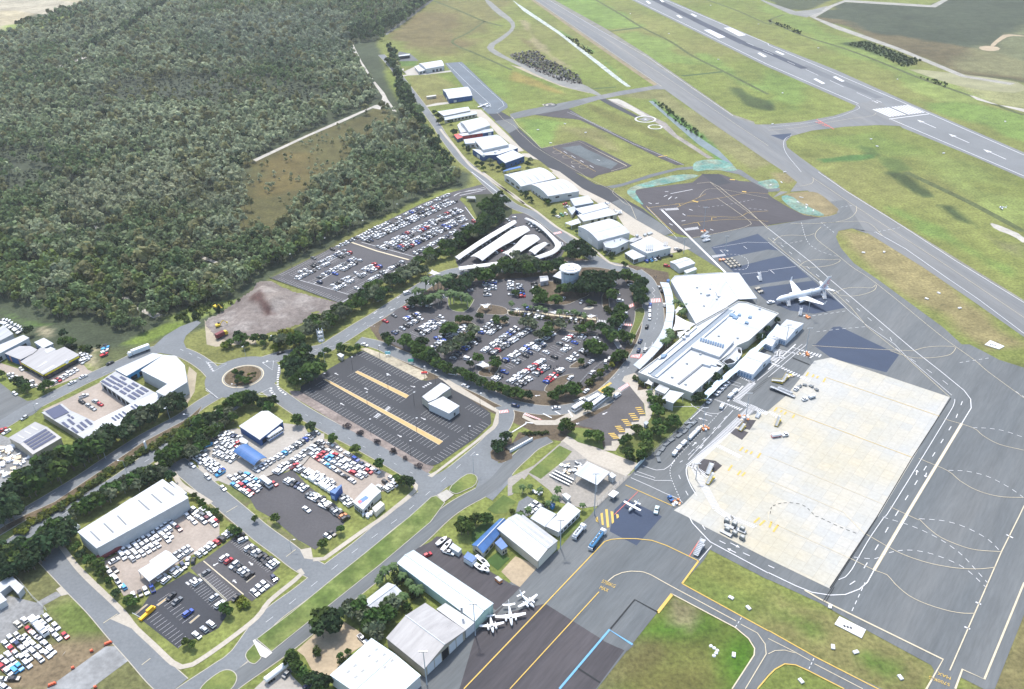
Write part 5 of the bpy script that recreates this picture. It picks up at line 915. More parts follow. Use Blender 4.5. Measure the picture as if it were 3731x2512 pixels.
t=building("white roofed wash hall with deep blue walls in the hire yard","@E 1728,255 2110,0 2228,-5 2480,170 2080,485",4.2,'flat',wall=W_BLUE,name='hall',cat='hall',open_sides=False);windows(t,3,4,.4,3,.05,.95,.7,DARKI,'dark_bay_panel')
t=building("blue curved roof canopy over cars in the hire yard","@E 1630,680 1860,555 2200,790 1985,920",3.6,'arch',1.3,axis=1,rc='blue',name='canopy',cat='canopy',open_sides=True);feature(t,2,.0,1,3.9,5,mat('fascia_grey',(.4,.42,.44),.6),'end_fascia')
t=building("white hire kiosk with a blue and red panel on its roof","@F 1330,1265 1495,1090 1650,945 1815,1080 1690,1190 1500,1395",3.8,'flat',wall=W_WHITE,name='kiosk',cat='kiosk')
onroof(t,"@F 1410,1245 1550,1150 1600,1185 1450,1290",0,mat('panel_blue',(.08,.17,.45),.5),'roof_panel');onroof(t,"@F 1408,1248 1450,1220 1490,1250 1445,1288",0,mat('panel_red',(.55,.12,.12),.5),'roof_panel',.16,label_:=None)if False else onroof(t,"@F 1408,1248 1450,1220 1490,1250 1445,1288",0,mat('panel_red',(.55,.12,.12),.5),'roof_panel',.16)
windows(t,5,4,.5,2,.1,.9,.6);windows(t,4,3,.5,2)
t=building("cream shipping container on the verge beside the hire kiosk","@F 1655,1365 1800,1245 1870,1300 1715,1440",2.8,'flat',wall=mat('container_cream',(.62,.58,.46),.6,.08,.5),rc='cream',name='shipping_container',cat='container',over=.02);feature(t,3,.02,.49,.1,2.5,mat('container_door',(.56,.52,.42),.6),'door');feature(t,3,.51,.98,.1,2.5,mat('container_door',(.56,.52,.42)),'door')
t=building("tall blue advertising wedge standing in the hire yard","@F 940,1090 1135,965 1145,985 1030,1130",4.2,'flat',wall=mat('sign_blue',(.02,.085,.30),.5),rc='blue',name='display_sign',cat='sign',over=.02);feature(t,3,.2,.8,.5,2.6,mat('sign_panel',(.25,.35,.6),.5),'sign_panel')
t=building("white box trailer body by the red car in the hire yard's back row","@E 1730,470 1785,445 1890,515 1850,560 1740,520",3,'flat',wall=W_WHITE,name='box_trailer',cat='trailer')
t=building("long white factory with five grey skylight strips","@02 1480,1228 1710,1390 1715,1400 @03 880,292 705,140 @02 1260,1365",7.5,'flat',wall=W_GREY,rc='white',name='factory',cat='factory')
for s in("@02 1478,1300 1492,1295 1592,1370 1575,1376","@02 1370,1362 1384,1357 1480,1438 1464,1445","@02 1250,1418 1264,1412 1368,1502 1350,1508","@03 1060,-10 1075,-15 1155,68 1140,75","@03 938,62 952,57 1040,140 1022,146","@03 815,132 828,127 918,214 902,220"):onroof(t,s,0,SKYL,'skylight',.06,z=7.82)
windows(t,2,6,.3,4.2,.03,.97,.35,W_GREY,'roller_door');windows(t,0,3,4,5)
t=building("small grey lean-to roof against the white factory's back edge","@02 1085,1470 1190,1400 1280,1400 1150,1490",6,'flat',wall=W_GREY,rc='grey',name='lean_to',cat='lean-to')
t=building("white strip roof stepping down at the factory's street end","@E 550,1215 600,1190 850,1390 790,1420",7,'flat',wall=W_WHITE,name='lean_to',cat='lean-to')
t=building("white car canopy with a stepped outline in the factory yard","@G 945,1075 1155,950 1140,915 1415,730 1490,765 1640,900 1135,1262",3.6,'flat',wall=W_WHITE,name='canopy',cat='canopy',open_sides=True)
t=building("white portable office bent in an L behind the mesh fence","@03 -60,640 100,535 220,640 165,705 90,625 -60,740",3.2,'flat',wall=W_GREY,name='portable_office',cat='portable office');windows(t,3,3,.8,1.8)
t=building("white portable cabin below the bent portable office","@03 -60,720 0,685 65,760 -20,810",3.0,'flat',wall=W_WHITE,name='portable_cabin',cat='portable office')
U="u-shaped depot"
t=building("white roofed corner depot with curved grey wall by the roundabout","@02 1280,238 1490,97 1600,108 1680,190 1705,345 1500,472 1418,432 1522,362",7.5,'flat',wall=W_GREY,name='depot',cat='depot')
t=building("narrow white roof with a blue fascia along the depot's back","@02 1048,232 1390,80 1488,97 1152,290",5,'flat',wall=mat('wall_skyblue',(.06,.25,.50),.6),name='depot_wing',cat='depot');windows(t,2,4,.3,3,.05,.95,.7,DARKI,'dark_bay_panel')
t=building("white depot wing carrying rows of dark solar panels beside the corner depot","@02 908,342 1052,245 1412,440 1190,542",4.2,'flat',wall=W_GREY,rc='palegrey',name='depot_wing',cat='depot')
def panels(T,cells,ux,uy,w,h,k=.35):
 for(x,y)in cells:
  onroof(T,"@02 %f,%f %f,%f %f,%f %f,%f"%(x,y,x+ux[0]*w,y+ux[1]*w,x+ux[0]*w+uy[0]*h,y+ux[1]*w+uy[1]*h,x+uy[0]*h,y+uy[1]*h),0,SOLAR,'solar_panel',.1,z=T.h+.5)
panels(t,((918,335),(958,312),(998,290)),(.86,.5),(.8,-.45),100,24);panels(t,((1020,385),(1055,362),(1092,342),(1085,298)),(.86,.5),(.8,-.45),55,24);panels(t,((1082,425),(1118,400),(1155,378),(1192,356)),(.86,.5),(.8,-.45),60,26);panels(t,((1155,465),(1192,442),(1230,420),(1268,396)),(.86,.5),(.8,-.45),75,28)
windows(t,3,6,.3,3.2,.05,.95,.7,DARKI,'dark_bay_panel')
t=building("long white depot wing beside the dark roadside trees with a solar row","@02 862,702 1192,540 1412,440 1500,470 838,905",4.2,'flat',wall=W_TAN,rc='white',name='depot_wing',cat='depot')
panels(t,((1010,665),(1040,648),(1070,632),(1105,612),(1185,562),(1215,548)),(.8,.6),(.85,-.4),48,18)
t=building("white depot wing with a dark square solar array at the street end","@02 378,622 560,540 635,600 862,705 838,905",3.8,'flat',wall=W_TAN,rc='palegrey',name='depot_wing',cat='depot')
panels(t,((410,608),),(.72,.62),(.9,-.42),115,150);panels(t,((557,712),(607,685),(640,762),(692,738),(722,712),(768,688)),(.76,.62),(.85,-.42),72,26);panels(t,((608,640),(640,660)),(.76,.62),(.85,-.42),26,18);windows(t,4,8,.4,3,.05,.95,.35,W_TAN,'roller_door')
t=building("grey gabled shed with four long solar rows on one slope","@02 78,852 320,705 562,850 300,1003",4.4,'gable',1.6,axis=0,wall=W_TAN,rc='tan',name='shed')
T_=t
for v in(.08,.16,.24,.32):pass
A,B,Cc,D=t.pts
for v in(.56,.66,.76,.86):strip(t,.12,v,.92,v,1.9,SOLAR,'solar_panel',.4)
for u in(.25,.5,.75):strip(t,u,.12,u,.4,.5,STEELW,'skylight',.3)
feature(t,1,.4,.85,.2,4.2,DARKI,'roller_door',label='roller doorway, shade inside painted as a dark panel')  # doorway is a near-black panel, its inner shade put into the colour
t=building("grey roofed service showroom with a bright yellow fascia and dark walls","@I 350,885 560,745 700,640 960,690 1095,632 1355,770 735,1105",4.2,'flat',wall=mat('wall_black',(.025,.027,.03),.6),rc='tan',name='showroom',cat='showroom')
feature(t,5,.02,.98,3.0,4.0,FASC_Y,'fascia',.25);feature(t,6,.02,.98,3.0,4.0,FASC_Y,'fascia',.25);windows(t,5,6,.3,3.2,.05,.95,.7);windows(t,6,4,.3,3.2)
e=t.ins;p=e[5].lerp(e[6],.36);d=(e[6]-e[5]).normalized();nn=Vector((d.y,-d.x,0));nn=nn if not t.rev else-nn;mb=MB();mb.tube((p.x,p.y,4.6),(p.x+nn.x*.5,p.y+nn.y*.5,4.6),1.1,n=20);t.part('round_sign',mb,mat('sign_white',(.8,.82,.85),.5))
for s in("@I 595,1000 640,975 810,880 780,870","@I 690,1065 720,1075 930,950 900,940"):onroof(t,s,0,STEELW,'skylight',.06)
t=building("grey roofed bay with blue and orange wall panels beside the yellow fascia showroom","@I 80,742 330,620 520,620 640,680 560,745 350,850 200,795",4.6,'flat',wall=mat('wall_deepblue',(.02,.09,.26),.6),rc='tan',name='showroom_bay',cat='showroom');feature(t,6,.3,.5,.2,6,W_ORANGE,'wall_panel');feature(t,5,.1,.3,.2,6,W_ORANGE,'wall_panel')
t=building("white flat canopy roof behind the yellow fascia showroom","@I 580,555 745,480 910,575 735,655",3.8,'flat',wall=W_WHITE,name='canopy',cat='canopy')
t=building("small white lean-to roof tucked behind the yellow fascia showroom","@I 755,690 860,635 950,670 800,745",4.3,'flat',wall=W_WHITE,name='lean_to',cat='lean-to')
t=building("bright white long warehouse roof at the picture's left edge","@I -300,720 400,430 500,480 -300,900",5,'flat',wall=W_WHITE,name='warehouse',cat='warehouse');windows(t,2,5,.5,3)
t=building("pale grey warehouse behind the bright white one with boats along its back","@I -300,520 60,260 230,410 -300,690",4.6,'flat',wall=W_GREY,rc='palegrey',name='warehouse',cat='warehouse')
t=building("long narrow mint walled hangar with a pale ridged roof","@13 1280,422 1432,303 2162,790 1990,955",5.2,'gable',1.0,axis=1,wall=W_MINT,rc='mintwhite',name='hangar',cat='hangar')
windows(t,2,9,.3,4.6,.02,.98,.8,mat('door_mint',(.38,.52,.46),.6),'sliding_door');feature(t,1,.1,.9,.3,5.5,mat('door_mint',(.38,.52,.46)),'sliding_door')
p=P1("@13 1870,850",9);mb=MB();mb.tube((p.x,p.y,7.5),(p.x,p.y,11),.45,n=10);t.part('flue',mb,METAL)
t=building("large grey gabled hangar with an open door bay toward the apron","@13 1182,1105 1540,785 1905,1035 1530,1388",5,'gable',2.6,axis=1,wall=W_TAN,rc='tan',name='hangar',cat='hangar')
for k in range(5):feature(t,1,.06+k*.18,.22+k*.18,.2,6.6,DARKI if k==2 else mat('door_palegrey',(.52,.55,.58),.6),'hangar_door',.1,'hangar doorway, shade inside painted as a dark panel' if k==2 else None)  # middle bay: inner shade painted as a near-black panel
t.part('eave_strip',MB().box((t.loc.x,t.loc.y,7.0),(.1,.1,.1)),METAL)if False else None
t=building("grey lean-to hangar filling the gap between the mint and grey hangars","@13 1640,842 1722,787 1992,962 1905,1035",4.8,'flat',wall=mat('wall_palegrey',(.50,.53,.56),.7),rc='palegrey',name='lean_to',cat='hangar');feature(t,2,.05,.95,.2,5.6,mat('door_palegrey',(.52,.55,.58)),'hangar_door')
t=building("pale blue roofed hangar with rows of short skylights at the picture's lower edge","@13 1050,1105 1200,1212 1502,1443 1290,1640 680,1445 880,1240 805,1290 870,1225",5.8,'flat',wall=W_WHITE,rc='mintwhite',name='hangar',cat='hangar')if False else building("pale blue roofed hangar with rows of short skylights at the picture's lower edge","@13 672,1442 1050,1105 1500,1445 1120,1790",5.8,'gable',1.2,axis=0,wall=W_WHITE,rc='mintwhite',name='hangar',cat='hangar')
for u,v in((.83,.27),(.74,.38),(.65,.49)):pass
for u in(.84,.66):
 for v in(.22,.38,.54):strip(t,u,v,u+.06,v,.9)
for u in(.36,.2):
 for v in(.18,.34):strip(t,u,v,u+.07,v,.9)
t=building("white hip roofed cottage half hidden by garden trees","@13 935,805 1200,600 1345,700 1110,870",3,'gable',1.6,wall=W_CREAM,name='cottage',cat='house');windows(t,3,3,.8,2);windows(t,0,4,.8,2)
t=building("blue roofed house with an L plan beside the big light grey hangar","@13 1960,255 2200,20 2300,55 2190,205 2065,318",4,'flat',wall=W_CREAM,rc='blue',name='house',cat='house')if False else building("blue gabled house beside the light grey striped hangar","@13 1962,258 2215,20 2300,60 2065,335",3.2,'gable',1.6,wall=W_CREAM,rc='blue',name='house',cat='house');windows(t,3,1,.8,2);windows(t,2,5,.8,2)
t=building("low blue side wing of the blue gabled house over its fenced lawn","@13 2170,240 2225,190 2290,270 2235,305",3.6,'flat',wall=W_CREAM,rc='blue',name='house_wing',cat='house');windows(t,2,2,.8,2)
t=building("light grey hangar with white striped gable roof beside the house","@d 1130,1203 1182,1166 1269,1231 1223,1278",4.7,'gable',1.3,axis=1,wall=W_CREAM,rc='palegrey',name='hangar',cat='hangar')
for u in(.2,.4,.6,.8):strip(t,.04,u,.96,u,1.0,STEELW,'roof_stripe')
feature(t,1,.05,.95,.2,5.6,mat('door_cream',(.60,.58,.50),.6),'sliding_door');windows(t,0,4,.3,3,.05,.95,.3,DOORW,'door')
t=building("pale blue grey flat roofed office next to the striped hangar","@d 1206,1180 1230,1153 1268,1172 1252,1186 1240,1200",3.2,'flat',wall=W_WHITE,rc='zinc',name='office',cat='office');windows(t,3,3,.8,2)
t=building("white flat roofed office beside the palm near the fuel trucks","@d 1240,1198 1292,1143 1321,1163 1270,1212",3.2,'flat',wall=W_WHITE,name='office',cat='office');windows(t,2,5,.8,2)
t=building("pale grey fuel canopy on white posts by the apron gate","@22 565,1180 682,1068 888,1165 772,1282",4.4,'flat',wall=W_WHITE,rc='zinc',name='fuel_canopy',cat='canopy',open_sides=True,par=.35)
t=building("white tank box beside the fuel canopy","@22 868,1190 905,1165 948,1195 912,1220",3,'flat',wall=W_WHITE,name='tank_box',cat='tank');feature(t,2,.3,.7,.6,2,METAL,'grille')
t=building("small white hut by the ring of palms near the fuel canopy","@22 452,1368 490,1352 536,1385 505,1420",2.4,'flat',wall=W_WHITE,name='hut',cat='hut')
t=building("grey kiosk box on the lawn beside the striped bus bays","@K 205,1365 250,1330 298,1355 255,1400",2.4,'flat',wall=mat('wall_bluegrey',(.25,.31,.38),.6),rc='zinc',name='kiosk',cat='kiosk');windows(t,2,2,.6,1.8)
t=building("bright blue pump shed between palms near the white office","@22 335,1450 362,1425 392,1455 365,1482",2.2,'flat',wall=mat('kiosk_blue',(.04,.25,.55)),rc='blue',name='pump_shed',cat='shed')
t=building("white equipment box beside the tall lattice mast","@12 735,95 765,80 802,98 775,122",2.6,'flat',wall=W_CREAM,name='equipment_box',cat='cabinet')
t=building("small bus stop canopy on the verge near the remote car park exit","@11 1912,240 1920,222 1990,220 2000,245",2.6,'flat',rc='grey',name='bus_shelter',cat='shelter',open_sides=True)
t=building("low white pump building by the far tree belt, nearest the blue grey apron","@10 1272,520 1290,508 1400,492 1395,505",3.5,'flat',wall=W_DARK,name='pump_house',cat='shed')
t=building("long cream container on the grass beside the blue walled hangar","@10 1548,878 1636,866 1640,876 1552,888",2.4,'flat',wall=W_CREAM,rc='cream',name='shipping_container',cat='container',over=.02);feature(t,2,.1,.4,.1,2,W_TAN,'door')
for lb,s,bs in(("white slab board on the grass strip next to the large dark apron corner","@33 603,975 648,903 890,1025 850,1102",0),("white rectangular board lying at the far grass island's tip near the corner","@32 1968,0 2020,-40 2150,15 2100,42",0)):
 p=P(s,.4);c=sum(p,Vector())/4;T=Thing('signal_board',lb,'sign',(c.x,c.y,.05));mb=MB();mb.prism(p,.1,.4);T.part('panel',mb,WHITE_P);mb=MB()
 for k in(-.9,0,.9):mb.box((c.x+k*1.2-1,c.y-k*.5,.42),(.8,1.1,.04))
 T.part('symbol',mb,W_DARK)
PAINT=mat_objcol('car_paint',.3,.5,.4);PAINT_A=mat_attr('car_paint_many',.35,'tint',0,.2,0,1,.5);CGLASS=mat('car_glass',(.012,.016,.022),.08,spec=.7);TYRE=mat('tyre_rubber',(.015,.015,.016),.8)
COL={'w':('white',(.72,.73,.74)),'s':('silver',(.40,.42,.44)),'g':('grey',(.13,.14,.15)),'k':('black',(.014,.015,.017)),'r':('red',(.42,.02,.03)),'b':('blue',(.02,.07,.36)),'l':('light blue',(.06,.32,.62)),'n':('navy',(.012,.03,.09)),'m':('maroon',(.13,.02,.03)),'o':('orange',(.62,.22,.07)),'y':('yellow',(.68,.50,.04)),'v':('purple',(.14,.06,.34)),'e':('green',(.03,.22,.09)),'c':('cream',(.55,.50,.40))}
def car_shape(kind):
 """returns lower body + roof faces, glass faces (x forward, z up, wheels on z=0)"""
 L,Wd,belt,H={'hatchback':(4.1,1.75,.92,1.48),'sedan':(4.75,1.82,.92,1.45),'wagon':(4.6,1.88,1.02,1.70),'van':(5.1,1.95,1.15,2.05),'ute':(5.2,1.88,1.02,1.75)}[kind]
 h=L/2;w=Wd/2
 prof={'hatchback':[(-h,.35),(-h,.80),(-h+.25,belt),(h-1.15,belt),(h-.15,.74),(h,.60),(h,.3)],'sedan':[(-h,.35),(-h,.85),(-h+.7,belt),(h-1.3,belt),(h-.15,.72),(h,.58),(h,.3)],'wagon':[(-h,.4),(-h,.95),(-h+.12,belt),(h-1.2,belt),(h-.12,.85),(h,.68),(h,.32)],'van':[(-h,.4),(-h,1.05),(-h+.05,belt),(h-.8,belt),(h-.08,.9),(h,.7),(h,.32)],'ute':[(-h,.5),(-h,1.0),(-h+.06,belt),(h-1.3,belt),(h-.12,.86),(h,.7),(h,.35)]}[kind]
 cab={'hatchback':(-h+.1,h-1.15,-h+.55,h-1.95),'sedan':(-h+.65,h-1.25,-h+1.35,h-2.05),'wagon':(-h+.1,h-1.2,-h+.4,h-2.0),'van':(-h+.06,h-.75,-h+.15,h-1.5),'ute':(-.75,h-1.3,-.45,h-2.05)}[kind]
 body=MB();n=len(prof);k=[1 if z<.5 else(.985 if z<.85 else.94)for _,z in prof]
 vs=[(x,-w*q,z)for(x,z),q in zip(prof,k)]+[(x,w*q,z)for(x,z),q in zip(prof,k)]
 body.add(vs,[(i,(i+1)%n,(i+1)%n+n,i+n)for i in range(n)]+[tuple(range(n)),tuple(range(n,2*n))[::-1]])
 g=MB();x0,x1,x2,x3=cab;wb,wt=w*.92,w*.74
 g.add([(x0,-wb,belt),(x1,-wb,belt),(x1,wb,belt),(x0,wb,belt),(x2,-wt,H-.03),(x3,-wt,H-.03),(x3,wt,H-.03),(x2,wt,H-.03)],[(0,1,5,4),(1,2,6,5),(2,3,7,6),(3,0,4,7)])
 wr=wt+.03;rx2,rx3=x2-.05,x3+.08
 if kind=='van':body.box(((x0+x3-.9)/2,0,(belt+H)/2-.02),(x3-.9-x0,Wd*.93,H-belt-.02),taper=.96)
 body.add([(rx2,-wr,H-.06),(rx3,-wr,H-.06),(rx3,wr,H-.06),(rx2,wr,H-.06),(rx2+.08,-wr*.9,H),(rx3-.08,-wr*.9,H),(rx3-.08,wr*.9,H),(rx2+.08,wr*.9,H)],[(0,1,5,4),(1,2,6,5),(2,3,7,6),(3,0,4,7),(4,5,6,7)])
 if kind=='ute':g.add([(-h+.12,-w*.82,belt+.012),(-.85,-w*.82,belt+.012),(-.85,w*.82,belt+.012),(-h+.12,w*.82,belt+.012)],[(0,1,2,3)])
 return L,Wd,body,g
CARM={}
for kd in('hatchback','sedan','wagon','van','ute'):
 L,Wd,bd,gl=car_shape(kd);wm=MB();r=.36 if kd in('van','ute','wagon')else.32;wm.tube((0,-.11,0),(0,.11,0),r,n=10)
 CARM[kd]=(L,Wd,bd,gl,bd.mesh(kd+'_body',PAINT),gl.mesh(kd+'_glass',CGLASS),wm.mesh('wheel',TYRE),r)
CARS=[]
ORD=['first','second','third','fourth','fifth','sixth','seventh','eighth','ninth','tenth','eleventh','twelfth','thirteenth','fourteenth','fifteenth','sixteenth','seventeenth','eighteenth','nineteenth','twentieth']
def ordw(i):
 if i<20:return ORD[i]
 t,o=divmod(i+1,10);tens=['','','twent','thirt','fort','fift','sixt','sevent','eight','ninet'][t]
 return tens+'ieth' if o==0 else tens+'y-'+ORD[o-1]
PAL='wwwwwwwwwwssssggkkkrbn'
def kindof(c):return random.choices(['hatchback','sedan','wagon','ute'],[4,4,4,.7])[0]
def row(nm,lm,s,n,cols=None,fill=1.0,side=0,mode='p',kinds=None,z=.16,pal=PAL,jit=.12,flip=.35):
 pts=P(s);L=plen(pts);idx=0
 for i in range(n):
  t=(i+.5)/n if side or n>1 else.5
  p,d=along(pts,L*(i/max(1,n-1)if not side else(i+.5)/n));nn=Vector((-d.y,d.x,0))
  f=fill(i/max(1,n-1))if callable(fill)else fill
  c=cols[i]if cols and i<len(cols)else(random.choice(pal)if random.random()<f else '-')
  if c=='-':continue
  if side:p=p+nn*side
  h=d if mode=='a' else nn
  if random.random()<flip:h=-h
  a=math.atan2(h.y,h.x)+random.gauss(0,.025);kd=(kinds if isinstance(kinds,str)else None)or kindof(c)
  CARS.append((Vector((p.x+random.gauss(0,jit),p.y+random.gauss(0,jit),z)),a,kd,c,"%s %s, %s from %s in %s"%(COL[c][0],kd,ordw(idx),lm,nm)if n>1 else "%s %s %s"%(COL[c][0],kd,nm),nm));idx+=1
def one(label,s,c,kd='sedan',z=.16):
 """s: centre and a point the nose looks at"""
 p,q=P(s);d=q-p;CARS.append((Vector((p.x,p.y,z)),math.atan2(d.y,d.x),kd,c,"%s %s %s"%(COL[c][0],kd,label),None))
Y="blue canopy hire yard's"
for nm,s,n,cl in(("the yard's row nearest the street trees behind the blue canopy","@E 1340,730 1620,840",5,None),("the hire yard's second row left of the blue canopy","@E 1360,640 1680,770",6,None),("the hire yard's third row left of the blue canopy","@E 1370,560 1640,690",5,None),("the hire yard's fourth row left of the blue canopy","@E 1390,455 1690,640",6,None),("the hire yard's fifth row by the box trailer","@E 1460,455 1700,570",5,'wwwwr'),("the hire yard's short top row by the wash hall","@E 1520,380 1720,470",4,'wwnw')):
 row(nm,"the roadside trees",s,n,cl,pal='wwwwwwwwws',jit=.1)
row("the packed street side row of the hire yard","the cream truck","@E 1040,795 1410,1075",9,'wwwwwwwwl',pal='w');row("the inner street side row of the hire yard","the cream truck","@E 1130,795 1430,1020",8,'wwwwwwwb')
row("the row below the blue canopy's open end","the yard's middle","@E 2030,1010 2290,840",5,'wwwsw');one("standing alone by the roadside trees of the hire yard","@E 1120,660 1200,700",'s');one("beside the silver car under the yard's roadside trees","@E 1210,590 1290,560",'l','ute')
for k,(s,n,cl)in enumerate((("@E 1650,1270 1880,1420",4,'lwww'),("@E 1600,1140 1920,1390",5,'wwrrr'),("@E 1690,1120 2000,1340",5,'wglww'),("@E 1775,1090 2060,1290",5,'gwwww'),("@E 1870,1090 2120,1235",4,'lwlg'))):
 row("the %s nose to tail line beside the street hedge"%ORD[k],"the blue canopy",s,n,cl,mode='a')
row("the hire yard's centre row up to the verge","the blue canopy","@F 45,520 715,90",12,'wwlwwgwgbwgs',flip=0);row("the row across the drive from the centre row","the asphalt lot","@F 30,770 230,625",5,'wwwww');row("the row leading to the red cars","the asphalt lot","@F 270,610 800,250",9,'kwwwsswkw')
for k,(s,n,cl)in enumerate((("@F 950,290 1380,550",4,'wwwb'),("@F 1490,630 1730,750",3,'nww'),("@F 830,360 1600,755",8,'gwrwwwwr'),("@F 750,395 1520,800",8,'wrlwwwww'),("@F 690,430 1440,835",8,'wrlwwwrw'),("@F 650,480 740,545",2,'wr'),("@F 835,600 1320,910",6,'wlwgkw'))):
 row("the %s packed line inside the pink hire yard"%ORD[k],"the red cars",s,n,cl,mode='a',jit=.05)
row("the row at the grass ditch end","the centre drive","@F 345,665 460,735",3,'rss');row("the white van row along the grass ditch","the centre drive","@F 545,785 985,1065",9,'wwwwwwwww',kinds='van');row("the row behind the white vans","the centre drive","@F 690,800 985,965",6,'wwwwww')
row("the asphalt lot's first row by the ditch","the centre drive","@F 210,905 520,1045",6,'wwknww');row("the asphalt lot's second row by the ditch","the centre drive","@F 590,1145 780,1235",5,'gswwk');row("the asphalt lot's third row by the ditch","the centre drive","@F 830,1290 1000,1375",5,'wwwkk');row("the asphalt lot's last row by the verge","the centre drive","@F 1020,1400 1210,1550",5,'gskok')
row("the short row between blue sign and kiosk","the blue sign","@F 1150,1185 1300,1310",4,'gsww');row("the row by the kiosk's corner trees","the kiosk","@F 1790,1015 1990,880",3,'wkw');row("the row nearest the kerb trees by the kiosk","the kiosk","@F 1900,1060 2035,970",3,'www')
one("standing alone in the middle of the asphalt lot","@F 550,1400 620,1450",'w');one("at the asphalt lot's edge below the minibus","@F 5,965 60,1000",'r','hatchback');one("parked at the asphalt lot's lower corner, light one","@13 650,185 700,215",'w','hatchback');one("parked at the asphalt lot's lower corner, dark one","@13 690,160 740,190",'k')
for k,s in enumerate(("@E 940,930 1000,980","@E 1200,1130 1260,1180","@E 1465,1320 1530,1380")):one("%s along the verge kerb beside the hire yard street"%("first","second","third")[k],s,'w',('sedan','wagon','hatchback')[k])
for k,(s,n,cl)in enumerate((("@G 645,785 700,850",2,None),("@G 710,735 850,880",3,None),("@G 810,700 930,825",3,None),("@G 905,660 1020,785",3,None),("@G 905,545 1110,740",4,None),("@G 985,490 1190,690",4,None),("@G 1150,520 1275,645",3,None),("@G 1165,410 1285,530",3,None),("@G 1290,400 1445,560",3,None),("@G 1360,350 1490,490",3,None),("@G 1360,250 1480,370",3,None),("@G 1430,200 1560,310",3,None))):
 row("the %s column of white cars along the factory wall"%ORD[k],"the factory wall",s,n,'wwww',mode='a',jit=.05)
for k,s in enumerate(("@G 830,605 890,660","@G 1080,450 1130,500","@G 1220,350 1270,400","@G 1305,300 1350,340")):one("%s dark one tight against the factory wall"%ORD[k],s,'k')
one("with white front standing out from the factory columns","@G 1640,370 1700,430",'m')
for k,(s,n,cl)in enumerate((("@G 1700,75 1890,250",3,'gww'),("@G 1770,30 2050,255",4,'lkws'),("@G 1920,60 2140,215",3,'wgm'),("@G 2050,60 2270,235",4,'wwwr'))):row("the %s line beside the factory yard's street corner"%ORD[k],"the factory wall",s,n,cl,mode='a')
one("alone beyond the red pair at the factory yard corner","@G 2235,290 2290,340",'w','wagon')
row("the row between factory yard and grey car park","the white canopy","@H 580,580 1110,205",8,'wwwwrkww',flip=0);row("the pair beside the canopy's stepped corner","the canopy","@H 400,695 505,680",2,'wk')
for k,(s,c)in enumerate((("@G 1615,790 1680,740",'s'),("@G 1680,850 1740,800",'w'),("@G 1755,710 1820,660",'w'),("@G 1810,770 1880,720",'w'))):one("%s of the cluster off the white canopy's right end"%ORD[k],s,c,'hatchback')
for k,(s,c)in enumerate((("@G 1350,1205 1440,1140",'w'),("@G 1430,1250 1500,1190",'w'),("@G 1570,1080 1640,1020",'w'),("@G 1630,1130 1700,1070",'w'),("@G 1720,1010 1760,1060",'n'))):one("%s of those nosing out below the white canopy"%ORD[k],s,c,'wagon')
row("the line along the factory yard hedge","the maroon tanks","@G 440,1070 690,1375",6,'wwwwwl',mode='a');one("by the dark one near the yard hedge","@G 550,920 620,880",'w');one("next to the hedge line in the factory yard","@G 560,1075 600,1120",'k')
row("the row across from the canopy's dark shadow","the hedge end","@G 880,1530 1190,1390",4,'wkwb')
row("the pair at the grey car park's top corner","the street","@H 1330,335 1290,275",2,'wk');row("the long row of the grey car park by the street","the top corner","@H 1440,470 1870,760",9,'wkwgkkkww',jit=.06);row("the two at the grey car park's middle","the canopy","@H 1010,640 1090,690",2,'wr');row("the grey car park's middle row","the red car","@H 1190,760 1440,935",5,'wkwsk',jit=.06)
one("alone on the marked bays beside the grass strip","@H 710,890 780,840",'g','hatchback');one("by the yellow shrub at the grass strip's end","@H 1225,1310 1300,1240",'k');one("at the grey car park's orange kerb","@H 1860,980 1900,1030",'n','hatchback');row("the kerb bays by the lower verge","the navy car","@H 1710,1090 1540,1220",3,'www',flip=0)
for lb,s,c,kd in(("beside the striped hatching in the dark car park","@H 560,1060 640,1000",'w','hatchback'),("near the grass strip in the dark car park","@H 840,1310 900,1260",'s','hatchback'),("under the tree at the dark car park's edge","@H 940,1430 1000,1380",'w','wagon'),("by the ochre kerb in the dark car park","@H 120,1290 190,1220",'k','sedan'),("one bay along from the black car","@H 220,1370 290,1310",'g','sedan'),("alone in the dark car park's middle row","@03 1715,885 1760,850",'b','wagon')):one(lb,s,c,kd)
row("the dark car park's kerb bays by the corner tree","the tree","@03 1795,1085 1925,985",3,'wsw',flip=0)
for k,(s,n,cl)in enumerate((("@03 435,930 600,1090",3,'wwr'),("@03 370,945 530,1100",4,'wsww'),("@03 270,1030 480,1225",5,'rwwww'),("@03 245,1105 430,1265",4,'wwww'),("@03 165,1090 370,1295",5,'wwwww'),("@03 110,1120 270,1285",4,'wnww'),("@03 65,1160 255,1350",5,'wrwww'),("@03 30,1300 180,1375",0,None),("@03 75,1265 185,1380",3,'wwl'),("@03 25,1300 130,1400",3,'wwl'),("@03 20,1375 75,1420",2,'rw'),("@03 30,1485 130,1480",2,'wk'),("@03 15,1540 60,1568",2,'ww'))):
 if n:row("the %s line of the dirt yard from its street side"%ORD[k],"the gravel drive",s,n,cl,mode='a',jit=.15,z=.08,flip=.1)
row("the loose pair at the dirt yard's gravel end","the fence","@03 165,985 225,945",2,'cw',z=.08)
row("the showroom's front row","the round bush","@I 870,1270 1290,1030",8,'wwrwwwww',z=.1);row("the pair by the showroom's side hedge","the street","@I 180,1110 225,1160",2,'ww',z=.1);row("the pair hidden behind the showroom's dark tree","the tree","@I 530,1250 560,1310",2,'ww',z=.1);row("the cluster at the showroom's far end","the showroom","@I 1390,760 1500,820",3,'www',z=.1);row("the second cluster at the showroom's far end","the showroom","@I 1425,840 1475,865",2,'ww',z=.1)
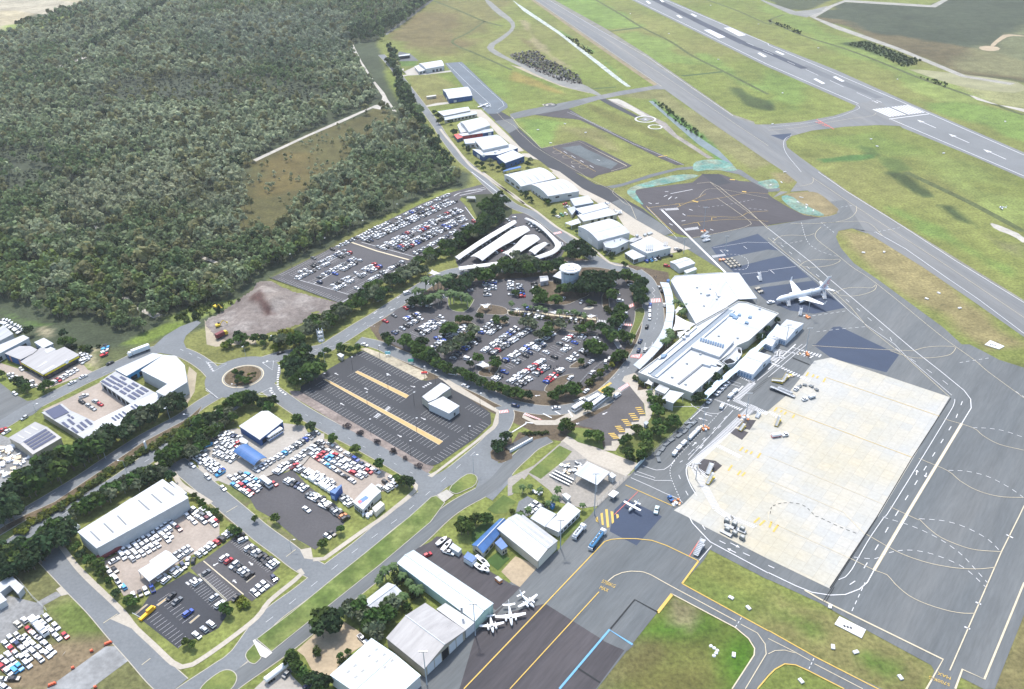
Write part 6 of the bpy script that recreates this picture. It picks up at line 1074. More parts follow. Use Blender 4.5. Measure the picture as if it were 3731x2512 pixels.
one("by the dark corner of the showroom","@I 370,1020 420,1060",'w','hatchback',.1);one("parked square to the showroom's far end","@I 1385,900 1450,950",'w','van',.1);one("at the showroom's front corner sign","@I 775,1165 830,1150",'w','hatchback',.1)
for lb,s,c,kd in(("on the side street corner by the showroom tree","@02 140,455 170,475",'w','hatchback'),("parked by the kerb before the solar roofed shed","@02 225,675 190,695",'s','hatchback'),("driving past the showroom, nearer the corner","@02 660,355 700,335",'w','sedan'),("driving past the showroom, farther from the corner","@02 760,300 800,280",'w','sedan'),("driving toward the semi trailer","@02 1003,178 1040,160",'k','sedan'),("on the dual carriageway by the lamp post","@02 1800,725 1760,765",'v','van'),("at the depot court's back fence","@02 765,478 810,460",'w','ute')):one(lb,s,c,kd)
row("the depot court's double row","the street","@02 750,530 845,590",3,'kss',z=.1,mode='a');row("the depot court's shorter row","the street","@02 870,525 915,550",2,'sr',z=.1,mode='a');row("the junk yard's top edge","the street","@02 25,785 60,800",2,'rw',z=.1)
for lb,s,c,kd in(("at the ring road bend near the new car park entry","@12 990,10 1020,20",'w','sedan'),("leaving the roundabout eastward","@12 225,82 260,70",'k','sedan'),("on the ring road beside the hedge bottom","@12 1905,385 1940,400",'w','sedan'),("with trailer by the ring road hedge","@12 1790,275 1830,280",'w','ute'),("on the approach road under the hillside trees","@11 1375,1108 1420,1095",'w','van'),("at the kerb where the bus road begins","@22 675,430 700,410",'w','sedan'),("waiting beside the white buses","@22 635,510 670,490",'w','wagon'),("at the zebra crossing fork","@22 400,585 440,580",'w','sedan'),("on the ring road by the mulch bank","@22 30,565 70,575",'n','wagon'),("at the bus apron's far kerb","@22 955,475 990,450",'w','van'),("on the link road past the hedge gap","@22 720,165 750,140",'w','sedan'),("queued behind on the link road","@22 670,200 700,180",'k','hatchback'),("in the single kerb bay by the shrubs","@22 530,310 570,280",'w','sedan'),("in the green edged taxi bay","@22 730,262 755,240",'w','sedan'),("first in the two by the round tree","@22 850,165 860,130",'w','wagon'),("second in the two by the round tree","@22 885,140 895,105",'w','wagon'),("limousine length at the kerb before the terminal","@A 65,1040 110,990",'k','van'),("first at the terminal zebra","@A 250,915 265,870",'n','sedan'),("under the terminal canopy edge by the zebra","@A 330,912 350,870",'w','wagon'),("driving along the terminal kerb road","@21 1225,1415 1235,1380",'k','wagon'),("following round the terminal bend","@21 1165,1545 1185,1510",'n','sedan'),("at the canopy side kerb","@21 1385,1215 1390,1180",'w','sedan'),("behind at the canopy side kerb","@21 1355,1085 1345,1060",'k','sedan'),("leaving the canopy side kerb","@21 1335,1055 1320,1030",'s','hatchback'),("first in the taxi rank","@21 1255,1215 1257,1180",'b','sedan')):one(lb,s,c,kd)
row("the terminal taxi rank","the blue car","@21 1252,1250 1248,1335",3,'www',mode='a',flip=0);row("the lower taxi queue by the mulch bank","the zebra","@C 2005,700 1880,1010",5,'wwwww',mode='a',flip=0)
for lb,s,c,kd in(("parked by the mint hangar's far end","@13 1560,355 1590,340",'r','hatchback'),("beside the grey trailer in the brown yard","@13 1755,335 1790,345",'w','ute'),("at the sand yard's edge","@13 970,1120 1000,1150",'w','ute'),("by the white tank trailer at the bottom edge","@13 290,1430 320,1400",'g','sedan'),("below the hedge at the bottom edge","@13 475,1550 510,1530",'n','hatchback')):one(lb,s,c,kd)
row("the three bays behind the blue roofed house","the office","@22 225,1465 155,1515",3,'www',flip=0);row("the warehouse's side bays","the entry wing","@21 1185,825 1440,765",8,'-blwk--k');row("the two by the warehouse fence","the fence","@21 1490,705 1525,720",2,'wk');row("the navy workshop's bays","the street","@21 415,410 490,385",3,'wew');row("the two by the small grey shed","the shed","@21 480,295 497,322",2,'rw');one("beside the small gabled shed","@21 1405,860 1440,865",'r','wagon')
F=lambda a,b:(lambda t:a+(b-a)*t)
MC="the main car park's %s row"
for k,(s,n,f)in enumerate((("@D 765,388 1110,150",17,.85),("@D 845,418 1265,150",21,.97),("@D 975,492 1500,200",23,.85),("@D 1030,547 1400,315",18,F(.1,.85)),("@D 1400,415 1700,225",14,F(.2,.9)),("@D 1490,470 1840,215",16,.5),("@D 1040,715 1390,485",18,.95),("@D 1130,752 1445,545",15,.85),("@D 1425,715 1590,580",8,.95),("@D 270,255 560,122",13,.8),("@D 345,278 620,150",12,.7),("@D 560,362 700,270",6,.8),("@D 735,192 870,70",8,.95),("@D 795,218 935,120",7,.8),("@D 200,372 300,292",5,.8),("@D 880,690 1010,590",6,.7),("@B 600,772 810,685",7,.9),("@B 400,1010 845,762",14,.55),("@B 735,1005 1200,735",15,.7),("@B 805,1072 1270,800",14,.5),("@B 1125,1115 1590,915",16,.85),("@B 1180,1195 1500,1030",10,.6),("@B 1050,1300 1130,1240",3,.95),("@B 1400,1440 1480,1350",3,.9),("@B 1640,1250 1760,1180",4,.8),("@D 1640,500 1740,450",4,.9),("@D 1740,425 1830,380",4,.5))):
 row("the main car park's %s row"%ORD[k]if k<20 else "the main car park's short %s row"%ORD[k-20],"the hedge end",s,n,None,f,jit=.08)
for k,(s,n)in enumerate((("@C 290,700 590,745",6),("@C 340,590 650,640",6),("@C 900,770 1240,815",5),("@C 1025,670 1290,690",5),("@C 455,170 475,300",4),("@C 190,200 245,390",6),("@C 45,150 55,350",6),("@B 1965,150 1980,365",6),("@B 2090,140 2080,260",4),("@B 1690,150 1700,290",4),("@C 1790,175 1905,460",4),("@C 2070,150 2145,285",4),("@B 860,525 1030,540",4),("@B 600,585 700,545",3),("@C 940,430 1250,490",2),("@C 1490,1100 1530,1170",3))):
 row("the palm walk side's %s short row"%ORD[k],"the gardens",s,n,None,.95)
one("on the ring road side of the car park hedge","@B 400,715 450,740",'g');one("by the ring road flower bed","@B 255,810 300,830",'r');one("at the walkway end bay","@C 1410,1500 1450,1460",'w');one("leaving by the car park's right drive","@C 1285,1355 1330,1380",'k');one("near the wide tensile shade","@D 595,475 650,490",'w','van');one("beside the wide tensile shade","@D 500,585 530,590",'b')
row("the remote car park's row under the forest edge","the dirt mound","@11 225,930 1745,212",60,None,lambda t:.12 if t<.3 else.9,0)
for k,(s,n,f)in enumerate((("@11 345,968 840,725",22,F(.35,.75)),("@11 520,1020 930,795",18,F(.4,.8)),("@11 690,1066 1110,850",18,F(.5,.9)),("@11 985,635 1800,258",36,.95),("@11 1130,700 1850,345",33,F(.6,.95)),("@11 1290,715 1910,415",28,.93))):
 row("the remote car park's %s bank, far side"%ORD[k],"the dirt mound",s,n,None,f,2.7);row("the remote car park's %s bank, near side"%ORD[k],"the dirt mound",s,n,None,f,-2.7)
row("the remote car park's near edge row","the dirt mound","@11 850,1100 1345,815",25,None,F(.25,.75));row("the remote car park's far near-edge row","the dirt mound","@11 1450,745 1985,455",28,None,.9)
for s,n in(("@11 1845,795 2329,500",16),("@11 2060,805 2329,655",8),("@11 2160,770 2270,775",2),("@21 0,765 180,650",7),("@21 200,755 320,665",5),("@21 150,465 260,545",6),("@21 240,795 370,755 440,700 430,640",12),("@21 -40,445 20,420",3),("@11 1870,890 2329,820",16)):row("the covered lot rows","the street",s,n,None,.8)
cpos=Vector((0,0,CAMH));CARS.sort(key=lambda c:(c[0]-cpos).length)
PRO={};seen={};used={}
for p,a,kd,c,lb,gr in CARS[:300]:
 if len(lb.split())>16:lb=lb.replace(' from '+lb.split(' from ')[1].split(' in ')[0]+' in ',' in ')if ' from ' in lb else lb
 nm=kd+('_car' if kd in('hatchback','sedan','wagon')else '');L,Wd,_,_,mb_,mg_,mw_,r=CARM[kd]
 if kd not in PRO:
  rt=bpy.data.objects.new({'ute':'pickup','van':'van'}.get(kd,nm),None);C.objects.link(rt)
  link('body',mb_,rt);link('window_glass',mg_,rt)
  for sx in(.30,-.30):
   for sy in(1,-1):link('wheel',mw_,rt,(L*sx,sy*(Wd/2-.12),r))
  PRO[kd]=rt
 else:rt=copy_tree(PRO[kd])
 rt.location=p;rt.rotation_euler=(0,0,a);lb=lb.replace('ute','pickup')if kd=='ute' else lb
 tag(rt,lb,{'van':'van','ute':'pickup'}.get(kd,'car'),'cars parked around the airport')
 for ch in rt.children:
  if ch.name.startswith('body'):ch.color=(*COL[c][1],1)
vs,fs,cs=[],[],[];off=0
for p,a,kd,c,lb,gr in CARS[300:]:
 _,_,bd,gl,*_=CARM[kd];ca,sa=cos(a),sin(a)
 for m_,col in((bd,COL[c][1]),(gl,(.012,.016,.022))):
  V=np.array(m_.v);V=np.stack([V[:,0]*ca-V[:,1]*sa+p.x,V[:,0]*sa+V[:,1]*ca+p.y,V[:,2]+p.z],-1);vs.append(V);cs.append(np.tile((*col,1),(len(V),1)))
  for f in m_.f:
   f=list(f)
   for k in range(1,len(f)-1):fs.append((f[0]+off,f[k]+off,f[k+1]+off))
  off+=len(V)
o=np_mesh('parked_cars',np.concatenate(vs),np.array(fs),PAINT_A,np.concatenate(cs));tag(o,"small parked cars filling the far car parks in close rows",'cars',kind='stuff')
NCARS=len(CARS)
BLUE=mat('livery_blue',(.025,.12,.38),.4);CHROME=mat('tank_steel',(.50,.53,.56),.25,.05,.5,metal=.7);PW=mat('paint_white_body',(.70,.71,.72),.35,.04,.5,spec=.5);GREYB=mat('dolly_grey',(.13,.145,.155),.6,.1,1.0);YEL=mat('gear_yellow',(.62,.44,.04),.5);ORG=mat('gear_orange',(.60,.22,.08),.6);TEAL=mat('tug_pale',(.48,.58,.60),.5);MAROON=mat('tank_maroon',(.16,.035,.04),.6,.15,.6)
def heading(s):
 p,q=P(s);return p,math.atan2((q-p).y,(q-p).x),(q-p).length
def wheels(T,xs,w,r=.45):
 for x in xs:
  for sy in(1,-1):mb=MB();mb.tube((x,sy*(w/2-.1),r),(x,sy*(w/2-.4),r),r,n=10);T.part('wheel',mb,TYRE,world=False)
def bus(label,s,L=11.5,m=None,band=None,name='bus'):
 p,a,_=heading(s);T=Thing(name,label,'bus',(p.x,p.y,.18),a);mb=MB();mb.box((0,0,.95),(L,2.5,1.2));mb.box((0,0,2.75),(L*.99,2.4,.7),taper=.97);T.part('body',mb,m or PW,world=False)
 mb=MB();mb.box((0,0,1.98),(L*.985,2.42,.86));T.part('window_band',mb,CGLASS,world=False);mb=MB();mb.box((-L*.1,0,3.2),(2.6,1.5,.25));T.part('air_conditioner',mb,STEELW,world=False)
 if band:mb=MB();mb.box((0,0,.8),(L*.9,2.54,.5));T.part('stripe',mb,band,world=False)
 for i in range(5):mb=MB();mb.box((-L/2+L*(i+.7)/5.6,0,1.98),(.18,2.46,.9));T.part('window_pillar',mb,m or PW,world=False)
 wheels(T,(L*.3,-L*.28),2.5);return T
bus("white bus with blue lower stripe parked beside the blue walled wash hall","@12 175,840 215,815",9.5,None,BLUE);bus("longest white bus at the cream kerb of the bus apron","@22 800,530 880,470",17);bus("shorter white bus at the kerb behind the longest bus","@22 600,590 640,565",8,name='bus');bus("white coach standing behind the kerb trees of the bus apron","@22 735,520 780,495",9);bus("white minibus at the asphalt lot's top edge","@E 2200,1240 2290,1310",7.5,name='minibus')
def truck(label,s,kind,cab=None,body=None,L=9.0,name=None):
 p,a,_=heading(s);T=Thing(name or 'truck',label,'truck',(p.x,p.y,.18),a);mb=MB();mb.box((0,0,.8),(L,1.1,.3));T.part('chassis',mb,W_DARK,world=False)
 mb=MB();mb.box((L/2-1,0,1.5),(2.0,2.4,1.5));mb.box((L/2-1.15,0,2.6),(1.6,2.3,.75),taper=.92);T.part('cab',mb,cab or PW,world=False);mb=MB();mb.box((L/2-.55,0,2.5),(.7,2.1,.6),taper=.8);T.part('windscreen',mb,CGLASS,world=False)
 if kind=='tank':
  mb=MB();x0,x1=-L/2+.1,L/2-2.4;mb.loft([[Vector((x,1.15*k*cos(t),2.05+.95*k*sin(t)))for t in[2*pi*i/14 for i in range(14)]]for x,k in((x0,.8),(x0+.3,1),(x1-.3,1),(x1,.8))]);T.part('tank',mb,body or CHROME,world=False,smooth=False)
  mb=MB();mb.box(((x0+x1)/2,0,3.05),(x1-x0-1,.7,.14));T.part('walkway',mb,W_DARK,world=False)
  for i in range(3):mb=MB();x=x0+(x1-x0)*(i+.8)/3.6;mb.tube((x,0,3.0),(x,0,3.3),.28,n=8);T.part('hatch',mb,STEELW,world=False)
  mb=MB();mb.box((x0-.25,0,1.2),(.5,2.2,1.3));T.part('pump_cabinet',mb,STEELW,world=False)
 else:mb=MB();mb.box((-1.1,0,2.3),(L-2.5,2.45,2.6));T.part('box_body',mb,body or PW,world=False)
 wheels(T,(L/2-1.2,-L/2+1.2,-L/2+2.4),2.4,.5);return T
truck("white fuel tanker truck standing left of the blue one","@Q 170,930 320,750",'tank',None,mat('tank_white',(.62,.63,.66),.4),8.5,'fuel_truck');truck("long blue and silver fuel tanker truck with a white rounded cab","@Q 540,1090 710,870",'tank',None,mat('tank_blue',(.10,.28,.48),.3,metal=.4),12.5,'fuel_truck')
truck("white semi trailer truck on the road above the corner depot","@02 1270,80 1190,110",'box',None,PW,13,'semi_trailer');truck("cream box truck at the hire yard's street corner","@E 985,735 1060,690",'box',None,mat('truck_cream',(.62,.58,.46),.5),7.5);truck("white box truck farther up in the dirt yard's middle","@03 330,990 370,1030",'box',None,PW,6);truck("white box truck nearer the verge in the dirt yard's middle","@03 400,1065 440,1105",'box',None,PW,6);truck("white and cream van truck parked at the factory's left end","@03 675,145 700,120",'box',None,PW,6)
p,a,L=heading("@13 215,1425 300,1360");T=Thing('tank_trailer',"long white tank trailer at the bottom edge drive",'trailer',(p.x,p.y,.15),a);mb=MB();mb.loft([[Vector((x,1.2*k*cos(t),2+1.1*k*sin(t)))for t in[2*pi*i/12 for i in range(12)]]for x,k in((-6,.8),(-5.7,1),(5.7,1),(6,.8))]);T.part('tank',mb,PW,world=False);wheels(T,(-5,-4,-3),2.4)
for k,s in enumerate(("@G 430,830 560,760","@G 690,660 760,600")):
 p,a,_=heading(s);T=Thing('tank',("maroon steel tank lying by the factory wall's lower end","maroon tank further along the factory wall")[k],'tank',(p.x,p.y,.15),a);mb=MB();mb.loft([[Vector((x,1.3*q*cos(t),1.5+1.3*q*sin(t)))for t in[2*pi*i/14 for i in range(14)]]for x,q in((-4.6,.6),(-4.1,1),(4.1,1),(4.6,.6))]);T.part('shell',mb,MAROON,world=False);mb=MB();mb.box((0,0,.25),(6,1.6,.5));T.part('cradle',mb,W_DARK,world=False)
def cart(label,s,m,top=None,L=3.2,group=None,cat='cart',name='baggage_cart',h=.5):
 p,q=P(s);d=q-p;T=Thing(name,label,cat,(p.x,p.y,.18),math.atan2(d.y,d.x),group);mb=MB();mb.box((0,0,h),(L,1.7,.25));T.part('deck',mb,m,world=False)
 if top:mb=MB();mb.box((0,0,h+.75),(L*.95,1.6,1.3));T.part('cover',mb,top,world=False);mb=MB();mb.box((0,0,h+1.43),(L*.5,.8,.05));T.part('roof_panel',mb,mat('cart_panel',(.45,.46,.46),.6),world=False)
 else:mb=MB();mb.box((L/2-.1,0,h+.45),(.1,1.6,.7));T.part('end_rail',mb,METAL,world=False)
 for x in(L*.32,-L*.32):
  for sy in(1,-1):mb=MB();mb.tube((x,sy*.7,.25),(x,sy*.85,.25),.25,n=8);T.part('wheel',mb,TYRE,world=False)
 mb=MB();mb.tube((L/2,0,.4),(L/2+1,0,.35),.05,n=5);T.part('drawbar',mb,METAL,world=False);return T
pts=("1330,1050 1318,1010","1330,1000 1360,955","1370,955 1400,910","1405,910 1450,875","1450,875 1520,830","1520,832 1570,795","1570,795 1610,755","1535,790 1580,760","1610,752 1660,715","1595,715 1630,690","1655,718 1690,690")
for k,s in enumerate(pts):cart("dark flat baggage dolly, %s along the fence from the curved lane"%ORD[k],"@22 "+s,GREYB,None,4.2,'dark dollies lined up by the lawn fence',name='baggage_dolly')
for k,s in enumerate(("1478,1005 1515,960","1517,958 1560,915","1560,913 1590,885","1622,860 1655,825","1655,826 1690,790","1690,790 1720,760")):cart("covered baggage cart, %s of six in line from the curved lane%s"%(ORD[k],', red inside' if k==1 else ''),"@22 "+s,ORG if k==1 else GREYB,PW,3.6,'covered carts in the kerb lane')
def tug(label,s,m=None,name='tow_tractor',L=3.4):
 p,q=P(s);d=q-p;T=Thing(name,label,'tug',(p.x,p.y,.18),math.atan2(d.y,d.x));mb=MB();mb.box((0,0,.7),(L,1.8,.7));T.part('body',mb,m or PW,world=False);mb=MB();mb.box((-L*.12,0,1.4),(L*.45,1.6,.7),taper=.85);T.part('cab',mb,CGLASS,world=False);mb=MB();mb.box((-L*.12,0,1.8),(L*.42,1.5,.1));T.part('cab_roof',mb,m or PW,world=False);wheels(T,(L*.3,-L*.3),1.8,.35)
for k,s in enumerate(("1865,460 1840,480","1895,430 1870,450","1925,400 1900,420","1955,370 1930,390")):tug("white tow tractor, %s from the zebra in the row under the wavy walkway"%ORD[k],"@22 "+s)
tug("white tow tractor at the foot of the wavy walkway","@22 1790,530 1770,550");cart("covered pink and white cart on the kerb by the zebra","@22 1905,580 1890,610",GREYB,PW,4.0);cart("white belt cart nearer the zebra behind the tow tractor row","@22 1985,480 2025,445",GREYB,PW,4.4);cart("white belt cart nearer the marquee behind the tow tractor row","@22 2025,442 2050,420",GREYB,PW,4)
tug("white aircraft tug at the jet's nose","@M 215,980 400,950",None,'aircraft_tug',5.0);tug("pale pushback tug with a red tow bar on the navy patch by the light plane","@Q 1745,470 1710,600",TEAL,'aircraft_tug',5);tug("blue ground power unit beside the orange crates","@Q 2030,240 2060,280",mat('gpu_blue',(.04,.12,.30),.5),'power_unit');tug("small white tug on the concrete beside the ring of dollies","@32 330,508 370,495");tug("white tug beside the red sided cart","@32 150,832 120,838");tug("white tug at the ring of dollies' left end","@32 252,415 280,395");cart("white box cart behind the small tug on the concrete","@32 395,488 360,500",GREYB,PW,4);cart("red sided white cart on the concrete apron","@32 70,840 100,835",mat('cart_red',(.5,.05,.07),.5),PW,5)
for k,s in enumerate(("282,390 330,375","330,374 390,385","390,386 440,415","438,417 465,450")):cart("small dark dolly, %s in the arc on the concrete apron"%ORD[k],"@32 "+s,GREYB,None,2.2,'dollies in an arc',name='baggage_dolly')
k=0
for i in range(3):
 for j in range(4):x,y=1945+i*38+j*22-20,800+j*20-i*6+6;cart("tan dolly by the light mast base, %s column, %s from the zebra"%(ORD[i],ORD[j]),"@21 %d,%d %d,%d"%(x,y,x+20,y+16),mat('dolly_tan',(.34,.31,.25),.6),None,3.0,'block of tan dollies',name='baggage_dolly')
for k,s in enumerate(("2225,1068 2245,1090","2245,1062 2265,1082","2250,1098 2270,1118","2272,1092 2290,1112")):cart("tan dolly, %s of four beside the terminal awning"%ORD[k],"@21 "+s,mat('dolly_tan',(.34,.31,.25)),None,3.0,'four tan dollies',name='baggage_dolly')
for k,s in enumerate(("1950,52 1975,62","2020,82 2045,95","2090,125 2110,135","1955,130 1975,140","2022,165 2045,178","2090,205 2112,218")):cart("square caged dolly, %s in the cluster at the concrete's lower edge"%ORD[k],"@23 "+s,GREYB,mat('cage_grey',(.22,.23,.22),.6),2.2,'caged dollies',name='cargo_dolly')
for k,s in enumerate(("1985,100 2030,120","1945,158 1990,182","2070,132 2115,150")):cart("long flat dolly, %s among the caged dollies"%ORD[k],"@23 "+s,METAL,None,5.5,'flat dollies',name='cargo_dolly')
def stairs(label,s,H=3.2,L=6.5,m=None,w=1.6):
 p,a,_=heading(s);T=Thing('boarding_stairs',label,'boarding stairs',(p.x,p.y,.18),a);mb=MB();mb.box((0,0,.5),(L,1.9,.35));T.part('chassis',mb,m or PW,world=False);mb=MB();n=9
 for i in range(n):mb.box((-L/2+L*.8*(i+.5)/n,0,.7+(H-.7)*(i+.5)/n),(L*.8/n*1.1,w,.18))
 mb.box((L*.38,0,H),(L*.22,w,.18));T.part('stair_flight',mb,mat('stair_tread',(.40,.42,.44),.6),world=False)
 for sy in(1,-1):
  mb=MB();q=sy*w/2;mb.tube((-L/2,q,1.5),(L*.3,q,H+1),.06,n=5);mb.tube((L*.3,q,H+1),(L*.5,q,H+1),.06,n=5)
  for i in range(6):x=-L/2+L*.8*i/5;z=.7+(H-.7)*i/5;mb.tube((x,q,z),(x,q,z+.9),.05,n=4)
  T.part('handrail',mb,m or PW,world=False)
 mb=MB();mb.tube((L*.3,0,.5),(L*.3,0,H),.15,n=6);mb.tube((L*.1,0,.5),(L*.35,0,H-.3),.12,n=6);T.part('support',mb,METAL,world=False);wheels(T,(L*.3,-L*.3),1.9,.35)
stairs("white boarding stairs raised to the jet's rear door","@M 1715,810 1650,670");stairs("white boarding stairs at the jet's front door","@M 700,1010 620,850");stairs("white boarding stairs parked by the kerb line, upper of the two side by side","@21 1750,592 1790,580");stairs("white boarding stairs parked by the kerb line, lower of the two side by side","@21 1765,628 1800,615");stairs("white boarding stairs alone on the navy bay past the terminal awning","@21 2248,975 2225,935");stairs("yellow boarding stairs on the concrete apron's inner edge","@32 85,720 120,655",3,6.5,YEL);stairs("yellow and steel boarding stairs near the hatched walkway","@22 1800,1245 1840,1195",3,6.5,YEL);stairs("large grey boarding stairs in the red outlined bay","@23 1700,310 1760,215",3.4,8,METAL,2.2);stairs("long black loader ramp by the concrete's upper left edge","@A 1960,1420 1770,1350",1.6,14,W_DARK);stairs("grey loader beside the long black ramp","@A 1990,1400 1900,1370",1.4,8,METAL);stairs("tan cargo loader in the dark notch of the concrete apron","@22 1795,1150 1830,1080",2,7,mat('dolly_tan',(.34,.31,.25)),2.2);stairs("yellow ramp in the gear cluster by the zebra","@A 1990,1260 2040,1200",2.2,6,YEL);stairs("flat yellow ramp lowest in the gear cluster by the zebra","@A 1900,1290 1980,1310",1.6,6,YEL);stairs("yellow loader at the mast's hatched bay","@22 2090,770 2130,730",1.8,5,YEL);stairs("white stairs unit on the main apron behind the jet's mast","@M 1050,1290 1060,1180",3,5);stairs("grey steps unit by the hatched bay on the concrete edge","@22 2235,655 2260,620",1.2,4,PW)
def crates(label,s,n,m,sz=1.6,sp=2.4):
 p=P1(s);T=Thing('equipment_stack',label,'equipment',(p.x,p.y,.18));
 for i in range(n):mb=MB();h=random.uniform(.4,1.2);mb.box((random.uniform(-sp,sp),random.uniform(-sp,sp)*.75,h/2),(random.uniform(.7,sz),random.uniform(.6,sz),h),random.uniform(0,3));T.part('crate',mb,random.choice([m,m,PW,CREAMC]),world=False)
CREAMC=mat('gear_cream',(.55,.45,.32),.6)
for lb,s in(("orange and cream equipment heap at the mast base nearest the jet","@M 1250,1390"),("orange equipment heap round the mast by the zebra crossing","@A 2220,960"),("orange crates at the concrete's left corner below the light plane","@Q 2120,310"),("orange chocks and cones at the mast base by the tan dollies","@21 1910,800"),("orange stand parts round the bay mast with red hatching","@K 1920,1290"),("cream and orange parts at the kerb lane mast","@22 1740,765"),("orange base clutter under the new apron's mast","@21 1738,545")):crates(lb,s,9,ORG)
crates("yellow and grey gear heap beside the yellow ramps","@A 2050,1230",10,YEL);crates("grey pallets and junk inside the fuel compound","@22 540,1130",20,METAL,2.4,5);crates("white scrap piles at the junk yard's left edge","@02 40,1130",40,PW,3.4,11);crates("boats and scrap in the junk yard beside the solar shed","@02 120,1010",34,PW,3.6,10);crates("white discarded panels on the rubbish bank by the hire kiosk","@F 1590,1490",12,PW);crates("engine parts by the white house trees","@22 230,1360",6,METAL)
for k,s in enumerate(("@22 365,1180 545,1270","@22 390,1160 560,1245","@22 340,1200 520,1290")):
 a,b=P(s);T=Thing('pipe_rack',"long grey pipe rack, %s of three by the fuel canopy"%ORD[k],'pipe',tuple((a+b)/2));mb=MB();mb.tube(a+Vector((0,0,.9)),b+Vector((0,0,.9)),.35,n=8);T.part('pipe',mb,METAL);mb=MB();mb.box(tuple((a+b)/2+Vector((0,0,.4))),(.4,1.2,.6));T.part('support',mb,W_DARK)
p,a,_=heading("@Q 865,200 920,150");T=Thing('canopy_stand',"small grey canopy buggy beside the yellow striped patch",'buggy',(p.x,p.y,.15),a);mb=MB();mb.box((0,0,2.5),(4.2,3.0,.15));T.part('roof',mb,PW,world=False)
for x in(-1.9,1.9):
 for y in(-1.3,1.3):mb=MB();mb.tube((x,y,0),(x,y,2.5),.07,n=5);T.part('post',mb,METAL,world=False)
mb=MB();mb.box((0,0,.8),(3,1.8,.7));T.part('pump',mb,METAL,world=False)
def boat(label,s,m=None,L=6):
 p,a,_=heading(s);T=Thing('boat',label,'boat',(p.x,p.y,.3),a);mb=MB();R=[]
 for x,w,z0,z1 in((-.5,.85,.3,1.1),(-.2,1.1,.2,1.15),(.15,1.05,.25,1.25),(.38,.6,.5,1.35),(.5,.06,1.0,1.45)):R.append([Vector((x*L,-w,z1)),Vector((x*L,-w*.5,z0)),Vector((x*L,w*.5,z0)),Vector((x*L,w,z1))])
 mb.loft(R);T.part('hull',mb,m or PW,world=False);mb=MB();mb.box((.2,0,1.5),(L*.25,1.3,.5),taper=.7);T.part('cabin',mb,CGLASS,world=False);mb=MB();mb.box((0,0,.15),(L*.8,1.2,.15));T.part('trailer_frame',mb,METAL,world=False)
for k,s in enumerate(("@13 1690,235 1730,205","@13 1735,275 1775,230","@13 2030,475 2060,500","@13 2085,490 2115,515","@13 2065,420 2120,470")):boat("white boat on a trailer in the brown yard, %s from the street"%ORD[k],s,None,(6,7,6,5,9)[k])
for k,s in enumerate(("30,215 70,190","85,220 130,190","130,235 180,205","170,270 220,240","225,300 290,265","280,325 330,290","310,345 370,310","350,385 400,350")):boat("white boat in the slanted row behind the pale warehouses, %s from the picture's left edge"%ORD[k],"@I "+s,None,6)
for k,(s,m)in enumerate((("1780,640 1850,600",'k'),("1800,670 1880,640",'l'),("1790,720 1860,690",'w'),("1780,780 1860,750",'r'))):boat("%s covered boat hull stacked on the verge opposite the depot"%COL[m][0],"@I "+s,mat('hull_'+m,COL[m][1],.5),5)
building("grey box trailer between the boats and the house","@13 1757,280 1790,240 1870,295 1840,330",2.4,'flat',wall=W_GREY,rc='zinc',name='box_trailer',cat='trailer',over=.02);building("blue topped truck canopy with white sides beside the boats","@13 1885,370 1925,318 2008,372 1965,420",2.6,'flat',wall=PW,rc='blue',name='covered_trailer',cat='trailer',over=.02);building("rusty orange skip at the brown yard's end","@13 2170,555 2200,540 2242,575 2212,592",1.4,'flat',wall=ORG,rc='tan',name='skip_bin',cat='skip',over=.02)
a,b=P("@22 -20,985 185,870");T=Thing('sign_wall',"white and black planter wall by the mulch island at the link road",'sign wall',tuple((a+b)/2));d=b-a;an=math.atan2(d.y,d.x);mb=MB();mb.box(tuple((a+b)/2+Vector((0,0,.9))),(d.length,.6,1.7),an);T.part('wall',mb,PW);nn=Vector((-d.y,d.x,0)).normalized();mb=MB();mb.box(tuple((a+b)/2+nn*2.4+Vector((0,0,.4))),(d.length*.95,3.6,.7),an);T.part('planter',mb,W_DARK)
def digger(label,s):
 p,a,_=heading(s);T=Thing('excavator',label,'excavator',(p.x,p.y,.2),a)
 for sy in(1,-1):mb=MB();mb.box((0,sy*1.1,.4),(3.4,.6,.8));T.part('track',mb,W_DARK,world=False)
 mb=MB();mb.box((-.3,0,1.4),(2.8,2.4,1.2));T.part('body',mb,YEL,world=False);mb=MB();mb.box((.5,.6,2.4),(1.3,1,1.0));T.part('cab',mb,CGLASS,world=False);mb=MB();mb.tube((1,-.3,1.8),(3.2,-.3,4),.25,n=6);mb.tube((3.2,-.3,4),(5.2,-.3,2.2),.2,n=6);mb.box((5.3,-.3,1.8),(.8,1,.8));T.part('boom',mb,YEL,world=False)
digger("yellow excavator on the mud below the dirt mound","@01 1990,1410 2030,1400");digger("yellow excavator at the mound's upper left edge","@01 1970,1240 2000,1250");truck("brown tipper truck on the mud beside the excavator","@01 2020,1500 2060,1480",'box',YEL,MAROON,8,'tipper_truck')
for k,s in enumerate(("985,1155","835,1225","665,1380","475,1530 ","868,1555")):
 p=P1("@03 "+s.strip());T=Thing('barrier',"orange plastic road barrier on the wet gravel's edge, %s from the street"%ORD[k],'barrier',(p.x,p.y,.1),.5);mb=MB();mb.box((0,0,.5),(3 if k in(0,3)else 1.2,.9,1.0),taper=.7);T.part('body',mb,mat('barrier_orange',(.70,.12,.05),.5),world=False);mb=MB();mb.box((0,0,.1),(3.2 if k in(0,3)else 1.4,1.0,.2));T.part('foot',mb,W_DARK,world=False)
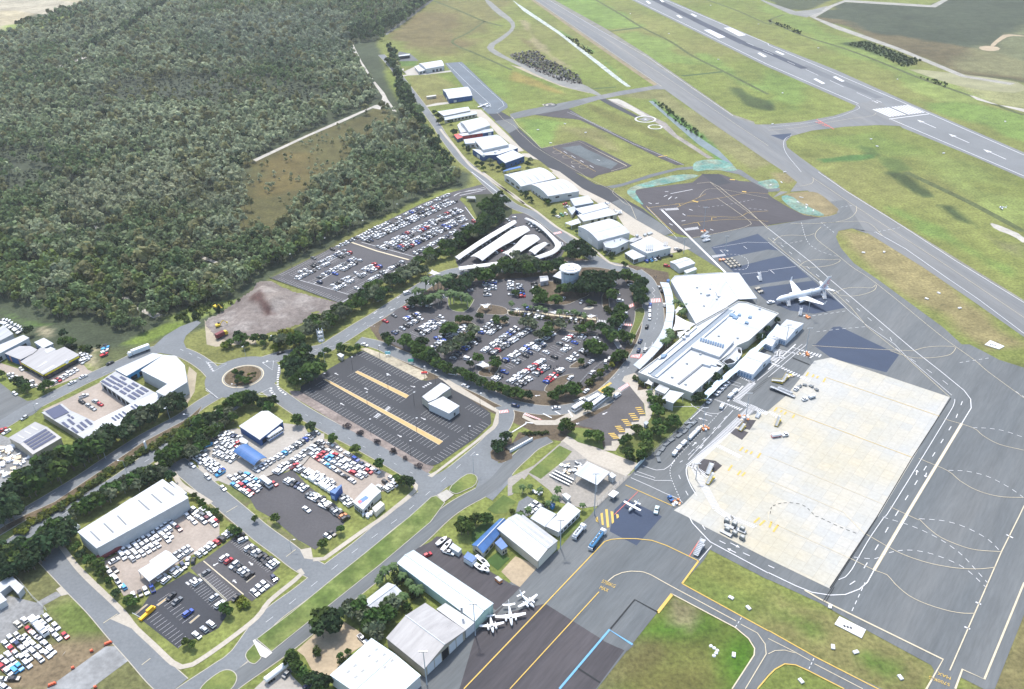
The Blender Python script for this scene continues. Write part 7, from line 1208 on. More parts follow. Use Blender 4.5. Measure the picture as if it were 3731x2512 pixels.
p,a,_=heading("@03 1345,890 1390,850");T=Thing('boom_gate',"bright yellow gate structure at the dark car park entry",'gate',(p.x,p.y,.2),a);mb=MB();mb.box((0,0,.6),(7.5,1.4,.9));mb.box((1.5,0,1.6),(3,1.2,1.1));T.part('cabinet',mb,mat('gate_yellow',(.80,.42,.01),.5),world=False);mb=MB();mb.tube((-3,0,1.2),(-3,5,1.3),.08,n=5);T.part('boom',mb,PW,world=False)
p,a,_=heading("@12 1530,265 1580,265");T=Thing('barrier',"red and white barrier group at the new car park entry",'barrier',(p.x,p.y,.2),a);mb=MB();mb.box((0,0,.5),(4,1,1),taper=.7);T.part('body',mb,mat('barrier_red',(.7,.06,.05),.5),world=False);mb=MB();mb.box((0,0,.1),(4.2,1.1,.2));T.part('foot',mb,PW,world=False)
for lb,s,m in(("teal road sign board on the bank above the new car park, nearer the entry","@12 1410,175",'e'),("pale blue sign board on the bank above the new car park, nearer the roundabout","@12 1200,105",'l')):
 p=P1(s);T=Thing('road_sign',lb,'sign',(p.x,p.y,.1));mb=MB();mb.box((0,0,2.2),(3.2,.15,1.8));T.part('board',mb,mat('board_'+m,(.05,.45,.33)if m=='e' else(.25,.6,.65),.5),world=False)
 for x in(-1.2,1.2):mb=MB();mb.tube((x,.1,0),(x,.1,3),.08,n=5);T.part('post',mb,METAL,world=False)
def wingpair(T,nm,x0,c0,x1,c1,span,z,dih,y0=0,t=.25,m=None,parts=True):
 for sy in(1,-1):
  mb=MB();a=[(x0,y0,z),(x0-c0,y0,z)];b=[(x1,span,z+dih),(x1-c1,span,z+dih)]
  R=[]
  for(xa,ya,za),(xb,yb,zb),th in((a[0],a[1],t),(b[0],b[1],t*.45)):
   k=xa-xb;R.append([Vector((xa,sy*ya,za)),Vector((xa-k*.3,sy*ya,za+th*.6)),Vector((xb,sy*yb,zb)),Vector((xa-k*.3,sy*ya,za-th*.4))])
  mb.loft(R);T.part(nm,mb,m or PW,world=False)
def fus(mb,st,n=16):
 mb.loft([[Vector((x,r*cos(2*pi*i/n),z+r*sq*sin(2*pi*i/n)))for i in range(n)]for x,r,z,sq in st])
def airliner():
 a,b=P1("@M 385,880",3.4),P1("@M 1760,560",3.9);d=(b-a);u=d.normalized();Lr=d.length;c=a+u*19.0;ang=math.atan2(-u.y,-u.x)
 T=Thing('airliner',"white twin engined jet airliner with red lettering on its tail parked on the navy stand",'aeroplane',(c.x,c.y,.15),ang)
 mb=MB();fus(mb,[(19.2,.05,2.9,1),(18.9,.55,2.95,1),(18.2,1.05,3.05,1),(17.0,1.55,3.25,1),(15.2,1.85,3.35,1.03),(13,1.88,3.4,1.05),(-8,1.88,3.4,1.05),(-12,1.6,3.75,1),(-16,1.0,4.3,1),(-19.2,.45,4.7,1),(-20,.15,4.8,1)],20);f=T.part('fuselage',mb,PW,world=False,smooth=True)
 wingpair(T,'wing',5.2,7.8,-2.9,1.7,17.0,2.4,1.6,1.2,.7)
 for sy in(1,-1):
  mb=MB();mb.loft([[Vector((-2.9,sy*17.0,4.0)),Vector((-4.6,sy*17.0,4.0)),Vector((-4.6,sy*17.08,4.0)),Vector((-2.9,sy*17.08,4.0))],[Vector((-4.4,sy*17.6,6.4)),Vector((-5.0,sy*17.6,6.4)),Vector((-5.0,sy*17.66,6.4)),Vector((-4.4,sy*17.66,6.4))]]);T.part('winglet',mb,PW,world=False)
  mb=MB();mb.loft([[Vector((x,sy*5+r*cos(2*pi*i/16),1.75+r*sin(2*pi*i/16)))for i in range(16)]for x,r in((5.6,.95),(5.0,1.08),(3.4,1.05),(1.6,.8),(1.0,.55))]);e=T.part('engine',mb,PW,world=False,smooth=True);mb=MB();mb.tube((5.62,sy*5,1.75),(5.3,sy*5,1.75),.85,n=16);T.part('intake',mb,W_DARK,world=False,parent=e)
  for y in(1.2,):mb=MB();mb.tube((-1,sy*2.6,.0),(-1,sy*2.6,2.2),.18,n=6);mb.tube((-1,sy*2.3,.5),(-1,sy*2.9,.5),.55,n=12);T.part('landing_gear',mb,TYRE,world=False)
 mb=MB();mb.tube((14.5,0,0),(14.5,0,2),.15,n=6);mb.tube((14.5,-.3,.4),(14.5,.3,.4),.4,n=12);T.part('nose_gear',mb,TYRE,world=False)
 wingpair(T,'tailplane',-15.0,3.8,-18.2,1.4,7.0,4.6,.8,.4,.35)
 mb=MB();mb.loft([[Vector((-11.6,-.16,5.3)),Vector((-18.9,-.16,5.3)),Vector((-18.9,.16,5.3)),Vector((-11.6,.16,5.3))],[Vector((-14.0,-.14,6.6)),Vector((-19.1,-.14,6.6)),Vector((-19.1,.14,6.6)),Vector((-14.0,.14,6.6))],[Vector((-18.4,-.08,12.2)),Vector((-20.9,-.08,12.2)),Vector((-20.9,.08,12.2)),Vector((-18.4,.08,12.2))]]);fin=T.part('tail_fin',mb,PW,world=False)
 RED=mat('livery_red',(.50,.02,.06),.5);cu=bpy.data.curves.new('t','FONT');cu.body='Virgin';cu.size=1;cu.shear=.25;o=bpy.data.objects.new('t',cu);me=bpy.data.meshes.new_from_object(o);bpy.data.objects.remove(o)
 xs=[v.co.x for v in me.vertices];W=max(xs)-min(xs);S=7.4/W
 for sy in(1,-1):
  mb=MB();base=Vector((-14.6,0,4.6));up=Vector((-.56,0,.83));px=Vector((-.83,0,-.56))
  vs=[]
  for v in me.vertices:
   q=base+up*(v.co.x*S)+(px if sy<0 else px)*((-v.co.y+.62)*S*1.0);vs.append((q.x,sy*(.17 if q.z>5.4 else.95),q.z))
  mb.add(vs,[tuple(p.vertices)for p in me.polygons]);T.part('lettering',mb,RED,world=False,parent=fin)
 bpy.data.meshes.remove(me);mb=MB();mb.box((17.35,0,3.95),(.7,1.9,.45),taper=.8);T.part('cockpit_glass',mb,CGLASS,world=False,parent=f)
 for sy in(1,-1):mb=MB();mb.box((1,sy*1.86,3.75),(24,.06,.22));T.part('window_row',mb,mat('cabin_window',(.30,.34,.40),.3),world=False,parent=f)
airliner()
def twin(label,nose,tail,s=1.0,ttail=False,name='twin_prop_plane'):
 a,b=P1(nose,1.2),P1(tail,1.2);u=(b-a);L=u.length;u.normalize();c=(a+b)/2;T=Thing(name,label,'aeroplane',(c.x,c.y,.16),math.atan2(-u.y,-u.x));h=L/2;k=L/11
 mb=MB();fus(mb,[(h,.05,1.3,1),(h-.5,.35,1.35,1),(h-1.6,.6,1.45,1.0),(h*.35,.72,1.55,1.15),(-h*.1,.7,1.6,1.15),(-h*.6,.4,1.6,1),(-h,.1,1.7,1)],14);f=T.part('fuselage',mb,PW,world=False,smooth=True)
 wingpair(T,'wing',h*.30,2.1*k,h*.16,1.1*k,6.3*k,1.25,.5,.5,.3);zt=3.4 if ttail else 1.75
 mb=MB();mb.loft([[Vector((-h*.72,-.09,1.7)),Vector((-h,-.09,1.7)),Vector((-h,.09,1.7)),Vector((-h*.72,.09,1.7))],[Vector((-h*.98,-.05,3.5)),Vector((-h*1.12,-.05,3.5)),Vector((-h*1.12,.05,3.5)),Vector((-h*.98,.05,3.5))]]);T.part('tail_fin',mb,PW,world=False)
 wingpair(T,'tailplane',-h*.80,1.1*k,-h*.88,.8*k,2.6*k,zt,.1,.05,.15)
 for sy in(1,-1):
  mb=MB();fus(mb,[(h*.30+1.5,.12,0,1),(h*.30+1.2,.36,0,1),(h*.3-.5,.38,0,1),(h*.3-2.2,.12,0,1)],10);mb.v=[(x,y+sy*2.0*k,z+1.4)for x,y,z in mb.v];e=T.part('engine',mb,PW,world=False);mb=MB();mb.box((h*.3+1.55,sy*2.0*k,1.4),(.05,.14,1.9));T.part('propeller',mb,W_DARK,world=False,parent=e);mb=MB();mb.tube((h*.2,sy*2.0*k,0),(h*.2,sy*2.0*k,1.2),.1,n=5);T.part('wheel_strut',mb,TYRE,world=False)
 mb=MB();mb.box((h*.36,0,2.15),(1.5,1.0,.4),taper=.7);T.part('cockpit_glass',mb,CGLASS,world=False,parent=f);mb=MB();mb.tube((h-1.2,0,0),(h-1.2,0,1.2),.09,n=5);T.part('nose_gear',mb,TYRE,world=False)
twin("white twin propeller plane nearest the yellow apron line, its nose pointing to it","@N 2080,440","@N 1890,260");twin("white twin propeller plane in the middle of the parked three, wings level","@N 1770,695","@N 1728,400",ttail=False);twin("white twin propeller plane closest to the mint hangar's corner","@N 1510,795","@N 1468,555")
def single(label,nose,tail,name='light_plane',high=True):
 a,b=P1(nose,1.4),P1(tail,1.4);u=(b-a);L=u.length;u.normalize();c=(a+b)/2;T=Thing(name,label,'aeroplane',(c.x,c.y,.16),math.atan2(-u.y,-u.x));h=L/2;k=L/8.5
 mb=MB();fus(mb,[(h,.1,1.2,1),(h-.3,.45,1.25,1),(h-1.4*k,.6,1.35,1.05),(h*.2,.62,1.5,1.2),(-h*.2,.4,1.5,1.1),(-h,.1,1.6,1)],12);f=T.part('fuselage',mb,PW,world=False,smooth=True);wingpair(T,'wing',h*.42,1.6*k,h*.38,1.2*k,5.4*k,2.3 if high else 1.0,.15,0,.25)
 mb=MB();mb.loft([[Vector((-h*.7,-.07,1.6)),Vector((-h,-.07,1.6)),Vector((-h,.07,1.6)),Vector((-h*.7,.07,1.6))],[Vector((-h*.95,-.04,3.0)),Vector((-h*1.1,-.04,3.0)),Vector((-h*1.1,.04,3.0)),Vector((-h*.95,.04,3.0))]]);T.part('tail_fin',mb,PW,world=False);wingpair(T,'tailplane',-h*.72,1.1*k,-h*.78,.8*k,1.9*k,1.6,0,0,.12)
 mb=MB();mb.box((h*.36,0,1.95),(1.2,1.05,.5),taper=.8);T.part('cockpit_glass',mb,CGLASS,world=False,parent=f);mb=MB();mb.box((h+.05,0,1.2),(.05,.12,1.8));T.part('propeller',mb,W_DARK,world=False)
 for x,y in((h*.6,0),(h*.15,1),(h*.15,-1)):mb=MB();mb.tube((x,y,0),(x,y*.5,1.1),.09,n=5);mb.tube((x,y-.08,.2),(x,y+.08,.2),.2,n=8);T.part('wheel_strut',mb,TYRE,world=False)
single("white high wing light plane standing on the navy patch by the yellow stripes","@Q 1180,460","@Q 1370,290");single("white plane alone on the blue grey apron by the blue walled hangar","@10 2030,950","@10 2115,968",'light_plane',False);single("white plane at the hangar corner behind the navy walled workshop","@21 835,280","@21 885,292",'light_plane',False);twin("white pointed plane by the long pavilion's apron corner","@21 1005,378","@21 925,358")
single("white glider like small plane out on the runway grass","@31 2100,320","@31 2165,325",'light_plane',False)
for k in range(5):
 p=P1("@23 %d,%d"%((1808,1838,1866,1855,1836)[k],(1176,1195,1217,1240,1264)[k]));T=Thing('ground_marker',"white round marker, %s in the chevron on the dark green grass"%ORD[k],'marker',(p.x,p.y,.02),0,'white round markers in a chevron');mb=MB();mb.tube((0,0,0),(0,0,.35),.75,.6,n=12);T.part('disc',mb,WHITE_P,world=False);mb=MB();mb.tube((0,0,.35),(0,0,.5),.2,n=6);T.part('cap',mb,METAL,world=False)
def marker(label,s,sz=(2.2,1.4,.5),m=None,name='marker_board'):
 p=P1(s);T=Thing(name,label,'marker',(p.x,p.y,.02),random.uniform(0,3));mb=MB();mb.box((0,0,sz[2]/2+.15),sz,taper=.95);T.part('board',mb,m or WHITE_P,world=False);mb=MB();mb.box((0,0,.1),(sz[0]*.6,sz[1]*.5,.2));T.part('base',mb,METAL,world=False)
for lb,s in(("white box on the grass strip by the taxiway bend","@23 1990,740"),("pale slab box on the grass strip, larger one","@23 2148,832"),("white low board on the dark green grass by the chevron","@23 2015,1260"),("white board on the small grass patch by the text marking","@33 1200,1465"),("white board on the lower grass fillet","@33 297,1497"),("white long board below the big signal board","@33 588,1188"),("white small board near the dry patch of the signal board","@33 795,1235"),("tan cabinet at the dark apron line's corner","@33 562,820"),("white marker on the far grass island, upper","@31 865,735"),("white marker on the far grass island, beside the upper one","@31 1053,730"),("white marker on the far grass island's middle","@31 1550,1103"),("white marker low on the far grass island","@31 1740,1240"),("white marker on the island edge near the taxiway","@31 1440,1155"),("white marker by the runway grass, first left of the drain","@30 455,440"),("white marker by the runway grass beyond the drain bend","@30 1175,725"),("white marker on the bright grass right of the threshold","@30 2155,1110"),("white marker left of the threshold curve","@30 130,850"),("white marker at the link corner","@30 38,1132"),("white marker south of the link curve","@30 935,1270"),("white marker on the lime grass","@30 1595,1398"),("white pile by the dark grass hollow","@30 990,1335"),("white marker in the central grass, upper","@20 1075,128"),("white marker in the central grass, middle","@20 1425,310"),("white marker in the central grass by the drain","@20 1875,545"),("white marker beside the runway's far grass","@20 1805,52"),("white marker near the runway's far grass bend","@20 2240,223"),("white boards by the striped helipad track","@20 480,1130"),("white boards on the green bend of the strip","@20 235,1185"),("white boards right of the green bend","@20 668,1210"),("white windsock base at the dark apron's corner","@20 350,1305")):marker(lb,s)
for k,s in enumerate(("300,233","270,275","350,300","345,325","410,352","150,0","120,95","20,120")):marker("white erosion bag, %s on the teal mulch by the new apron"%ORD[k],"@31 "+s,(3.2,.8,.4))
def proj(p):
 d=Vector(p)-Vector((0,0,CAMH));w=d.dot(FW);return W0/2+d.dot(RT)/w*F0,H0/2-d.dot(UP)/w*F0
def hfrom(b,ty):
 lo,hi=1.0,60.0
 for _ in range(30):
  m=(lo+hi)/2
  if proj((b.x,b.y,m))[1]>ty:lo=m
  else:hi=m
 return lo
def pole(label,base,top,kind='mast',dirv=None):
 b=P1(base);mode=base.split()[0][1:];h=hfrom(b,nat(mode,*map(float,top.split(',')))[1]);T=Thing({'mast':'floodlight_mast','lamp':'street_lamp','lattice':'telecom_mast'}[kind],label,{'mast':'floodlight mast','lamp':'street lamp','lattice':'mast'}[kind],(b.x,b.y,.1));g=mat('galvanised',(.36,.40,.44),.5)
 r=.24 if kind=='mast' else.11;mb=MB();mb.tube((0,0,0),(0,0,h),r,r*.55,n=8);T.part('pole',mb,g if kind!='lamp' or dirv else W_DARK,world=False)
 if kind=='mast':
  mb=MB();mb.box((0,0,h),(2.8,.35,.25));T.part('crossbar',mb,g,world=False)
  for x in(-1.2,-.4,.4,1.2):mb=MB();mb.box((x,-.3,h+.15),(.6,.5,.4));T.part('floodlight',mb,METAL,world=False)
 elif kind=='lamp':
  dv=Vector(dirv)if dirv else Vector((1,0,0));q=Vector((0,0,h))+dv*(2.2 if dirv else.6)+Vector((0,0,.4));mb=MB();mb.tube((0,0,h),tuple(q),.07,n=5);T.part('arm',mb,g,world=False);mb=MB();mb.box(tuple(q),(.9,.45,.18));T.part('lamp_head',mb,PW,world=False)
 else:
  for z in(h*.72,h*.85,h*.97):
   mb=MB();mb.tube((0,0,z-.1),(0,0,z+.1),1.5,n=12);T.part('platform',mb,METAL,world=False)
   for k in range(6):mb=MB();mb.box((1.7*cos(k*pi/3),1.7*sin(k*pi/3),z+.7),(.35,.35,2.2));T.part('antenna',mb,STEELW,world=False)
for lb,b,t in(("tall floodlight mast in the middle of the new dark apron","@21 1738,545","1752,322"),("tall floodlight mast at the navy stands' first zebra","@21 1935,750","1945,585"),("tall floodlight mast standing in front of the parked jet","@31 357,1305","385,1060"),("tallest floodlight mast at the concrete's hatched bay","@22 2122,682","2142,445"),("floodlight mast beside the far marquee's wall","@A 2000,845","2025,605"),("floodlight mast between the two gabled marquees","@A 1850,935","1862,770"),("floodlight mast at the striped hangar's corner","@23 440,290","434,30"),("floodlight mast at the end of the fence by the white office","@Q 480,540","470,-300"),("floodlight mast at the hatched walkway's bend","@22 1670,1230","1673,1085"),("floodlight mast in the line of dark dollies","@22 1600,905","1603,712"),("floodlight mast at the covered carts' far end","@22 1735,762","1742,578"),("floodlight mast between the mint and grey hangars","@13 1995,1080","1983,790"),("floodlight mast at the grey hangar's lower corner","@13 1555,1530","1530,1222"),("floodlight mast beside the white warehouse's apron corner","@21 1560,740","1572,600"),("floodlight mast by the zebra at the gear cluster","@A 2230,960","2265,645")):pole(lb,b,t)
for k,(b,t)in enumerate((("880,235","872,120"),("1128,135","1118,15"),("1533,320","1523,205"),("628,355","622,270"),("1012,545","1005,440"),("1203,415","1193,285"),("1440,555","1430,440"),("1463,800","1455,675"),("1046,820","1037,685"),("1408,1010","1402,882"),("1940,870","1932,750"),("2040,570","2032,450"),("1634,360","1630,245"),("415,440","410,320"))):
 pole("slim black lamp post %s"%("at the first ochre strip's roundabout end","on the ring road bank above the bays","at the new car park's entry corner","at the long ochre strip's roundabout end","midway on the long ochre strip, upper","midway on the short ochre strip","on the garden corner of the white block","on the long ochre strip's lower half","on the bay row by the mulch verge, upper","on the bay row by the mulch verge, lower","at the kerb bays facing the junction","behind the white block by the ring road path","beside the white block's entry drive","at the mulch verge's roundabout corner")[k].split(',')[0]+(" nearer the roundabout" if k in(4,8)else " nearer the junction" if k==9 else ""),"@12 "+b,t,'lamp')
for k,(b,t)in enumerate((("322,865","310,750"),("632,705","622,605"),("975,550","967,445"),("1285,395","1277,295"))):pole("thin lamp on the remote car park's forest side, %s from the dirt mound"%ORD[k],"@11 "+b,t,'lamp')
for lb,b,t,dv in(("street lamp beside the dark trees near the roundabout arm","@02 1550,690","1537,565",(0,-1,0)),("street lamp beside the dark trees midway down the dual carriageway","@02 965,1045","945,920",(0,-1,0)),("street lamp by the dual carriageway at the picture's left edge","@02 210,1515","180,1380",(0,-1,0)),("street lamp in the planted median near the purple van","@02 1750,770","1735,640",(-1,0,0)),("street lamp in the planted median beyond the white pylon sign","@02 1165,1200","1150,1060",(-1,0,0)),("street lamp at the roundabout island's kerb","@02 2170,465","2150,365",(-1,0,0)),("street lamp on the kerb before the solar array depot","@02 330,620","310,545",(1,0,0)),("street lamp on the verge above the roundabout","@02 2238,115","2220,10",(0,-1,0)),("street lamp beside the bush above the roundabout","@11 335,1568","330,1495",(0,-1,0)),("street lamp on the bank left of the mast compound","@11 160,1560","152,1478",(0,-1,0)),("street lamp on the small junction island","@12 1980,1165","1945,1010",(1,0,0)),("street lamp on the side street by the car park trees","@13 320,300","300,215",(1,0,0))):pole(lb,b,t,'lamp',dv)
pole("tall telecom mast with antenna rings by the dark trees near the roundabout","@12 630,190","590,-120",'lattice')
p=P1("@02 1340,970");T=Thing('pylon_sign',"white leaning pylon sign on the bare median patch",'sign',(p.x,p.y,.2));mb=MB();mb.box((0,0,3),(.5,1.4,6));T.part('panel',mb,PW,world=False);mb=MB();mb.box((0,0,.3),(1.6,2.2,.6));T.part('plinth',mb,CONCK,world=False)
def fence(label,s,h=1.8,m=None,step=3.0):
 pts=spline(P(s),4)if len(s.split())>4 else P(s);mid=pts[len(pts)//2];T=Thing('fence',label,'fence',(mid.x,mid.y,.05));mb=MB();n=len(pts)
 for z in(.25,h*.5,h):
  for a,b in zip(pts,pts[1:]):mb.tube((a.x,a.y,z),(b.x,b.y,z),.035,n=4)
 T.part('rails',mb,METAL);L=plen(pts);k=min(100,int(L/step));
 for i in range(k+1):q,_=along(pts,L*i/max(1,k));p=MB();p.tube((q.x,q.y,0),(q.x,q.y,h+.1),.06,n=5);T.part('post',p,METAL)
fence("grey security fence along the lawn and dolly line","@22 1210,1050 1620,690 1745,570",2.2);fence("grey fence between the fuel compound and the apron","@22 740,1500 950,1295 1110,1150",2.2);fence("mesh fence beside the bent portable office","@03 120,515 300,740 430,860",2.0);fence("low rail fence with white bollards by the taxi lane hedge","@22 590,380 700,260 850,140",1.0);fence("dark fence at the remote car park's mound end","@11 125,965 765,1195",1.8)
W_=MB();pts=P("@22 1115,1150 1205,1050");T=Thing('sliding_gate',"pale blue solid sliding gate at the apron road corner",'gate',tuple((pts[0]+pts[1])/2));ribbon(W_,pts,.25,2.6);W_.v+=[];mb=MB();d=(pts[1]-pts[0]);c=(pts[0]+pts[1])/2;mb.box((c.x,c.y,1.4),(d.length,.2,2.4),math.atan2(d.y,d.x));T.part('panel',mb,mat('gate_paleblue',(.50,.58,.60),.5))
for q in pts:mb=MB();mb.tube((q.x,q.y,0),(q.x,q.y,2.8),.12,n=6);T.part('post',mb,METAL)
def person(label,s,shirt,legs):
 p=P1(s);T=Thing('person',label,'person',(p.x,p.y,.16),random.uniform(0,6));me=bpy.data.meshes.new('person_body');vs=[(0,0,.95),(0,0,1.2),(0,0,1.42),(0,0,1.55),(0,0,1.72),(0,.1,.9),(.02,.11,.5),(.05,.11,.05),(0,-.1,.9),(-.02,-.11,.5),(-.05,-.11,.05),(0,.22,1.38),(.03,.27,1.1),(.1,.27,.86),(0,-.22,1.38),(-.03,-.27,1.1),(.02,-.27,.86)]
 es=[(0,1),(1,2),(2,3),(3,4),(0,5),(5,6),(6,7),(0,8),(8,9),(9,10),(2,11),(11,12),(12,13),(2,14),(14,15),(15,16)];R=[.16,.15,.16,.06,.11,.1,.07,.055,.1,.07,.055,.07,.05,.04,.07,.05,.04]
 me.from_pydata(vs,es,[]);o=link('body',me,T.o);o.modifiers.new('s','SKIN')
 for i,v in enumerate(me.skin_vertices[0].data):v.radius=(R[i],R[i]);v.use_root=i==0
 o.modifiers.new('d','SUBSURF').levels=1;me.materials.append(mat('cloth_'+shirt,COL[shirt][1],.8));mb=MB();mb.tube((0,0,1.76),(0,0,1.84),.11,.07,n=8);T.part('hair',mb,W_DARK,world=False)
for k,s in enumerate(("1290,965","1300,975","1310,962")):person("person in dark clothes, %s of the group by the zebra near the terminal hall"%ORD[k],"@21 "+s,'kgn'[k],'k')
for k,s in enumerate(("1540,560","1505,585","1555,548")):person("person walking in the main car park drive, %s from the red van"%ORD[k],"@D "+s,'kng'[k],'k')
def leaf_mat(name,rnd=True):
 m=mat_attr(name,.85,'tint',.12,.5,spec=.15);nt=m.node_tree;N,L=nt.nodes,nt.links;b=N['Principled BSDF'];src=b.inputs['Base Color'].links[0].from_socket
 if rnd:
  i=N.new('ShaderNodeObjectInfo');h=N.new('ShaderNodeHueSaturation');r=N.new('ShaderNodeMapRange');r.inputs['To Min'].default_value=.68;r.inputs['To Max'].default_value=1.4;L.new(i.outputs['Random'],r.inputs['Value']);L.new(r.outputs['Result'],h.inputs['Value'])
  r2=N.new('ShaderNodeMapRange');r2.inputs['To Min'].default_value=.475;r2.inputs['To Max'].default_value=.52;q=N.new('ShaderNodeMath');q.operation='FRACT';k=N.new('ShaderNodeMath');k.operation='MULTIPLY';k.inputs[1].default_value=7.3;L.new(i.outputs['Random'],k.inputs[0]);L.new(k.outputs[0],q.inputs[0]);L.new(q.outputs[0],r2.inputs['Value']);L.new(r2.outputs['Result'],h.inputs['Hue']);L.new(src,h.inputs['Color']);src=h.outputs['Color'];L.new(src,b.inputs['Base Color'])
 tr=N.new('ShaderNodeBsdfTranslucent');mx=N.new('ShaderNodeMixShader');mx.inputs[0].default_value=.35;L.new(src,tr.inputs['Color']);L.new(b.outputs[0],mx.inputs[1]);L.new(tr.outputs[0],mx.inputs[2]);L.new(mx.outputs[0],N['Material Output'].inputs['Surface']);return m
LEAF=leaf_mat('leaves');LEAFM=leaf_mat('leaves_forest',False);BARK=mat('bark',(.16,.135,.11),.9,.2,2.0);BARKP=mat('bark_pale',(.34,.31,.27),.9,.2,2.0)
def clumps(lobes,nq,size,r):
 """leaf clump quads spread through ellipsoid lobes: (cx,cy,cz,rx,ry,rz)"""
 w=np.array([l[3]*l[4]for l in lobes]);w=w/w.sum();L=np.array(lobes)[r.choice(len(lobes),nq,p=w)]
 d=r.normal(size=(nq,3));d[:,2]=np.abs(d[:,2])*1.1-.35;d/=np.linalg.norm(d,axis=1)[:,None];k=r.uniform(.62,1.05,(nq,1));c=L[:,:3]+d*L[:,3:]*k
 n=d+r.normal(size=(nq,3))*.45;n/=np.linalg.norm(n,axis=1)[:,None];a=np.cross(n,r.normal(size=(nq,3)));a/=np.linalg.norm(a,axis=1)[:,None];b=np.cross(n,a);s=(size*r.uniform(.6,1.35,nq))[:,None]
 a*=s;b*=s*r.uniform(.6,1,(nq,1));return np.stack([c-a-b*.7,c+a*.8-b,c+a+b*.8,c-a*.7+b],1),r.uniform(.74,1.30,nq)
TR=np.random.default_rng(5);TPRO={}
KIND={'broad':((.062,.108,.026),7),'gum':((.115,.138,.080),7),'dark':((.036,.066,.027),7),'shrub':((.060,.085,.024),3),'lime':((.125,.150,.022),3),'grey':((.115,.095,.095),3)}
def tree_proto(kind,v):
 col,_=KIND[kind];r=TR;low=kind in('shrub','lime','grey')
 if low:lobes=[(r.uniform(-.2,.2),r.uniform(-.2,.2),.42,.5,.5,.45)]+[(r.uniform(-.4,.4),r.uniform(-.4,.4),r.uniform(.25,.5),.32,.32,.3)for _ in range(3)];nq=110
 else:lobes=[(r.uniform(-.06,.06),r.uniform(-.06,.06),.70,.27,.27,.27)]+[(.27*cos(a),.27*sin(a),r.uniform(.48,.72),r.uniform(.17,.24),r.uniform(.17,.24),r.uniform(.14,.22))for a in[2*pi*(i+r.uniform(0,.6))/5 for i in range(5)]];nq=230 if kind!='gum' else 170
 q,t=clumps(lobes,nq,.085 if not low else.12,r);col4=np.ones((nq,4,4));col4[...,:3]=np.array(col)*t[:,None,None]
 root=bpy.data.objects.new({'shrub':'shrub','lime':'shrub','grey':'shrub'}.get(kind,'tree'),None);C.objects.link(root)
 o=np_mesh('foliage' if low else 'crown',q.reshape(-1,3),np.arange(nq*4).reshape(-1,4),LEAF,col4.reshape(-1,4));o.parent=root
 mb=MB();mb.tube((0,0,0),(.01,0,.5 if not low else.3),.026,.016,n=6)
 for l in lobes[1:4]:mb.tube((.0,0,.36 if not low else.1),(l[0]*.8,l[1]*.8,l[2]),.014,.006,n=5)
 link('trunk' if not low else 'stem',mb.mesh('trunk',BARKP if kind=='gum' else BARK),root);return root
NUSE={}
def tree(p,h,kind,label,group=None,wide=1.0,z=0):
 v=NUSE[kind]=NUSE.get(kind,-1)+1;v5=v%5
 if(kind,v5)not in TPRO:o=TPRO[kind,v5]=tree_proto(kind,v5)
 else:o=copy_tree(TPRO[kind,v5])
 o.location=(p.x,p.y,z);k=random.uniform(.85,1.15)*wide;o.scale=(h*k,h*k,h);o.rotation_euler=(0,0,random.uniform(0,6.28));tag(o,label,'shrub' if KIND[kind][1]==3 else 'tree',group);return o
def palm(p,h,label,col=(.05,.085,.025)):
 global PP
 if 'PP' not in globals():
  PP=[]
  for v in range(3):
   root=bpy.data.objects.new('palm_tree',None);C.objects.link(root);mb=MB();mb.tube((0,0,0),(.02,0,.72),.024,.016,n=6);link('trunk',mb.mesh('trunk',BARKP),root);mb=MB()
   for i in range(15):
    a=2*pi*i/15+random.uniform(-.15,.15);e=random.uniform(-.1,.9);Lf=random.uniform(.30,.38);P_=[]
    for k in range(5):t=k/4;P_.append(Vector((.02+cos(a)*Lf*t*cos(e*.6),sin(a)*Lf*t*cos(e*.6),.72+Lf*(t*sin(e)-.75*t*t))))
    n=Vector((-sin(a),cos(a),0));ws=(.02,.075,.085,.06,.01);mb.add([q+n*w_-Vector((0,0,.03))for q,w_ in zip(P_,ws)]+P_+[q-n*w_-Vector((0,0,.03))for q,w_ in zip(P_,ws)],[(k,k+1,k+6,k+5)for k in range(4)]+[(k+5,k+6,k+11,k+10)for k in range(4)])
   link('fronds',mb.mesh('fronds',mat('palm_frond',(.055,.095,.026),.7,.3,.8)),root);PP.append(root);root['fresh']=1
 b=PP[int(random.random()*3)]
 if b.get('fresh'):del b['fresh'];o=b
 else:o=copy_tree(b)
 o.location=(p.x,p.y,.1);o.scale=(h,h,h);o.rotation_euler=(0,0,random.uniform(0,6));tag(o,label,'palm')
PLANTS=[]
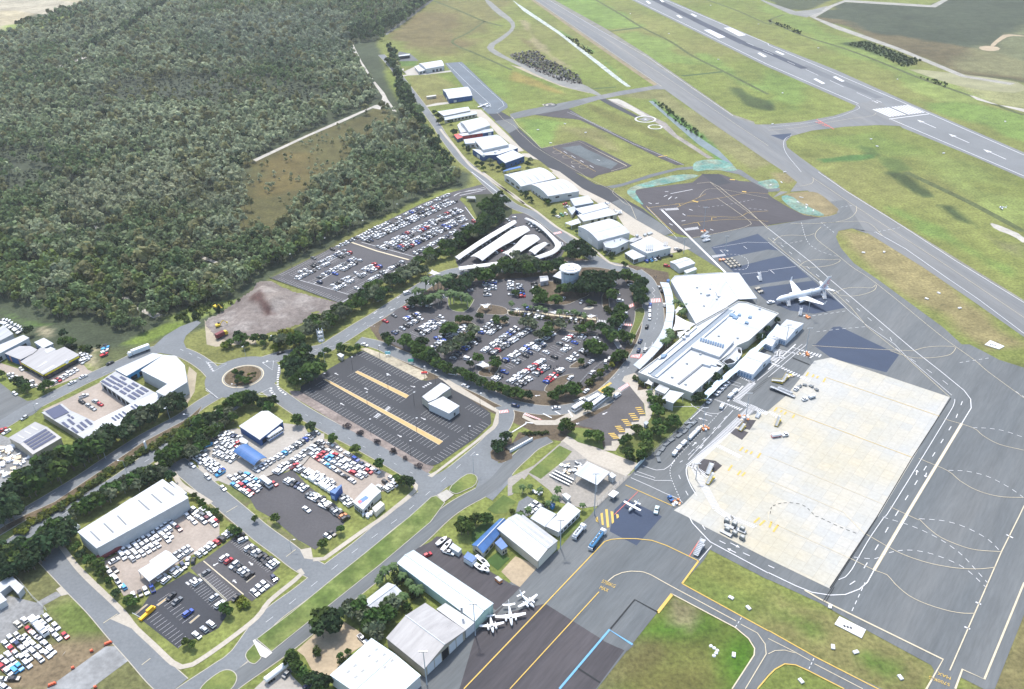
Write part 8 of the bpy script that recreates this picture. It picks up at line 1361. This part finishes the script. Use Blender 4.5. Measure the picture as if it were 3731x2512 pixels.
def plant_all():
 """the 300 largest showing trees as things, the farther ones as one mass"""
 PLANTS.sort(key=lambda t:(t[0]-Vector((0,0,CAMH))).length);n=0;V,CL=[],[]
 for q,h,k,lb,wd,nm in PLANTS:
  if k=='palm':palm(q,h,lb);continue
  if KIND[k][1]==3:tree(q,h,k,lb,None,wd);continue
  n+=1
  if n<=300:tree(q,h,k,lb,None,wd);continue
  me=(TPRO.get((k,n%5))or TPRO[k,0]).children[0].data;c=np.empty(len(me.vertices)*3);me.vertices.foreach_get('co',c);c=c.reshape(-1,3);a=random.uniform(0,6.28);kk=h*random.uniform(.85,1.15)*wd
  V.append(np.stack([(c[:,0]*cos(a)-c[:,1]*sin(a))*kk+q.x,(c[:,0]*sin(a)+c[:,1]*cos(a))*kk+q.y,c[:,2]*h],-1));f=np.empty(len(c)*4);me.color_attributes[0].data.foreach_get('color',f);f=f.reshape(-1,4);f[:,:3]*=random.uniform(.75,1.3);CL.append(f)
  tq=np.array([(-.14,0,0),(.14,0,0),(.1,0,h*.5),(-.1,0,h*.5),(0,-.14,0),(0,.14,0),(0,.1,h*.5),(0,-.1,h*.5)])+np.array((q.x,q.y,0));V.append(tq);CL.append(np.tile((.16,.135,.11,1),(8,1)))
 V=np.concatenate(V);o=np_mesh('distant_trees',V,np.arange(len(V)).reshape(-1,4),LEAFM,np.concatenate(CL));tag(o,"far green trees massed in belts round the car parks and hangar street",'trees',kind='stuff')
ADJ={'broad':'green tree','gum':'grey green tree','dark':'dark green tree','shrub':'low shrub','lime':'lime yellow shrub','grey':'round purplish bush','palm':'palm tree'}
def grove(nm,lm,s,n,h,kind='broad',jit=1.0,wide=1.0):
 """n plants along a traced line (n=0: one at each traced point)"""
 pts=[Vector((q.x,q.y,0))for q in P(s,h*(.75 if kind=='palm' else.5))];ks=kind.split('/')
 Q=pts if not n else[along(pts,plen(pts)*(i+.5)/n)[0]for i in range(n)]
 for i,q in enumerate(Q):
  k=random.choice(ks);j=jit if n else.2;q=Vector((q.x+random.gauss(0,j),q.y+random.gauss(0,j),0));lb="%s, %s from %s in %s"%(ADJ[k],ordw(i),lm,nm)
  if len(lb.split())>16:lb="%s, %s in %s"%(ADJ[k],ordw(i),nm)
  PLANTS.append((q,h*random.uniform(.8,1.2),k,lb,wide,nm))
BD='broad/broad/dark'
grove("the hedge along the ring road's lower side","the roundabout side","@D 20,400 100,445 230,480 400,585 590,640 800,740 900,770 1060,840 1250,850",34,6.5,BD);grove("the hedge by the lower lawn of the ring","the zebra","@D 1510,850 1600,820 1740,790",7,7.5,BD);grove("the yellowish taxi lane hedge","the lawn","@D 1790,750 1900,690 2030,590 2150,450 2250,410",13,4,'shrub/lime/broad')
grove("the car park's roundabout side gardens","its outer tip","@B 240,1060 330,1130 600,1090 560,1180 640,1160 720,1200 870,1150 930,1130 790,1270 900,1300 980,1340 1050,1400",0,8,BD);grove("the treed bank through the car park's left half","the hedge","@B 1250,960 1300,920 1360,960 1410,900 1250,1340 1340,1240 1430,1220 1520,1170 1600,1100 1680,1040 1740,980 1390,1280 1560,1110",0,8.5,'broad/gum');grove("the car park's middle gardens","the garden lawn","@B 1510,770 1580,760 1660,770 1860,700 2120,740 2150,790 2280,760 1830,1450 1690,1520 2110,1490 2130,1540",0,6.5,BD)
grove("the gardens beside the palm walkway","its left end","@C 260,840 340,800 410,860 460,900 690,860 780,850 870,850 920,880 700,950 650,990 520,1060 570,1040 1190,930 1240,940 1390,890 1430,900",0,7,'broad/broad/gum');grove("the planting by the car park's right drive","the control tower","@C 1740,310 1770,380 1880,580 1930,620 1850,700 1880,760 1830,820 1790,880 1600,920 1660,1000 1740,1030 1790,1080 1440,1240 1520,1220 1580,1260 1390,1220 1490,1300",0,8.5,BD);grove("the big dark clump at the control tower's right","the tower","@C 1290,230 1350,120 1420,70 1480,160 1540,90 1600,140 1640,210 1560,240 1450,240 1380,210",0,12,'dark');grove("the dark clump in front of the control tower","the grey store","@C 470,330 540,300 600,370 520,420 640,430 800,420 860,440 880,270 960,260 1040,280 1150,260 1230,270 1310,270",0,9,BD)
grove("the row between the car park and the terminal road","the far end","@C 2170,90 2270,160 2190,250 2310,290 2210,370 2300,420 2250,450 2020,40 1790,70",0,10,'broad/dark');grove("the lawn tip at the terminal road","the lawn","@C 1930,1030 2010,1030 2080,1080 2010,1090 1900,1360 1960,1370 1830,1410",0,8,'broad');grove("the small island gardens","the tower","@C 1370,480 1430,470 110,310 150,330 1640,560 1720,600 1240,1500",0,4.5,'broad/shrub')
grove("the bush belt between the remote car park and the ring road, road side","the mound","@11 250,1560 420,1490 600,1400 820,1260 1010,1150 1210,1040 1400,930 1560,880",44,8.5,'broad/gum/dark',2.0);grove("the bush belt between the remote car park and the ring road, car side","the mound","@11 480,1400 640,1330 830,1200 1030,1080 1250,960 1450,840 1640,760",36,7.5,'broad/gum/dark',1.6);grove("the bush belt below the covered car rows","the remote car park","@11 1560,770 1700,720 1850,620 1980,560 2100,450 2100,350 2130,240",30,9,'broad/dark',2.2);grove("the second rank of bush by the covered car rows","the remote car park","@11 1700,770 1880,590 2050,520 2200,420 2240,280 2190,230",18,9,'broad/dark',2.0)
grove("the dark bank behind the car park's back rows","the ring road","@21 -380,940 -200,930 0,850 90,870 200,880 330,870 430,840",26,9.5,'dark/broad',2.2);grove("the trees at the covered lot's inner bend","the bend","@21 520,700 570,660 620,650 680,700 720,740 640,740 560,750",0,11,'dark');grove("the thin trees by the curved carport's foot","the carport","@21 20,770 110,800 180,810 60,830 150,850 230,850",0,9,'gum')
grove("the clump beside the telecom mast","the roundabout","@12 300,180 330,260 380,200 430,270 400,120 470,160 520,200 360,330 470,290 530,250 440,80",0,11,'dark/broad');grove("the shrubs by the mast compound","the mast","@12 590,110 640,60 800,40 860,50 760,30 920,30",0,5,'broad');grove("the bushes under the mud bank above the roundabout","the stub road","@11 -220,1500 -120,1530 -40,1500 60,1530 150,1520 300,1500 320,1420 250,1560 @02 2080,-10 2200,10",16,6,'broad/lime/dark',2)
grove("the dark roadside wood below the u shaped depot","the grey shed","@02 850,930 1000,860 1130,780 1270,700 1400,620 1540,560 1660,530",34,9.5,'dark/dark/gum',1.6);grove("the tall dark wood beside the junk yard","the picture's left edge","@02 180,1330 290,1270 400,1160 520,1080 640,1030 760,970 830,970",34,12,'dark/dark/broad',2.6);grove("the dark trees at the picture's left edge","the road","@02 -40,1440 40,1500 100,1550 0,1568",7,11,'dark',2)
grove("the wood between carriageway and hire yard","the side street","@02 1440,1040 1560,980 1650,900 1740,840 1850,760 1960,660 2080,560 2200,510 @12 20,520 110,530",36,8.5,BD,1.8);grove("the second rank of the wood behind the hire yard","the side street","@02 1500,1090 1640,1010 1780,930 1900,830 2050,680 2140,650",18,7.5,'broad/gum/dark',1.5);grove("the wood above the white factory","the lower road end","@02 680,1540 820,1430 960,1380 1100,1280 1240,1220 1400,1170 1540,1200",34,7.5,'broad/dark/gum',1.8);grove("the dark wood at the factory's lower end","the fence","@03 -40,330 60,400 160,330 260,320 350,270 440,210 540,170 640,110",36,10,'dark/dark/broad',2.6);grove("the dark wood's front rank by the portable office","the fence","@03 20,500 110,470 200,420 320,360 390,330",12,9,'dark',1.6)
grove("the trees spaced along the hire yard's upper street","the roundabout","@12 60,540 110,580 370,690 495,755 695,860 905,950 1120,1100 1290,1220 1340,1240 1390,1270",0,6.5,BD);grove("the clipped trees along the factory street","the wood","@03 690,290 740,340 820,400 890,440 930,500 990,570 1060,680 1160,770 1210,780",0,4.8,BD,wide=1.1);grove("the lone trees round the street car parks","the yard corner","@03 2120,110 2160,140 1700,1130 1750,1170 2040,840 2080,870 @13 180,20 600,250 770,110 -10,20",0,4.8,'broad');grove("the yellow shrubs of the grass strip","the grass strip","@03 2170,780 2210,760 2230,800 2190,820",0,2.6,'lime');grove("the hedge beside the factory's street end","the roof","@02 1720,1380 1800,1400 1900,1500 1990,1560",12,3,'shrub/broad',.5)
grove("the garden round the white cottage","the kerb","@13 840,800 860,870 930,850 970,900 1040,930 1090,880 1020,980 1080,1030 1120,980 1180,900 1200,800 1240,790 1100,1080",0,7.5,'dark/broad/gum');grove("the sand yard's verge trees","the street","@13 570,980 620,930 660,990 600,1030 690,960",0,9,'broad/dark');grove("the hedge of the bottom edge yard","the street","@13 290,1250 330,1300 380,1370 430,1420 480,1470 540,1510 600,1540 640,1500",0,6,'dark/broad');grove("the small bushes of the sand yard","the street","@13 550,1215 560,1240 760,1270 780,1300 830,1220 1370,820 1380,840",0,3.4,'shrub/broad');grove("the garden palms by the mint hangar","the street","@13 1130,520 1170,490 1110,560 1250,440 1330,530 1390,570 1440,640 1480,650 1350,700 1310,720 950,730 900,770",0,7,'palm');grove("the underplanting beside the mint hangar","the street","@13 1280,510 1340,560 1400,600 1450,680 1300,600",0,4,'dark/shrub');grove("the two trees by the house lawns","the street","@13 1860,110 1900,60 1930,110 1990,20 2080,10",0,7,'broad')
grove("the lawns round the striped bus bays","the fork","@22 450,750 500,730 540,760 770,820 790,850 690,820 1280,510 1340,530 1300,600 1330,620 1320,720 1400,720 1460,700 1500,720 1320,790 1360,800 1210,860 1240,840 1220,940 1140,770 1000,890 1040,850 1060,990 1180,1020 690,570 880,440",0,6.5,'broad');grove("the clipped hedge on the mulch by the link road","the fork","@22 100,800 280,800 330,790",9,2.2,'shrub',.3);grove("the mulch island trees","the sign wall","@12 2180,920 2230,900 2270,850 2210,950",0,6,'dark');grove("the palms of the fuel compound","the link road","@22 100,1280 170,1270 255,1310 420,1310 390,1405 330,1430 640,1440 150,1500 60,1540",0,6,'palm');grove("the fuel compound's low bushes","the link road","@22 0,1510 90,1530 1060,990 1150,1040 1190,1000 300,1450 1100,1030",0,3,'shrub');grove("the palms in the terminal's canopy courtyards","the far tip","@A 710,320 750,330 790,350 800,400 770,430 620,670 640,720 575,790 545,765 600,760 390,1390",0,8,'palm');grove("the dark bushes on the terminal's apron wall","the near corner","@A 930,1480 970,1450 1000,1470 1060,1340 1090,1320 1170,1240 1180,1230 1280,1130 1700,760 1780,660 1900,540",0,5.5,'dark');grove("the round garden at the terminal's near corner","the kerb","@A 200,1230 230,1250 270,1290 310,1310",0,3,'shrub');grove("the palms along the car park walkway","its left end","@C 60,480 290,520 390,530 480,540 560,560 640,590 880,620 990,620 1110,600 1130,640 1200,640 1300,640 1310,690",0,6.5,'palm');grove("the low hedge along the car park walkway","its left end","@C 20,660 240,690 620,750 760,760 850,790 1280,820 1400,830 1480,820",16,2.2,'shrub',.5);grove("the tall palms by the car park's entry garden","the ring road","@B 760,240 880,220 950,370 980,380 1100,300 1140,340 1180,260 1060,90 1130,60 1190,70 1250,90 1310,60 930,80 1340,330 1400,320 1540,320 1650,370",0,11,'palm');grove("the dark clump behind the entry garden palms","the ring road","@B 1380,100 1450,180 1520,120 1580,200 1640,100 1420,270 1500,290 1350,210 700,470 760,450 880,460 1000,480",0,8.5,'dark')
grove("the roundabout's central garden","its left side","@d 536,848 541,858 547,852 552,866 560,868 566,862 538,868",0,4,'broad/dark');grove("the roundabout's low planting","its left side","@d 566,852 572,850 578,855 582,848 572,858",0,1.6,'lime/shrub');grove("the round bushes on the mulch beside the new car park","the roundabout end","@12 825,735 945,800 1090,880 1245,965 1360,1030 1475,1095",0,2.6,'grey',wide=1.1)
grove("the planted median of the dual carriageway","the roundabout end","@02 1790,650 1650,740 1500,850 1380,920 1230,1010 1120,1090 950,1180 800,1290 640,1400 450,1520 @03 250,80 120,150",84,2.5,'shrub/lime/shrub',1.1,1.45);grove("the verge trees north of the hangar street","the cream shed","@10 1620,1020 1655,1060 1690,1100 1660,1110 1770,1110 1800,1210",0,6,'dark');grove("the gardens before the blue office","the red office","@J 420,610 480,650 500,690 640,910 720,940 850,870 900,880 760,1000 900,960 1000,990 1080,960 1100,1010 1540,870 1500,930 1190,1170 1050,1440",0,5.5,'broad/dark/gum');grove("the verge trees of the white hangars' street","the seamed hangar","@J 1380,1390 1470,1450 1540,1510 1850,1540",0,5.5,'dark');grove("the hedges of the workshop frontage","the street","@21 120,220 185,260 300,260 330,280 390,350 370,370 590,540 850,730 900,755 1010,835 1040,845",0,4,'dark/broad');grove("the trees round the showroom","the verge","@I 490,370 1080,420 1150,500 1090,560 1200,560 30,1080 320,1230 390,1270 440,1350 730,1340 800,1280",0,6,'broad/dark');grove("the trees at the far pump house","the road","@10 1200,560 1215,575 1190,545",0,8,'dark')
plant_all()
def forest():
 reg=P("@d -300,-60 215,-60 420,-60 1010,-60 985,0 915,60 865,85 890,110 905,130 912,180 955,270 1005,350 1040,395 1052,415 1000,432 960,450 620,612 590,628 560,655 500,690 470,715 420,720 350,735 330,760 300,770 200,720 130,735 100,715 0,680 -300,650")
 opn=[P(s)for s in("@d -300,-60 215,-60 200,15 125,30 65,60 0,82 -300,110","@01 0,880 250,820 400,830 400,890 0,920","@01 1500,1330 1750,1240 2150,1160 2250,1160 2200,1300 1650,1370","@02 700,90 900,-100 960,120 880,240","@01 0,1250 500,1370 520,1500 300,1568 0,1568","@d 800,100 880,92 880,112 905,240 880,240","@10 850,400 900,400 1080,720 1240,900 1290,1030 1150,1000 1000,1020 470,1260 0,1480 -20,1440 450,1220 1050,950 1130,900")]
 hth=[P(s)for s in("@00 750,900 1100,720 1500,700 1800,700 2329,720 2329,870 1800,960 1150,960","@01 0,0 700,0 500,90 300,160 0,230","@00 0,1400 400,1400 450,1568 0,1568","@10 0,720 400,780 700,850 600,1000 0,900")]
 low=[P(s)for s in("@d 560,372 690,305 860,248 890,262 920,280 790,320 800,360 700,440 670,500 620,540 550,540 545,470",)]
 belt=[P(s)for s in("@10 1600,-20 1700,0 1180,320 1300,470 1240,600 1400,880 1640,1180 1850,1480 2000,1568 1700,1568 1300,950 1000,500 950,320 1200,200","@00 1650,-30 1350,120 1050,330 950,380 750,480 800,500 1100,350 1250,250 1450,110 1700,-20","@10 820,340 1000,250 1010,300 900,420")]
 front=P("@d -300,560 0,540 150,560 300,590 470,620 600,600 700,540 800,510 900,470 1000,430 1060,400 1060,440 600,650 470,740 -300,760")
 xs=np.arange(-640,330,1.0);pts=[]
 y=380.0
 while y<1560:
  s=4.6 if y<620 else 5.0+(y-620)*.0025;x=np.arange(-1010,330,s);px=x+TR.uniform(-.46,.46,len(x))*s;py=y+TR.uniform(-.46,.46,len(x))*s;pts.append(np.stack([px,py],1));y+=s*.92
 A=np.concatenate(pts);X,Y=A[:,0],A[:,1];keep=region_dist(X,Y,reg)>.5
 D=np.stack([X,Y,np.full(len(X),-CAMH)],1);w=D@np.array(FW);u=D@np.array(RT)/w*F0;v=D@np.array(UP)/w*F0;keep&=(np.abs(u)<W0/2+60)&(-v<H0/2+120)&(-v>-H0/2-60)
 n1=fbm(X,Y,70,3);n2=fbm(X,Y,24,6);rnd=TR.random(len(X));gap=(n2<.36)&(rnd<.75);keep&=~gap
 for o in opn:keep&=region_dist(X,Y,o)<-1.5
 lw=np.zeros(len(X),bool)
 for o in low:lw|=region_dist(X,Y,o)+(n2-.5)*40>0
 bl=np.zeros(len(X),bool)
 for o in belt:bl|=region_dist(X,Y,o)>-1
 hm=np.zeros(len(X),bool)
 for o in hth:hm|=region_dist(X,Y,o)+(n2-.5)*50>0
 lw&=~bl;hm&=~bl;keep&=~(lw&(rnd<.72+.25*(n2<.5)));fr=region_dist(X,Y,front)>0
 X,Y,n1,n2,rnd,lw,bl,fr,hm=(q[keep]for q in(X,Y,n1,n2,rnd,lw,bl,fr,hm));N=len(X)
 h=TR.uniform(7.0,10.5,N)*(.85+.3*n1)*np.exp(TR.normal(0,.14,N));h[rnd>.95]*=1.3;h[bl]*=1.2;h[lw]*=TR.uniform(.25,.65,lw.sum());h[fr]*=1.12;hs=hm&(rnd<.9);h[hs]*=TR.uniform(.2,.42,hs.sum())
 pale=np.array((.285,.318,.195));mid=np.array((.128,.178,.076));dk=np.array((.048,.076,.036));lime=np.array((.135,.175,.050));olive=np.array((.18,.18,.085))
 t=np.clip((n1-.34)/.24+TR.normal(0,.22,N),0,1)[:,None];col=mid*(1-t)+pale*t
 for q,c_,k_ in(("@d 0,205 330,215 640,225 800,255 560,335 330,345 150,335 0,310",pale*1.08,.6),("@d 130,440 380,405 600,415 570,480 350,505 150,525",np.array((.235,.235,.150)),.55),("@d 190,540 330,480 430,560 480,620 330,650 180,620",mid*.8,.7),("@d 600,440 760,420 980,330 1040,400 880,480 620,600",mid,.5),("@d 430,60 760,20 860,110 700,160 460,140",np.array((.19,.22,.17)),.5)):
  w_=np.clip((region_dist(X,Y,P(q))+(n2-.5)*50)/30+.5,0,1)[:,None]*k_*TR.uniform(.5,1.2,(N,1));col=col*(1-np.clip(w_,0,1))+c_*np.clip(w_,0,1)
 f=(fr&(n2>.45))[:,None];col=np.where(f,np.where((rnd>.6)[:,None],lime,mid*1.1),col);col=np.where(bl[:,None],np.where((rnd>.75)[:,None],mid,dk),col);col=np.where((rnd>.93)[:,None]&~bl[:,None],olive,col);col=np.where(((rnd<.07))[:,None],dk,col);col=np.where(hs[:,None],np.array((.058,.072,.048)),col);col*=TR.uniform(.75,1.3,(N,1))
 dist=np.sqrt(X**2+Y**2);order=np.argsort(dist);V,CC=[],[];near=order[:0]
 for i in near:
  k='dark' if col[i,1]<.045 else('gum' if col[i,0]>.06 else 'broad')
  tree(Vector((X[i],Y[i],0)),float(h[i]),k,{'dark':'dark green','gum':'pale grey green','broad':'mid green'}[k]+" tree at the near edge of the paperbark forest beyond the estate",{'dark':'dark','gum':'pale','broad':'green'}[k]+' trees on the forest edge')
 rest=order;tpl={}
 for nq,sel in((64,rest[dist[rest]<620]),(42,rest[(dist[rest]>=620)&(dist[rest]<900)]),(26,rest[dist[rest]>=900])):
  for k in range(6):
   ix=sel[k::6];
   if not len(ix):continue
   lobes=[(TR.uniform(-.05,.05),TR.uniform(-.05,.05),.74,.20,.20,.26)]+[(.17*cos(a),.17*sin(a),TR.uniform(.5,.74),.15,.15,.17)for a in(k,k+2.1,k+4.2)]
   q,tt=clumps(lobes,nq,.62/math.sqrt(nq),TR);tr=np.array([[(-.018,0,0),(.018,0,0),(.01,0,.6),(-.01,0,.6)],[(0,-.018,0),(0,.018,0),(0,.01,.6),(0,-.01,.6)]]);q=np.concatenate([q,tr]);a=TR.uniform(0,6.28,len(ix));c,s=np.cos(a),np.sin(a);hh=h[ix];wd=np.maximum(hh,4.2)*TR.uniform(.85,1.25,len(ix))
   x=q[None,...,0]*c[:,None,None]-q[None,...,1]*s[:,None,None];y=q[None,...,0]*s[:,None,None]+q[None,...,1]*c[:,None,None]
   V.append(np.stack([x*wd[:,None,None]+X[ix][:,None,None],y*wd[:,None,None]+Y[ix][:,None,None],q[None,...,2]*hh[:,None,None]+0*x],-1).reshape(-1,3))
   cl=np.ones((len(ix),nq+2,4,4));cl[:,:nq,:,:3]=col[ix][:,None,None,:]*tt[None,:,None,None];cl[:,nq:,:,:3]=(.20,.185,.16);CC.append(cl.reshape(-1,4))
 V=np.concatenate(V);CC=np.concatenate(CC);o=np_mesh('paperbark_forest',V,np.arange(len(V)).reshape(-1,4),LEAFM,CC);tag(o,"grey green paperbark forest spreading over the swamp behind the airport",'forest',kind='stuff');print('forest trees',N,'quads',len(V)//4)
 def scrub(nm,lb,s,sp,hr,cols):
  R=[P(q)for q in s];VV,CL=[],[]
  for r_ in R:
   x0,x1=min(p.x for p in r_),max(p.x for p in r_);y0,y1=min(p.y for p in r_),max(p.y for p in r_);gx,gy=np.meshgrid(np.arange(x0,x1,sp),np.arange(y0,y1,sp));gx=(gx+TR.uniform(-.5,.5,gx.shape)*sp).ravel();gy=(gy+TR.uniform(-.5,.5,gy.shape)*sp).ravel();k=region_dist(gx,gy,r_)+(fbm(gx,gy,14,1)-.5)*10>0;gx,gy=gx[k],gy[k]
   for x,y in zip(gx,gy):hh=TR.uniform(*hr);q,tt=clumps([(0,0,.4,.6,.6,.5)],12,.33,TR);VV.append((q*hh+np.array((x,y,0))).reshape(-1,3));cl=np.ones((12,4,4));cl[...,:3]=np.array(cols[int(TR.integers(len(cols)))])*tt[:,None,None];CL.append(cl.reshape(-1,4))
  VV=np.concatenate(VV);o=np_mesh(nm,VV,np.arange(len(VV)).reshape(-1,4),LEAFM,np.concatenate(CL));tag(o,lb,'scrub',kind='stuff')
 scrub('scrub',"dark low scrub beside the far runway track and drains",("@30 700,400 880,375 1370,550 1330,590 1230,610 1000,500","@20 1300,930 1400,960 1760,1260 1700,1260 1500,1130","@20 480,340 560,350 750,490 700,500","@30 60,200 300,290 280,310 40,215","@30 1340,680 1620,770 1600,790 1320,695"),4.0,(1.0,2.6),((.03,.05,.02),(.045,.07,.022)))
 scrub('rubble',"rows of grey and white demolition rubble beside the far service track",("@20 -40,500 150,465 240,480 350,560 600,690 650,770 540,760 330,700 100,590",),3.0,(1.0,2.4),((.33,.32,.30),(.05,.05,.055),(.16,.155,.15),(.26,.22,.19),(.03,.03,.03)))
 scrub('shrubs',"rough shrubs in the cleared edges beside the forest and the stub road",("@01 1500,1330 1750,1230 2150,1150 2200,1180 1900,1300 1650,1370","@02 620,30 900,30 830,60 700,80","@00 500,100 700,60 880,90 850,60 1080,20 1050,60 500,130","@00 120,210 250,170 400,190 300,235 150,240"),4.5,(1.2,4.5),((.06,.085,.022),(.09,.11,.026),(.03,.05,.02)))
forest()
HAZE=.00007
for k,m in(('white',WHITE_P),('yellow',YELL_P),('cream',CREAM_P),('blue',BLUE_P),('red',RED_P),('black',BLACK_P)):struct('road_markings_'+k,MK[k],m)
cd=bpy.data.cameras.new('camera');cam=bpy.data.objects.new('camera',cd);C.objects.link(cam);SC.camera=cam
cd.sensor_fit='HORIZONTAL';cd.sensor_width=36;cd.lens=F0/W0*36;cd.clip_start=1;cd.clip_end=20000
M=Matrix.Identity(4)
for i in range(3):M[i][0]=RT[i];M[i][1]=UP[i];M[i][2]=-FW[i]
M[2][3]=CAMH;cam.matrix_world=M
SUN_EL,SUN_AZ=radians(63),radians(-14)
sd=bpy.data.lights.new('sun','SUN');sd.energy=2.6;sd.angle=radians(4);sd.color=(1,.965,.91);so=bpy.data.objects.new('sun',sd);C.objects.link(so)
dv=Vector((sin(SUN_AZ)*cos(SUN_EL),cos(SUN_AZ)*cos(SUN_EL),sin(SUN_EL)));so.rotation_euler=dv.to_track_quat('Z','Y').to_euler();so.location=(0,500,400)
w=bpy.data.worlds.new('World');SC.world=w;w.use_nodes=True;nt=w.node_tree;bg=nt.nodes['Background']
sk=nt.nodes.new('ShaderNodeTexSky');sk.sky_type='NISHITA';sk.sun_disc=False;sk.sun_elevation=SUN_EL;sk.sun_rotation=SUN_AZ;sk.air_density=1.2;sk.dust_density=2.0
nt.links.new(sk.outputs['Color'],bg.inputs['Color']);bg.inputs['Strength'].default_value=.15
mb=MB();mb.box((0,1500,138),(4400,4000,278));hz=bpy.data.materials.new('haze');hz.use_nodes=True;nt=hz.node_tree;nt.nodes.remove(nt.nodes['Principled BSDF']);pv=nt.nodes.new('ShaderNodeVolumePrincipled');pv.inputs['Density'].default_value=HAZE;pv.inputs['Color'].default_value=(.90,.93,.94,1);pv.inputs['Anisotropy'].default_value=.2;nt.links.new(pv.outputs['Volume'],nt.nodes['Material Output'].inputs['Volume'])
tag(link('haze',mb.mesh('haze',hz)),'thin pale air haze over the whole airport','haze',kind='stuff')
SC.view_settings.view_transform='Standard';SC.view_settings.look='None';SC.view_settings.gamma=1;SC.view_settings.exposure=.98
SC.render.engine='CYCLES';SC.cycles.max_bounces=5;SC.cycles.diffuse_bounces=3;SC.cycles.glossy_bounces=2;SC.cycles.transparent_max_bounces=4;SC.cycles.use_denoising=True
SC.cycles.sample_clamp_indirect=4
